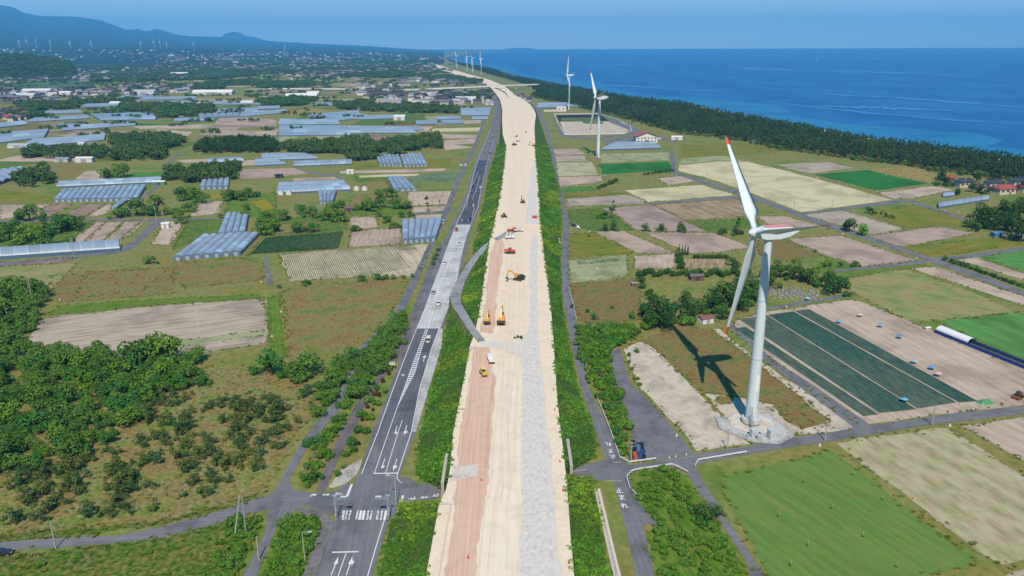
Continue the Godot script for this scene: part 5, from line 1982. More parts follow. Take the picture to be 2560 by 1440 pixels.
# ------------------------------------------------------------------ street furniture
func build_street() -> void:
	for i in range(0, POLES.size(), 3):
		pole(Vector3(POLES[i], 0, POLES[i + 1]), clampf(POLES[i + 2], 6.0, 16.0), "grey concrete utility pole beside a lane", i > 3)
	for s in [[-65.3, -157.3, 3.0, -0.6], [-63.1, -159.1, 0.6, 1.2]]:
		pole(Vector3(s[0], 0, s[1]), 10.5, "grey pole leaning against its twin to form an A beside the lane", false, Vector3(-64.0 + 0.2 - s[0] + 0.9, 0, -158.2 - s[1]))
	# traffic signals either side of the crossing
	for s in [[-43.0, -164.9, 1.0, "traffic signal pole on the pavement side of the crossing"], [-30.2, -164.9, -1.0, "traffic signal pole on the creeper slope side of the crossing"]]:
		var o := thing("traffic_signal", Vector3(s[0], 0.1, s[1]), 0.0, s[3], "traffic light", "traffic lights at the crossing")
		var metal := plain("steel", 0.5, 0.5)
		var grey := lin(168, 190, 204)
		var mb := MB.new()
		mb.tube(Vector3.ZERO, Vector3(0, 7.0, 0), 0.13, 0.09, 8, grey)
		part("post", mb.mesh(), metal, o)
		mb = MB.new()
		mb.tube(Vector3(0, 5.6, 0), Vector3(s[2] * 2.4, 5.9, 0), 0.06, 0.05, 6, grey)
		part("arm", mb.mesh(), metal, o)
		mb = MB.new()
		mb.box(Vector3(s[2] * 2.2, 5.95, 0.0), Vector3(1.35, 0.5, 0.35), lin(196, 214, 224))
		var hd := part("signal_head", mb.mesh(), metal, o)
		for k in 3:
			mb = MB.new()
			mb.tube(Vector3(s[2] * 2.2 - 0.42 + k * 0.42, 5.95, 0.17), Vector3(s[2] * 2.2 - 0.42 + k * 0.42, 5.95, 0.24), 0.15, 0.15, 10, [lin(40, 90, 80), lin(110, 96, 40), lin(110, 40, 36)][k])
			part("lens", mb.mesh(), plain("car_glass", 0.1, 0.7), hd)
		mb = MB.new()
		mb.box(Vector3(s[2] * 2.2, 6.3, 0), Vector3(1.5, 0.06, 0.6), lin(214, 228, 236))
		part("visor", mb.mesh(), metal, o)
		mb = MB.new()
		mb.box(Vector3(0, 6.5, -0.1), Vector3(1.1, 0.45, 0.08), lin(150, 200, 226))
		part("name_board", mb.mesh(), metal, o)
		mb = MB.new()
		mb.box(Vector3(0.1, 2.7, 0.15), Vector3(0.35, 0.75, 0.25), lin(170, 190, 204))
		part("pedestrian_signal", mb.mesh(), metal, o)
		mb = MB.new()
		mb.box(Vector3(0, 1.4, 0.15), Vector3(0.3, 0.5, 0.22), lin(210, 206, 190))
		part("control_box", mb.mesh(), metal, o)
	for l in [[-46.5, -148.6, 7.6, 1.0, "street lamp among bright shrubs beside the pavement"], [-29.3, -171.2, 8.2, -1.0, "street lamp standing at the underpass road mouth"]]:
		var o := thing("street_lamp", Vector3(l[0], 0.1, l[1]), 0.0, l[4], "street lamp", "street lamps")
		var mb := MB.new()
		mb.tube(Vector3.ZERO, Vector3(0, l[2], 0), 0.12, 0.07, 8, lin(196, 200, 200))
		part("post", mb.mesh(), plain("steel", 0.5, 0.5), o)
		mb = MB.new()
		mb.tube(Vector3(0, l[2] - 0.1, 0), Vector3(l[3] * 1.5, l[2] + 0.15, 0), 0.05, 0.045, 6, lin(196, 200, 200))
		part("arm", mb.mesh(), plain("steel", 0.5, 0.5), o)
		mb = MB.new()
		mb.box(Vector3(l[3] * 1.7, l[2] + 0.12, 0), Vector3(0.8, 0.16, 0.3), lin(214, 216, 214))
		part("lamp_head", mb.mesh(), plain("steel", 0.5, 0.5), o)
	# guard rails
	var names := ["short white guard rail where the shrubs begin beside the frontage road", "long white guard rail turning the corner by the stack of crates", "white guard rail curving round the shrub covered wedge", "white guard rail along the corner of the lawn green field", "thin white rail beside the frontage road at the rusty grass"]
	var k := 0
	for a in RAILS:
		var o := thing("guard_rail", Vector3.ZERO, 0.0, names[k], "guard rail", "white guard rails")
		for j in range(0, a.size() - 2, 2):
			var p0 := Vector2(a[j], a[j + 1])
			var p1 := Vector2(a[j + 2], a[j + 3])
			var d := p1 - p0
			var mb := MB.new()
			mb.box(Vector3((p0.x + p1.x) * 0.5, 0.72, (p0.y + p1.y) * 0.5), Vector3(d.length() + 0.1, 0.36, 0.14), lin(244, 244, 244), Basis(Vector3.UP, -d.angle()))
			part("rail", mb.mesh(), plain("gelcoat", 0.38, 0.5), o)
			for e in int(d.length() / 3.0) + 1:
				var q := p0 + d.normalized() * minf(e * 3.0 + 0.3, d.length())
				mb = MB.new()
				mb.tube(Vector3(q.x, 0, q.y), Vector3(q.x, 0.7, q.y), 0.07, 0.07, 6, lin(226, 226, 226))
				part("post", mb.mesh(), plain("gelcoat", 0.38, 0.5), o)
		k += 1
	# kerbs on the earth bed
	k = 0
	for a in KERBS:
		var o := thing("concrete_kerb", Vector3.ZERO, 0.0, ["pale kerb line on pink earth above the culvert", "pale kerb line on pink earth below the culvert", "pale kerb line beside the roller on pink earth", "pale kerb line beside the two yellow excavators"][k], "kerb", "kerbs of the earth bed")
		wall_line(o, a, 0.28, 0.3, lin(226, 206, 190), "kerb_stone", BANK_Y)
		k += 1
	# drains beside the bank
	k = 0
	for a in CHANNELS:
		var o := thing("drain_channel", Vector3.ZERO, 0.0, ["pale concrete drain between creeper slope and frontage road", "narrow concrete drain in the grass far along the frontage road", "narrow concrete drain in the grass beside the highway"][k], "drain", "concrete drains")
		for off in [-0.55, 0.55]:
			var l := []
			for j in range(0, a.size(), 2):
				l.append(a[j] + off)
				l.append(a[j + 1])
			wall_line(o, l, 0.3, 0.28 if off < 0.0 else 0.6, lin(222, 208, 196), "channel_wall")
		structure("drain_floor", sheet(strip_poly(a, 1.2), 0.09), kind_mat("sidewalk_pale"))
		k += 1
	# culvert portals
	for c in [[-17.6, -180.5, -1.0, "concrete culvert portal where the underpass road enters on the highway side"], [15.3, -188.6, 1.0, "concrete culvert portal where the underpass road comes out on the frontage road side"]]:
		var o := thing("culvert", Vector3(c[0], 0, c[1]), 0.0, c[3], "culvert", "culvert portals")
		var mb := MB.new()
		for s in [-1.0, 1.0]:
			mb.box(Vector3(c[2] * 0.1, 2.55, s * 5.0), Vector3(0.8, 5.1, 4.6), lin(186, 182, 176))
		mb.box(Vector3(c[2] * 0.1, 4.65, 0), Vector3(0.8, 0.9, 5.4), lin(190, 186, 180))
		part("portal_wall", mb.mesh(), plain("concrete", 0.9), o)
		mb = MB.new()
		mb.box(Vector3(c[2] * -0.35, 2.1, 0), Vector3(0.1, 4.2, 5.4), lin(40, 40, 42))  # solid near-black sheet: the shade inside the culvert is put into its colour
		part("dark_opening", mb.mesh(), plain("concrete", 0.9), o)
		mb = MB.new()
		mb.box(Vector3(c[2] * 0.1, 5.25, 0), Vector3(0.3 if c[2] < 0.0 else 0.12, 0.4, 14.0), lin(214, 204, 190))
		part("parapet", mb.mesh(), plain("concrete", 0.9), o)
	# hand rail by the culvert road
	var hr := thing("hand_rail", Vector3.ZERO, 0.0, "thin grey hand rail along the underpass road", "hand rail")
	for j in 8:
		var q := Vector2(-28.0, -171.0).lerp(Vector2(-19.5, -173.8), j / 7.0)
		var mb := MB.new()
		mb.tube(Vector3(q.x, 0, q.y), Vector3(q.x, 0.95, q.y), 0.04, 0.04, 5, lin(180, 180, 184))
		part("post", mb.mesh(), plain("steel", 0.5, 0.5), hr)
	var hb := MB.new()
	hb.tube(Vector3(-28.0, 0.95, -171.0), Vector3(-19.5, 0.95, -173.8), 0.035, 0.035, 5, lin(190, 190, 194))
	part("bar", hb.mesh(), plain("steel", 0.5, 0.5), hr)
	# notice board beside the footpath
	var sg := thing("notice_board", Vector3(-42.7, 0, -256.8), 0.15, "yellow and blue notice board on two posts beside the footpath", "sign")
	for s in [-0.7, 0.7]:
		var mb := MB.new()
		mb.tube(Vector3(s, 0, 0), Vector3(s, 2.2, 0), 0.07, 0.07, 6, lin(196, 190, 160))
		part("post", mb.mesh(), plain("steel", 0.5, 0.5), sg)
	var b := MB.new()
	b.box(Vector3(0, 2.6, 0.06), Vector3(2.1, 1.5, 0.1), lin(232, 226, 140))
	part("board", b.mesh(), plain("gelcoat", 0.38, 0.5), sg)
	b = MB.new()
	b.box(Vector3(0, 3.15, 0.12), Vector3(2.1, 0.45, 0.03), lin(140, 190, 214))
	b.box(Vector3(-0.35, 2.5, 0.12), Vector3(0.9, 0.5, 0.03), lin(232, 214, 190))
	b.box(Vector3(0.5, 2.45, 0.125), Vector3(0.5, 0.3, 0.03), lin(160, 190, 110))
	part("print", b.mesh(), plain("gelcoat", 0.38, 0.5), sg)
	# road signs
	for s in [[-37.5, -247.0, "small white sign post among the clipped bushes"], [-24.5, -221.0, "dark diamond marker post on the gravel shoulder"]]:
		var o := thing("sign_post", Vector3(s[0], 0, s[1]), 0.0, s[2], "sign", "small sign posts")
		var mb := MB.new()
		mb.tube(Vector3.ZERO, Vector3(0, 2.6, 0), 0.05, 0.05, 6, lin(200, 200, 200))
		part("post", mb.mesh(), plain("steel", 0.5, 0.5), o)
		mb = MB.new()
		if s[0] < -30.0:
			mb.box(Vector3(0, 2.4, 0.06), Vector3(1.1, 0.4, 0.06), lin(236, 236, 236))
		else:
			mb.box(Vector3(0, 2.5, 0.06), Vector3(0.8, 0.8, 0.06), lin(70, 74, 82), Basis(Vector3.BACK, PI / 4))
		part("plate", mb.mesh(), plain("gelcoat", 0.38, 0.5), o)
	for s in [[34.0, -193.2], [1.0, 1.0]]:
		pass

# ------------------------------------------------------------------ small things
func build_small() -> void:
	# turbine pad, fence and transformer cabinets
	var oct := PackedVector2Array()
	for i in 8:
		oct.append(Vector2(72.7, -214.6) + Vector2(cos(TAU * i / 8 + 0.39), sin(TAU * i / 8 + 0.39)) * 7.0)
	structure("turbine_pad", sheet(oct, 0.32), kind_mat("concrete_pale"), "octagonal concrete pad under the large turbine")
	structure("turbine_yard", sheet(poly2([63, -219, 80, -221, 83, -206, 77, -201.5, 69.5, -202.5, 62, -211]), 0.2), kind_mat("gravel_shoulder"), "gravel yard round the large turbine")
	var fence := [62.5, -218.5, 62.0, -211, 69.5, -202.8, 77, -201.8, 83, -206, 80, -220.5]
	var fo := thing("wire_fence", Vector3.ZERO, 0.0, "low wire fence round the large turbine's yard", "fence")
	for j in range(0, fence.size() - 2, 2):
		var p0 := Vector2(fence[j], fence[j + 1])
		var p1 := Vector2(fence[j + 2], fence[j + 3])
		var n := int((p1 - p0).length() / 2.0)
		for e in n:
			var q := p0.lerp(p1, float(e) / n)
			var mb := MB.new()
			mb.tube(Vector3(q.x, 0, q.y), Vector3(q.x, 1.5, q.y), 0.04, 0.04, 5, lin(170, 174, 176))
			part("post", mb.mesh(), plain("steel", 0.5, 0.5), fo)
		for h in [0.3, 0.75, 1.2, 1.48]:
			var mb := MB.new()
			mb.tube(Vector3(p0.x, h, p0.y), Vector3(p1.x, h, p1.y), 0.018, 0.018, 4, lin(150, 154, 156))
			part("wire", mb.mesh(), plain("steel", 0.5, 0.5), fo)
	for c in [[70.8, -206.0, 1.9, 2.4, 1.6], [73.2, -205.4, 1.6, 1.8, 1.3], [75.8, -205.0, 2.2, 2.8, 2.0], [71.8, -203.9, 1.2, 1.5, 1.0]]:
		var o := thing("transformer_cabinet", Vector3(c[0], 0.2, c[1]), 0.25, "pale grey switch cabinet below the large turbine", "cabinet", "cabinets below the turbine")
		var mb := MB.new()
		mb.box(Vector3(0, c[3] * 0.5, 0), Vector3(c[2], c[3], c[4]), lin(222, 228, 232))
		part("case", mb.mesh(), plain("gelcoat", 0.38, 0.5), o)
		mb = MB.new()
		mb.box(Vector3(0, c[3] + 0.05, 0), Vector3(c[2] + 0.2, 0.1, c[4] + 0.2), lin(200, 206, 210))
		part("lid", mb.mesh(), plain("gelcoat", 0.38, 0.5), o)
		for e in 4:
			mb = MB.new()
			mb.box(Vector3(-c[2] * 0.36 + e * c[2] * 0.24, c[3] * 0.5, c[4] * 0.5 + 0.05), Vector3(0.08, c[3] * 0.7, 0.1), lin(150, 158, 164))
			part("fin", mb.mesh(), plain("steel", 0.5, 0.5), o)
	# field crates on the parking lot
	var blue := lin(52, 110, 190)
	var navy := lin(40, 48, 72)
	var cols := [[navy, lin(80, 84, 100), navy], [navy, lin(120, 140, 170), navy], [lin(150, 160, 176), lin(84, 140, 190), navy], [navy, lin(70, 130, 186), lin(44, 60, 110)], [lin(206, 112, 70), navy, lin(52, 84, 140)], [lin(196, 104, 70), lin(52, 90, 150), navy]]
	var cn := {"0": "navy", "1": "grey", "2": "blue", "3": "orange"}
	for r in 6:
		for c in 3:
			var lay := 2 if (r + c) % 3 else 3
			for y in lay:
				var col: Color = cols[r][c]
				var nm := "navy"
				if col.r > 0.3 and col.b < 0.2: nm = "orange"
				elif col.b > 0.2 and col.b > col.r * 1.6: nm = "blue"
				elif col.r > 0.05: nm = "grey"
				var o := thing("field_crate", Vector3(34.4 + c * 1.12 - r * 0.06, 0.06 + y * 0.8, -199.5 + r * 1.35), 0.06, nm + " plastic field crate in the stack on the parking lot", "crate", "crates stacked on the parking lot")
				var mb := MB.new()
				mb.box(Vector3(0, 0.04, 0), Vector3(1.02, 0.06, 1.22), col)
				for s in [-1.0, 1.0]:
					mb.box(Vector3(s * 0.49, 0.4, 0), Vector3(0.05, 0.72, 1.22), col)
					mb.box(Vector3(0, 0.4, s * 0.59), Vector3(0.93, 0.72, 0.05), col)
				part("shell", mb.mesh(), plain("crate_plastic", 0.5, 0.5), o)
				mb = MB.new()
				for s in [-1.0, 1.0]:
					mb.box(Vector3(0, 0.75, s * 0.63), Vector3(1.06, 0.08, 0.06), Color(col.r * 1.25, col.g * 1.25, col.b * 1.25))
					mb.box(Vector3(s * 0.53, 0.75, 0), Vector3(0.06, 0.08, 1.2), Color(col.r * 1.25, col.g * 1.25, col.b * 1.25))
				part("rim", mb.mesh(), plain("crate_plastic", 0.5, 0.5), o)
	# gravestones in the grove
	var gr := RandomNumberGenerator.new()
	gr.seed = 12
	var gp := house_grave(gr)
	for i in 9:
		for j in 6:
			if gr.randf() < 0.15:
				continue
			var at := Vector3(119.0 + i * 2.6 + gr.randf() * 0.6, 0, -338.0 - j * 2.4 - i * -0.15 + gr.randf() * 0.5)
			var s := gr.randf_range(0.85, 1.35)
			copy_of(gp, "gravestone", at, gr.randf_range(-0.1, 0.1), Vector3(s, s * gr.randf_range(0.8, 1.2), s), "grey upright gravestone in the graveyard", "gravestone", "gravestones")
	gp.free()
	# long half-covered tunnel frame with blue curtain
	var bt := thing("crop_shelter", Vector3(171.0, 0, -292.8), atan2(38.0, 13.0) * -1.0, "long half covered tunnel frame with white roof and blue side curtain", "shelter")
	var L := 62.0
	for part_i in 2:
		var x0 := 0.0 if part_i == 0 else 15.0
		var x1 := 15.0 if part_i == 0 else L
		if part_i == 0:
			var mb := MB.new()
			for s in 8:
				var a0 := PI * s / 8.0
				var a1 := PI * (s + 1) / 8.0
				mb.quad(Vector3(x0, 1.5 + sin(a0) * 1.5, cos(a0) * 2.1), Vector3(x1, 1.5 + sin(a0) * 1.5, cos(a0) * 2.1), Vector3(x1, 1.5 + sin(a1) * 1.5, cos(a1) * 2.1), Vector3(x0, 1.5 + sin(a1) * 1.5, cos(a1) * 2.1), lin(240, 242, 246))
			part("roof_film", mb.mesh(), plain("film", 0.45, 0.4), bt)
		else:
			for h in int((x1 - x0) / 1.2):
				var mb := MB.new()
				for s in 6:
					var a0 := PI * s / 6.0
					var a1 := PI * (s + 1) / 6.0
					mb.tube(Vector3(x0 + h * 1.2, 1.5 + sin(a0) * 1.4, cos(a0) * 2.0), Vector3(x0 + h * 1.2, 1.5 + sin(a1) * 1.4, cos(a1) * 2.0), 0.05, 0.05, 4, lin(70, 76, 84), false)
				part("hoop", mb.mesh(), plain("steel", 0.5, 0.5), bt)
		for s in [-1.0, 1.0]:
			var mb := MB.new()
			var nseg := int((x1 - x0) / 1.5)
			for e in nseg:
				var u0 := lerpf(x0, x1, float(e) / nseg)
				var u1 := lerpf(x0, x1, float(e + 1) / nseg)
				var z0: float = s * 2.1 + sin(u0 * 1.9) * 0.1
				var z1: float = s * 2.1 + sin(u1 * 1.9) * 0.1
				mb.quad(Vector3(u0, 0.05, z0), Vector3(u1, 0.05, z1), Vector3(u1, 1.5, z1), Vector3(u0, 1.5, z0), lin(44, 74, 160))
			part("side_curtain", mb.mesh(), plain("film", 0.45, 0.4), bt)
	shed(Vector3(168.0, 0, -296.5), 0.3, 2.0, 1.2, 0.9, lin(240, 240, 240), lin(236, 236, 236), "small white tank beside the blue curtained shelter")
	# parasols left on the broad pale field
	for p in [[151.8, -285.9, lin(72, 140, 206), "bright blue"], [147.2, -311.5, lin(220, 190, 196), "faded pink"], [150.1, -298.7, lin(120, 160, 206), "faded blue"], [145.0, -260.6, lin(150, 190, 220), "washed out pale blue"], [147.6, -249.2, lin(230, 180, 196), "rose pink"], [135.1, -303.6, lin(110, 170, 214), "sky blue"], [126.0, -228.7, lin(96, 186, 216), "turquoise"], [148.5, -255.0, lin(86, 160, 214), "clear blue"], [133.0, -334.0, lin(140, 190, 220), "light blue"]]:
		var o := thing("parasol", Vector3(p[0], 0, p[1]), 0.0, p[3] + " field parasol standing on the broad pale field", "parasol", "field parasols")
		var mb := MB.new()
		for i in 8:
			var a0 := TAU * i / 8
			var a1 := TAU * (i + 1) / 8
			mb.tri(Vector3(0, 1.9, 0), Vector3(cos(a0) * 1.25, 1.4, sin(a0) * 1.25), Vector3(cos(a1) * 1.25, 1.4, sin(a1) * 1.25), p[2])
		part("canopy", mb.mesh(), plain("crop", 0.8), o)
		mb = MB.new()
		mb.tube(Vector3.ZERO, Vector3(0, 1.9, 0), 0.03, 0.03, 5, lin(180, 180, 180))
		part("shaft", mb.mesh(), plain("steel", 0.5, 0.5), o)
	# green tarpaulin heap by the road
	var tp := thing("tarpaulin_heap", Vector3(152.0, 0, -228.5), 0.3, "green tarpaulin covered heap beside the cross road", "heap")
	var tm := MB.new()
	var hs := []
	for i in 7:
		var row := []
		for j in 5:
			var u := i / 6.0 * 2.0 - 1.0
			var v := j / 4.0 * 2.0 - 1.0
			row.append(Vector3(u * 2.6, maxf(0.0, 1.25 * (1.0 - u * u * u * u) * (1.0 - v * v) + sin(i * 2.1 + j * 3.3) * 0.1), v * 1.6))
		hs.append(row)
	for i in 6:
		for j in 4:
			tm.quad(hs[i][j], hs[i + 1][j], hs[i + 1][j + 1], hs[i][j + 1], lin(84, 150, 96))
	part("cover", tm.mesh(), plain("film", 0.45, 0.4), tp)
	# white water hydrant boxes of the field irrigation, beside lanes
	for p in HYDRANTS_PX:
		var o := thing("valve_box", Vector3(p[0], 0, p[1]), rng.randf(), "little white irrigation valve box at a field edge", "box", "irrigation valve boxes")
		var mb := MB.new()
		mb.tube(Vector3.ZERO, Vector3(0, 0.6, 0), 0.5, 0.45, 8, lin(226, 226, 222))
		part("case", mb.mesh(), plain("gelcoat", 0.38, 0.5), o)
		mb = MB.new()
		mb.tube(Vector3(0, 0.6, 0), Vector3(0, 0.75, 0), 0.48, 0.2, 8, lin(232, 232, 228))
		part("lid", mb.mesh(), plain("gelcoat", 0.38, 0.5), o)
	# cones and heaps on the earth bed
	for p in CONES:
		var o := thing("traffic_cone", Vector3(p[0], BANK_Y + 0.02 if p[2] > 0 else 0.08, p[1]), 0.0, "red traffic cone on the earth bed" if p[2] > 0 else "pale marker cone along the cross road", "cone", "cones on the bed" if p[2] > 0 else "markers at the parking lot mouth")
		var col := lin(224, 80, 60) if p[2] > 0 else lin(230, 226, 220)
		var mb := MB.new()
		mb.tube(Vector3(0, 0.05, 0), Vector3(0, 0.8, 0), 0.2, 0.04, 8, col)
		part("body", mb.mesh(), plain("crop", 0.8), o)
		mb = MB.new()
		mb.box(Vector3(0, 0.03, 0), Vector3(0.5, 0.06, 0.5), col)
		part("base", mb.mesh(), plain("crop", 0.8), o)
	# weeds standing on the bed
	var w := [[2.3, -275.2, 1.6], [0.9, -274.5, 1.3], [3.6, -274.6, 2.0]]
	for q in w:
		copy_of(tree_proto("bush", 1, Color(0.7, 0.75, 0.7)), "weed_bush", Vector3(q[0], BANK_Y, q[1]), q[0], Vector3(q[2], q[2] * 1.4, q[2]), "dark weed bush growing on the earth bed", "shrub", "weed bushes on the bed")
	# goal-post like irrigation pipes on the lawn green field
	for p in SPRINKLERS:
		var o := thing("sprinkler", Vector3(p[0], 0, p[1]), 0.0, "thin white sprinkler standpipe in the lawn green field", "sprinkler", "sprinklers of the lawn green field")
		var mb := MB.new()
		mb.tube(Vector3.ZERO, Vector3(0, 1.3, 0), 0.035, 0.03, 6, lin(214, 216, 212))
		part("pipe", mb.mesh(), plain("steel", 0.5, 0.5), o)
		mb = MB.new()
		mb.tube(Vector3(-0.12, 1.3, 0), Vector3(0.16, 1.4, 0), 0.05, 0.03, 6, lin(120, 120, 110))
		part("nozzle", mb.mesh(), plain("steel", 0.5, 0.5), o)
		copy_of(tree_proto("bush", 0, Color(0.8, 0.8, 0.8)), "weed_clump", Vector3(p[0] - 0.3, 0, p[1] + 0.3), p[0], Vector3(0.9, 0.7, 0.9), "small weed clump round a sprinkler", "weeds", "weed clumps on the lawn green field")
	# boat
	var bo := thing("fishing_boat", Vector3(2463, -1.5, -6553), 0.4, "tiny white boat out on the sea", "boat")
	var bm := MB.new()
	bm.slab([Vector2(-9, 0), Vector2(8, 0), Vector2(11, 2.6), Vector2(-9, 2.2)], 5.0, lin(240, 240, 240))
	part("hull", bm.mesh(), plain("gelcoat", 0.38, 0.5), bo)
	bm = MB.new()
	bm.box(Vector3(-3, 4.2, 0), Vector3(5, 4, 3.4), lin(236, 236, 236))
	part("wheelhouse", bm.mesh(), plain("gelcoat", 0.38, 0.5), bo)

func house_grave(_r: RandomNumberGenerator) -> Node3D:
	var o := Node3D.new()
	o.name = "gravestone_source"
	var mb := MB.new()
	mb.box(Vector3(0, 0.18, 0), Vector3(1.2, 0.36, 1.2), lin(168, 166, 162))
	part("base", mb.mesh(), plain("concrete", 0.9), o)
	mb = MB.new()
	mb.box(Vector3(0, 0.98, 0), Vector3(0.5, 1.25, 0.45), lin(150, 150, 152), Basis.IDENTITY, 0.92)
	part("stone", mb.mesh(), plain("concrete", 0.9), o)
	return o

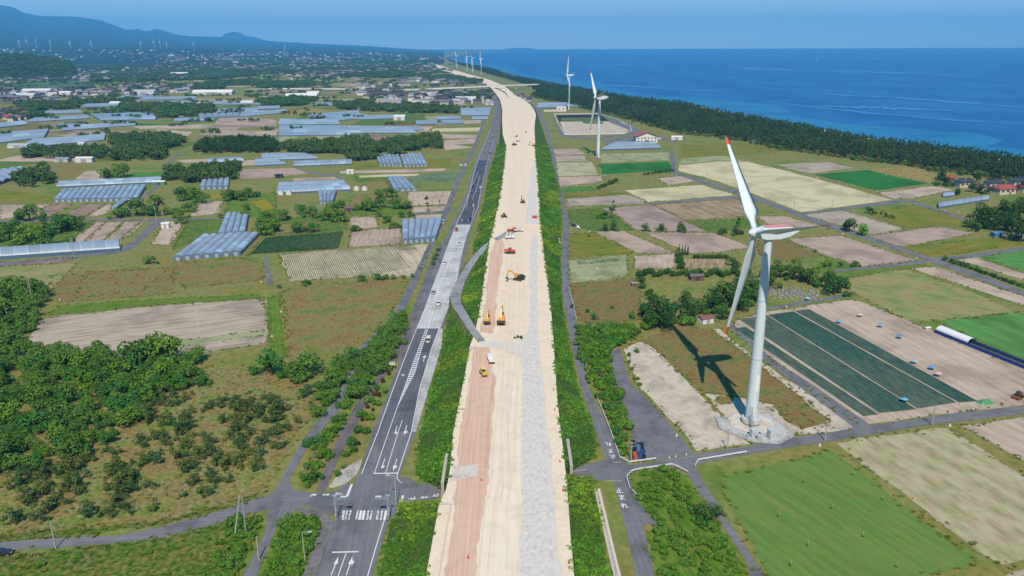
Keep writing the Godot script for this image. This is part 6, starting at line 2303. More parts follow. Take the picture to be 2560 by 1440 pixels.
# ------------------------------------------------------------------ measured positions, in metres (x to the right, z towards the viewer)
const FIELDS = [
	["meadow","rough meadow",-1.2,[-343.6,-505.8,-276.6,-507.1,-259.4,-438.8,-294.9,-429.2]],
	["dry_grass","browned rough grass",-15.1,[-234.3,-378.4,-176.1,-394.1,-158.9,-347.5,-204.3,-334.9]],
	["olive_grass","olive rough grass",27.9,[-428.1,-638.6,-357.7,-601.3,-342.2,-576.5,-385.2,-571.1]],
	["grass_strip","green grass",-40.5,[-216.9,-590.3,-187.4,-615.4,-159,-516.5,-193.7,-517.1]],
	["meadow","scrubby meadow",-5.1,[-172.5,-516.8,-111.6,-522.2,-104.1,-478.6,-155.5,-462.1]],
	["olive_grass","olive grass",-23.1,[-157,-769.3,-61.6,-810.1,-61.1,-740.7,-153.6,-732.7]],
	["dry_grass","dry tan grass",-18,[-162.5,-454,-150.5,-457.9,-145.7,-418.3,-180.1,-403.6]],
	["meadow","green meadow",-6.7,[-142.4,-694.6,-93.9,-700.4,-94.2,-680.3,-107.6,-670,-132.3,-660.1]],
	["olive_fallow","olive fallow",-10.4,[-273.4,-395.3,-233.2,-402.7,-217.2,-348.2,-250.6,-359.4]],
	["flowers","yellow flowering",-23.8,[-238.6,-607.6,-227.2,-612.6,-219.4,-588.7,-232.3,-588.9]],
	["flowers","yellow flowering",-36.5,[-195.8,-577,-185.3,-584.8,-168,-547.9,-177.7,-542.4]],
	["meadow","green meadow",-12.9,[39.6,-540,62.6,-545.3,70.6,-519.2,77,-475.8,50,-475.1,37.7,-494.8]],
	["olive_grass","olive meadow",-15.9,[35.7,-466.6,50.1,-470.7,68,-420.6,30.9,-409.1]],
	["meadow","green grass",-8.1,[115.4,-503.2,162.7,-509.9,159.3,-485.8,122.5,-470.7]],
	["rust_grass","rusty grass",-8.3,[144,-447.5,162.6,-450.2,169.5,-412.2,146.6,-402.6,135.8,-412.7]],
	["olive_grass","olive grass",-13.7,[196,-916,328,-948,320,-875,254.4,-829.9,173.7,-804.1]],
	["grass_strip","green verge",65.7,[170.4,-410.5,180.2,-388.7,214,-399.2,219.2,-392.1,173.6,-373.3,160.2,-372.1]],
	["crop_green","low green crop",-18,[37.9,-627.4,65.3,-636.3,70.9,-621.2,38.6,-607.5]],
	["olive_grass","olive grass",-20.6,[38.4,-604,74.3,-617.5,87.4,-601.3,41.4,-583.8]],
	["dry_grass","browned grass",-12.9,[-151,-497.8,-126.2,-503.5,-122.5,-476.6,-145.4,-469.4]],
	["olive_grass","olive grass",-12.1,[-511,-822,-420,-841,-392.1,-809.5,-481,-772]],
	["grass_strip","green grass",-9.2,[-117.1,-549.9,-76.5,-556.5,-69.4,-529.5,-110.2,-522.2]],
	["dry_grass","browned grass",-21.7,[-453.1,-771,-427,-781.4,-385.6,-688.8,-408.1,-678.5]],
	["soil_pale","pale ploughed",-99.6,[-376.3,-566.3,-339.4,-567.2,-333.5,-532.7,-343.8,-514.5]],
	["soil_brown","brown ploughed",-99.5,[-338.5,-567.2,-322.7,-566.9,-314.7,-519.1,-332.2,-531.3]],
	["soil_brown","brown ploughed",-99.4,[-314.9,-568.3,-299.1,-568,-290.9,-518.7,-306.8,-525.5]],
	["soil_pale","pale ploughed",-100.1,[-297.9,-568,-293.6,-566.4,-281.2,-531.8,-289.7,-520]],
	["soil_pink","pinkish ploughed",-103.2,[-274.3,-504.6,-268.4,-504.5,-251.5,-439.7,-258.9,-438.8]],
	["soil_pink","pinkish ploughed",-103.2,[-267.1,-504.5,-256.8,-505.6,-242.5,-444.3,-250.6,-440.6]],
	["soil_pink","pinkish ploughed",-103.2,[-255.7,-505.6,-245.6,-505.4,-234.2,-448.1,-241,-444.3]],
	["soil_pale","pale ploughed",-103.2,[-244.6,-505.4,-241.6,-505.3,-234.8,-465.4,-233.5,-450.1]],
	["soil_pale","pale garden",-102,[-230.7,-508.9,-216.2,-502.5,-200.3,-442.8,-210.6,-443.9]],
	["meadow","green meadow",-104.2,[-216.2,-511.1,-191.5,-510.7,-178.7,-464.6,-186.5,-457.4,-193.4,-430.5]],
	["soil_brown","narrow brown",-11.9,[-275.7,-405.7,-238.5,-413.5,-237.7,-405.2,-269.7,-396.1]],
	["soil_pale","pale bare",-103,[-233.2,-579.2,-216,-577.3,-204.5,-530.5,-220.2,-522.7]],
	["soil_pale","pale bare",-104.9,[-398.2,-728.5,-378.6,-730.5,-356.9,-677.4,-381.7,-680]],
	["crop_green","small green",-89.9,[-351.4,-720.2,-319.1,-724.2,-308,-689.3,-343.4,-685.7]],
	["ploughed_rows","large pale ploughed",-23.2,[-199.4,-312.2,-193.1,-317.8,-154,-331.5,-114.3,-339.2,-103.4,-310.7,-95.3,-283.7,-121.5,-272,-143.7,-265.2,-182.7,-265.5,-186.8,-275.4]],
	["pale_green","thin green sown",-23.2,[-132,-286.6,-100.9,-298,-98.6,-292.5,-129.2,-279.8]],
	["dry_grass","rusty dry grass",-9.2,[-107.3,-346.9,-104.7,-361.6,-80.2,-365.3,-55.6,-371.2,-50.9,-369.1,-52.2,-327,-55.3,-297.6,-59.9,-279.1,-70.3,-264.5,-81.4,-266.5,-95.4,-310.6]],
	["grass_strip","mown green grass",72.7,[-112.3,-340.3,-108.8,-348.8,-83.4,-266.5,-90.5,-272.5]],
	["grass_strip","mown green grass",-9.4,[-201.2,-316.8,-201.8,-330.4,-161.1,-339.7,-117.6,-347.1,-114.7,-340.4,-154.8,-333.2,-194.3,-319.9]],
	["dry_grass","rusty dry grass",-26.4,[-178.7,-400.4,-148.6,-412.3,-132.8,-399.8,-122.7,-370,-155.2,-357,-168.4,-370.5]],
	["dry_grass","tan dry grass",-30.7,[-218.9,-385.5,-179.7,-392.6,-174.9,-354,-200.8,-341.9]],
	["soil_rows","pale soil",69.5,[-128.6,-418.9,-101.8,-428.3,-47.3,-442.5,-47.8,-376.1,-76.1,-375,-109.2,-367.7]],
	["soil_dark","dark soil under green rows",85.3,[-149,-459.9,-105.2,-475.3,-99.9,-431.9,-145.4,-420]],
	["soil_pink","grey pink ploughed",-95.5,[-100.1,-477.4,-70.5,-484.8,-64.1,-442.7,-94,-436.5]],
	["soil_pale","pale bare",-98,[-110.5,-518.3,-92.3,-519.3,-84.9,-488.5,-100.5,-479.6]],
	["soil_pale","pale bare",-21.5,[-66.3,-524.1,-45.8,-527.8,-46.1,-505.9,-63.6,-501.2]],
	["soil_pale","pale ploughed",-14.1,[-71.3,-552,-44,-555.9,-44.2,-540.1,-69.2,-532.2]],
	["soil_pale","pale striped",-94.4,[-82.2,-613.4,-45.4,-618,-43.6,-561.9,-76.1,-557.9]],
	["net_green","green netted",-89.9,[-92.5,-700.3,-41.1,-715.5,-46.5,-658.3,-87.6,-661.2]],
	["soil_pale","pale fallow",-3.1,[-159.1,-723,-62,-738.1,-62.7,-723.3,-84.9,-716.5,-156.1,-708.7]],
	["straw","straw coloured",-12.6,[-137.5,-696.8,-83.1,-707,-85.2,-693.4,-133.6,-685.5]],
	["dry_grass","rusty dry grass",-31.7,[-121,-657.8,-107.3,-667.8,-93.6,-613.6,-127.8,-619.6]],
	["dry_grass","rusty dry grass",-36.4,[-123.6,-593.5,-106.2,-605.1,-99.5,-564.4,-116.8,-551.3]],
	["soil_pink","brown pink ploughed",-26.5,[-255.8,-735.1,-207.3,-744.1,-182.1,-714,-223.8,-681,-237.9,-681.3]],
	["soil_pink","brown pink ploughed",-31.6,[-192.7,-682.5,-157.6,-690.5,-144,-662.4,-179.9,-647.1]],
	["soil_pale","pale bare",24.2,[-84,-952,-44.1,-896.3,-73,-875.6]],
	["soil_pale","pale bare",143.7,[-83,-965,-39,-985,-40,-939,-79,-924]],
	["soil_gray","pale bare plot",-31.5,[-117.4,-149.9,-109.8,-151.1,-106.1,-144.1,-104.4,-139.5,-111.6,-139.5]],
	["soil_gray","grey ploughed",-9.7,[46,-825.8,77.1,-825,75.7,-783.1,44.6,-778.3]],
	["soil_pink","brown",-9.7,[46.9,-875.8,72.4,-882.2,79.9,-837.7,46.3,-832.2]],
	["straw_gray","pale olive fallow",-17.6,[45.1,-772.7,78.7,-777.4,77.8,-694.3,40.7,-688.4]],
	["soil_pale","pale bare",-27.4,[40.4,-683.9,79.1,-689.7,78.5,-659.8,38.3,-634.9]],
	["crop_vivid","vivid green crop",-12.8,[83,-760.8,156.4,-778.3,149.1,-723.3,82.9,-698.7]],
	["pale_green","olive striped",87.9,[96.5,-837.3,170,-848.5,159.3,-786.8,88.7,-774.4]],
	["wheat","large golden wheat",59.1,[161.3,-753.6,203.1,-777.2,234.7,-776.4,264.5,-666.2,283.3,-572.9,199.8,-530.3,187.5,-602.8,169,-683.3,153.9,-715.9]],
	["pale_green","pale green",-11.7,[173.1,-801.1,223.4,-821.2,231.5,-782.1,204.5,-782.8,163.6,-758.9]],
	["soil_pale","pale ploughed",-15.1,[125.5,-675.6,150.7,-688.2,159.5,-660.1,129.9,-640.7]],
	["wheat","smaller golden wheat",-22.5,[89.6,-617.2,157.6,-642.1,173.3,-594.5,100.6,-568.4]],
	["soil_gray","grey brown",-14.8,[41.3,-582.2,89.1,-597.9,99.9,-573.1,94.6,-560.9,39.6,-552.9]],
	["soil_mauve","mauve brown ploughed",56,[63.2,-545.3,101.7,-557.7,121.3,-470.7,77.7,-476.9,71.3,-524.4]],
	["soil_striped","brown striped stubble",70.8,[103.1,-556.2,169.2,-579.8,165.6,-517.6,115.7,-505.7]],
	["soil_pink","pink brown",53.5,[51.1,-474,69.9,-474.8,90.8,-417.6,69.1,-420.6]],
	["soil_pink","pink brown",69.1,[81.8,-471.3,124.4,-468.5,136.7,-433.2,121.1,-423.4,99.6,-417.5,90.8,-440.5]],
	["pale_green","green striped plot",-25.2,[30.5,-404.1,63.4,-416.3,57.3,-373.3,28.4,-363.4]],
	["net_green","grey green netted strip",-19.4,[34.5,-400,56.7,-408.7,56,-403.8,34.8,-396]],
	["soil_pale","pale garden",-79.3,[67,-413.6,89.7,-417.6,85,-389.2,63.5,-387.9]],
	["rust_grass","rusty grass",-9.8,[28.5,-361.3,60.5,-370.5,60,-345,53.7,-309.1,36.3,-303.3,27.3,-308.3]],
	["soil_striped","striped garden",-75.6,[92.4,-407.4,115.7,-407.1,110.7,-388.1,88.9,-387.6]],
	["soil_gray","grey pink ploughed",14.3,[255.2,-754,312.2,-771.7,321.1,-731.7,266.9,-699.2]],
	["crop_vivid","vivid green crop",56.4,[268.8,-694.6,327.7,-719.2,346.5,-644.1,288.8,-613.2]],
	["tan_grass","tan dry grass",53.7,[332.7,-726.4,376.1,-740.6,385.3,-705.8,352.1,-650]],
	["soil_pale","pale bare",-14.2,[286.3,-602.7,343.8,-632.5,351.9,-613.8,300.5,-578.9,285.6,-579.2]],
	["olive_grass","olive gold mown",28.1,[242.4,-521.5,289,-554.4,302.9,-500.2,287.9,-482.6,248.3,-477.6]],
	["soil_gray","grey brown fallow",63.2,[198.3,-522.3,230.3,-533.9,247,-477.6,218.7,-460.7]],
	["soil_pink","brown",-17.5,[214.5,-457.6,272.3,-485.2,281.9,-466.1,273.6,-457.8,220.9,-432]],
	["olive_grass","yellow green grass",-24.1,[221.6,-431.1,292.6,-455.4,295.1,-437.5,226.8,-408.1]],
	["soil_pink","large pink ploughed",47.4,[163.8,-452.2,199,-459.9,216,-403.3,181.6,-391,171.6,-414.8]],
	["soil_pink","pink brown",52.8,[164.6,-516.3,185.3,-516,198.9,-478.3,165.3,-492.7]],
	["soil_pale","long pale ploughed",70.4,[205.6,-386.9,220.1,-389.7,240.8,-312.2,234,-307.2,225.9,-326.2]],
	["olive_fallow","wide olive fallow",44.4,[164.1,-368.5,202.2,-386.1,213.3,-351.3,217.6,-317.1,166,-304.9,158.1,-347]],
	["crop_light","light green crop",20.4,[254.2,-408.6,301.9,-432.7,260.5,-368.7,259.3,-379.5]],
	["soil_pale","pale strip",71.6,[238.6,-404.6,251.6,-408.6,259.1,-366.7,253.1,-357.3]],
	["crop_light","light green lawn crop",66.4,[177.5,-306.3,215.9,-316.6,227.3,-307.2,187.7,-247.9]],
	["soil_pale","broad pale",81.4,[93.2,-307.1,110.8,-319.3,153,-335.6,156.6,-332.6,185.5,-244.5,176.1,-230.4,108.1,-214.1,105.6,-215.2,89,-293.4]],
	["green_field","broad lawn green",64.7,[55.8,-183.4,61.3,-186.2,69.9,-189.3,89.7,-198,91,-196.9,103.5,-148.4,101.1,-146.5,87.1,-142.3,76.7,-136.6,55.8,-136.7,55,-156.9,54.5,-174.7]],
	["straw_fallow","patchy straw coloured fallow",75.5,[93.9,-202.5,108.3,-206.5,130.4,-211.6,131.7,-208.1,138,-173.3,122.7,-150.5,108.3,-146.7,105.5,-151.6]],
	["soil_pale","pale corner",72.5,[135.1,-212.4,170,-221.2,143.7,-181.8,136.7,-209.3]],
	["soil_gray","grey corner",-21.3,[100.1,-141,112.3,-145.3,120.4,-146.9,113.4,-136.4,98.4,-136.5]],
	["sand","sandy",74,[42.4,-276.5,50.2,-284.4,54.2,-276.4,66.8,-209.3,68.7,-201.9,52.3,-197.9,51,-208.9,42.9,-240.2,42.4,-268.5]],
	["rust_grass","rusty dry grass",67.5,[52,-286.1,69.3,-303,82,-294.4,88.3,-276,97.9,-215.5,86.5,-210.2,80.8,-228.2,68.6,-235.9,63.2,-238.1]],
	["sand","sandy track",78,[81.2,-297.6,84.5,-298,86.6,-281.9,93,-253.9,104,-213.6,100.8,-210.6,92.8,-208.6,83.9,-207.7,72.2,-204.3,67.4,-208,63.2,-236.9,68.4,-235,77.8,-231.2,83.8,-227.6,86.7,-210.7,97.4,-215.5,87.2,-272]],
	["rust_grass","small grass island",48.4,[65.2,-230.7,68.2,-234,71.1,-234.3,71.8,-231.9,70.6,-228.3,66.6,-227.8]],
	["rust_grass","grass island",78.9,[82.9,-226.8,85.7,-229.4,88.1,-228.8,90.3,-222.4,91.8,-215.6,90.7,-213.2,86.1,-212.2,83.5,-217]],
	["scrub_ground","rusty scrubland",0.5,[-184,-246,-146.5,-256,-113.7,-255.7,-105.5,-264.8,-81.9,-253.7,-65.4,-243.4,-60.8,-232.3,-64.5,-209,-64.2,-187.3,-65.9,-175.5,-75.6,-168.3,-85.6,-164.2,-128.1,-157.9]],
	["verge_green","grassy verge",-14,[-128.1,-157.9,-121.3,-159,-85.8,-164.5,-72.7,-171.5,-66.1,-176.2,-65.3,-173.6,-72,-169.6,-85.1,-163,-107.4,-157.8,-126.8,-155.9]],
	["verge_green","rough grass",-17.3,[-122.6,-149.7,-104.6,-152.8,-82.9,-157.7,-70.4,-164.9,-63.1,-166.5,-59.5,-143.8,-58.2,-137.3,-116.3,-137.6]],
	["grass_strip","bright rough grass",69.6,[31.9,-185.4,43.1,-189.1,46.3,-185.3,47.3,-175.7,49.7,-162.8,51.8,-147.6,49.5,-136.8,31.2,-136.9,31.1,-143.3,31.3,-158.6,34.3,-161.6,32.2,-171.6,30.5,-180.2]],
	["grass_strip","bright rough grass",64.3,[-56.3,-159.9,-53.7,-166.5,-47.4,-164.4,-46.3,-161.8,-45.8,-145.8,-45.4,-137.3,-55,-137.3,-55.3,-145.8]],
	["paddy","distant paddy",-36.7,[-1695,-2653,-1469,-2821,-1277,-2458,-1273,-2269,-1284,-2001]],
	["tan_grass","distant tan grass",-83,[-2336,-3668,-2210,-4699,-2177,-5535,-1993,-5632,-1875,-4325,-1937,-3471,-2046,-3208]],
	["paddy","distant paddy",65.2,[-1565,-3044,-1373,-2628,-1570,-2733,-1914,-2999]],
	["pale_green","distant pale green",-82.5,[-3705,-6671,-3633,-7216,-2930,-5784,-2959,-5417]],
	["soil_pale","distant soil pale",-7.8,[-558,-1167,-452,-1182,-443,-1128,-527,-1125]],
	["soil_pink","distant soil pink",-71.9,[-599,-1034,-574,-1110,-518,-1082,-537,-1032]],
	["soil_pink","distant soil pink",43.9,[-497,-1378,-372,-1258,-344,-1160,-446,-1182]],
	["soil_pale","distant soil pale",33.5,[-504,-1125,-435,-1079,-421,-1029,-462,-1040]],
	["rust_grass","distant rust grass",-78.5,[-769,-1193,-760,-1238,-656,-1153,-680,-1087]],
	["meadow","distant meadow",-51.1,[-239,-1253,-150,-1363,-125,-1248,-224,-1173]],
	["soil_pale","distant soil pale",69.2,[-197,-1731,-141,-1583,-86,-1580,-128,-1727]],
	["tan_grass","distant tan grass",-65.8,[-418,-1418,-377,-1510,-296,-1412,-320,-1330]],
	["soil_pale","distant soil pale",-16.3,[-979,-3424,-724,-3499,-693,-3124,-941,-3233]],
	["pale_green","distant pale green",-64.2,[-793,-2671,-686,-2892,-563,-2714,-709,-2467]],
	["soil_pink","distant soil pink",-85.5,[-518,-2378,-497,-2647,-412,-2611,-406,-2346]],
	["soil_pale","distant soil pale",-29.7,[-181,-1125,-133,-1152,-121,-1095,-154,-1054]],
	["meadow","distant meadow",14.8,[-216,-1046,-113,-1019,-98,-974,-196,-968]],
	["soil_brown","distant soil brown",10.2,[-208,-1032,-144,-1020,-107,-965,-183,-951]],
	["soil_pale","distant soil pale",16.3,[-99,-1043,-43,-1026,-44,-989,-95,-991]],
	["pale_green","distant pale green",16.4,[-145,-1323,-84,-1305,-80,-1233,-131,-1249]],
	["soil_pale","distant soil pale",-12.4,[-343.7,-802.3,-282.6,-815.7,-275.6,-794.8,-327.3,-781.8]],
	["meadow","distant meadow",-12.5,[-443,-805,-395,-816,-390.7,-797.6,-436,-790]],
	["soil_pale","distant soil pale",-20.6,[-275.6,-794.8,-261.1,-800.2,-250.5,-766.1,-264.5,-761.1]],
	["rust_grass","distant rust grass",-11.2,[-504,-986,-407,-1005,-388,-933,-484,-936]],
	["soil_pink","distant soil pink",2,[-432,-1145,-391,-1144,-382,-1098,-421,-1100]],
	["soil_pale","distant soil pale",-64.1,[-347,-1076,-327,-1118,-308,-1035,-332,-1026]],
	["soil_pale","distant soil pale",-25.4,[-115,-1214,-49,-1245,-47,-1192,-111,-1169]],
	["straw","distant straw",-15.6,[-111,-1111,-39,-1131,-43,-1076,-107,-1068]],
	["soil_pale","distant soil pale",-39.8,[-365,-1004,-349,-1017,-337,-981,-354,-973]],
	["soil_pale","distant soil pale",-37.2,[-435,-922,-410,-941,-397,-910,-419,-896]]
]

const ROWS = [
	["row_cover","net_row",7,0.62,0.3,[91,-298,95.1,-299.8,113.7,-220.3,109.1,-219.2]],
	["row_cover","net_row",16,0.62,0.3,[95.8,-309.1,108.4,-314.1,127.2,-223.8,115.2,-221.4]],
	["row_cover","net_row",17,0.62,0.3,[109.6,-314.6,121.3,-318.7,142.5,-228.6,128.6,-224.4]],
	["row_cover","net_row",8,0.62,0.3,[123,-319.7,129.3,-321.8,149.9,-229.5,144,-228.6]],
	["crop_row","leek_row",34,0.55,0.6,[-148,-459.9,-105.2,-474.2,-100.3,-432.8,-145,-420.9]],
	["crop_row","thin_row",14,0.42,0.25,[-127.3,-419.7,-115,-423.1,-96.8,-371,-109.2,-369.8]],
	["crop_row","thin_row",14,0.42,0.25,[-113.7,-423.1,-101,-426.5,-82.8,-374.4,-95.6,-371]],
	["crop_row","thin_row",14,0.42,0.25,[-99.8,-427.4,-86.6,-431.7,-69,-377.8,-81.6,-374.4]],
	["crop_row","thin_row",14,0.42,0.25,[-85.3,-431.7,-73,-435.3,-57.3,-388.7,-67.7,-378.5]],
	["crop_row","thin_row",3,0.42,0.25,[-72.1,-435.2,-68.6,-436.1,-52.8,-390.2,-55.9,-388.7]],
	["crop_row","thin_row",12,0.42,0.25,[-67.9,-436.1,-57.8,-438.8,-54,-429.4,-63.1,-426.8]]
]

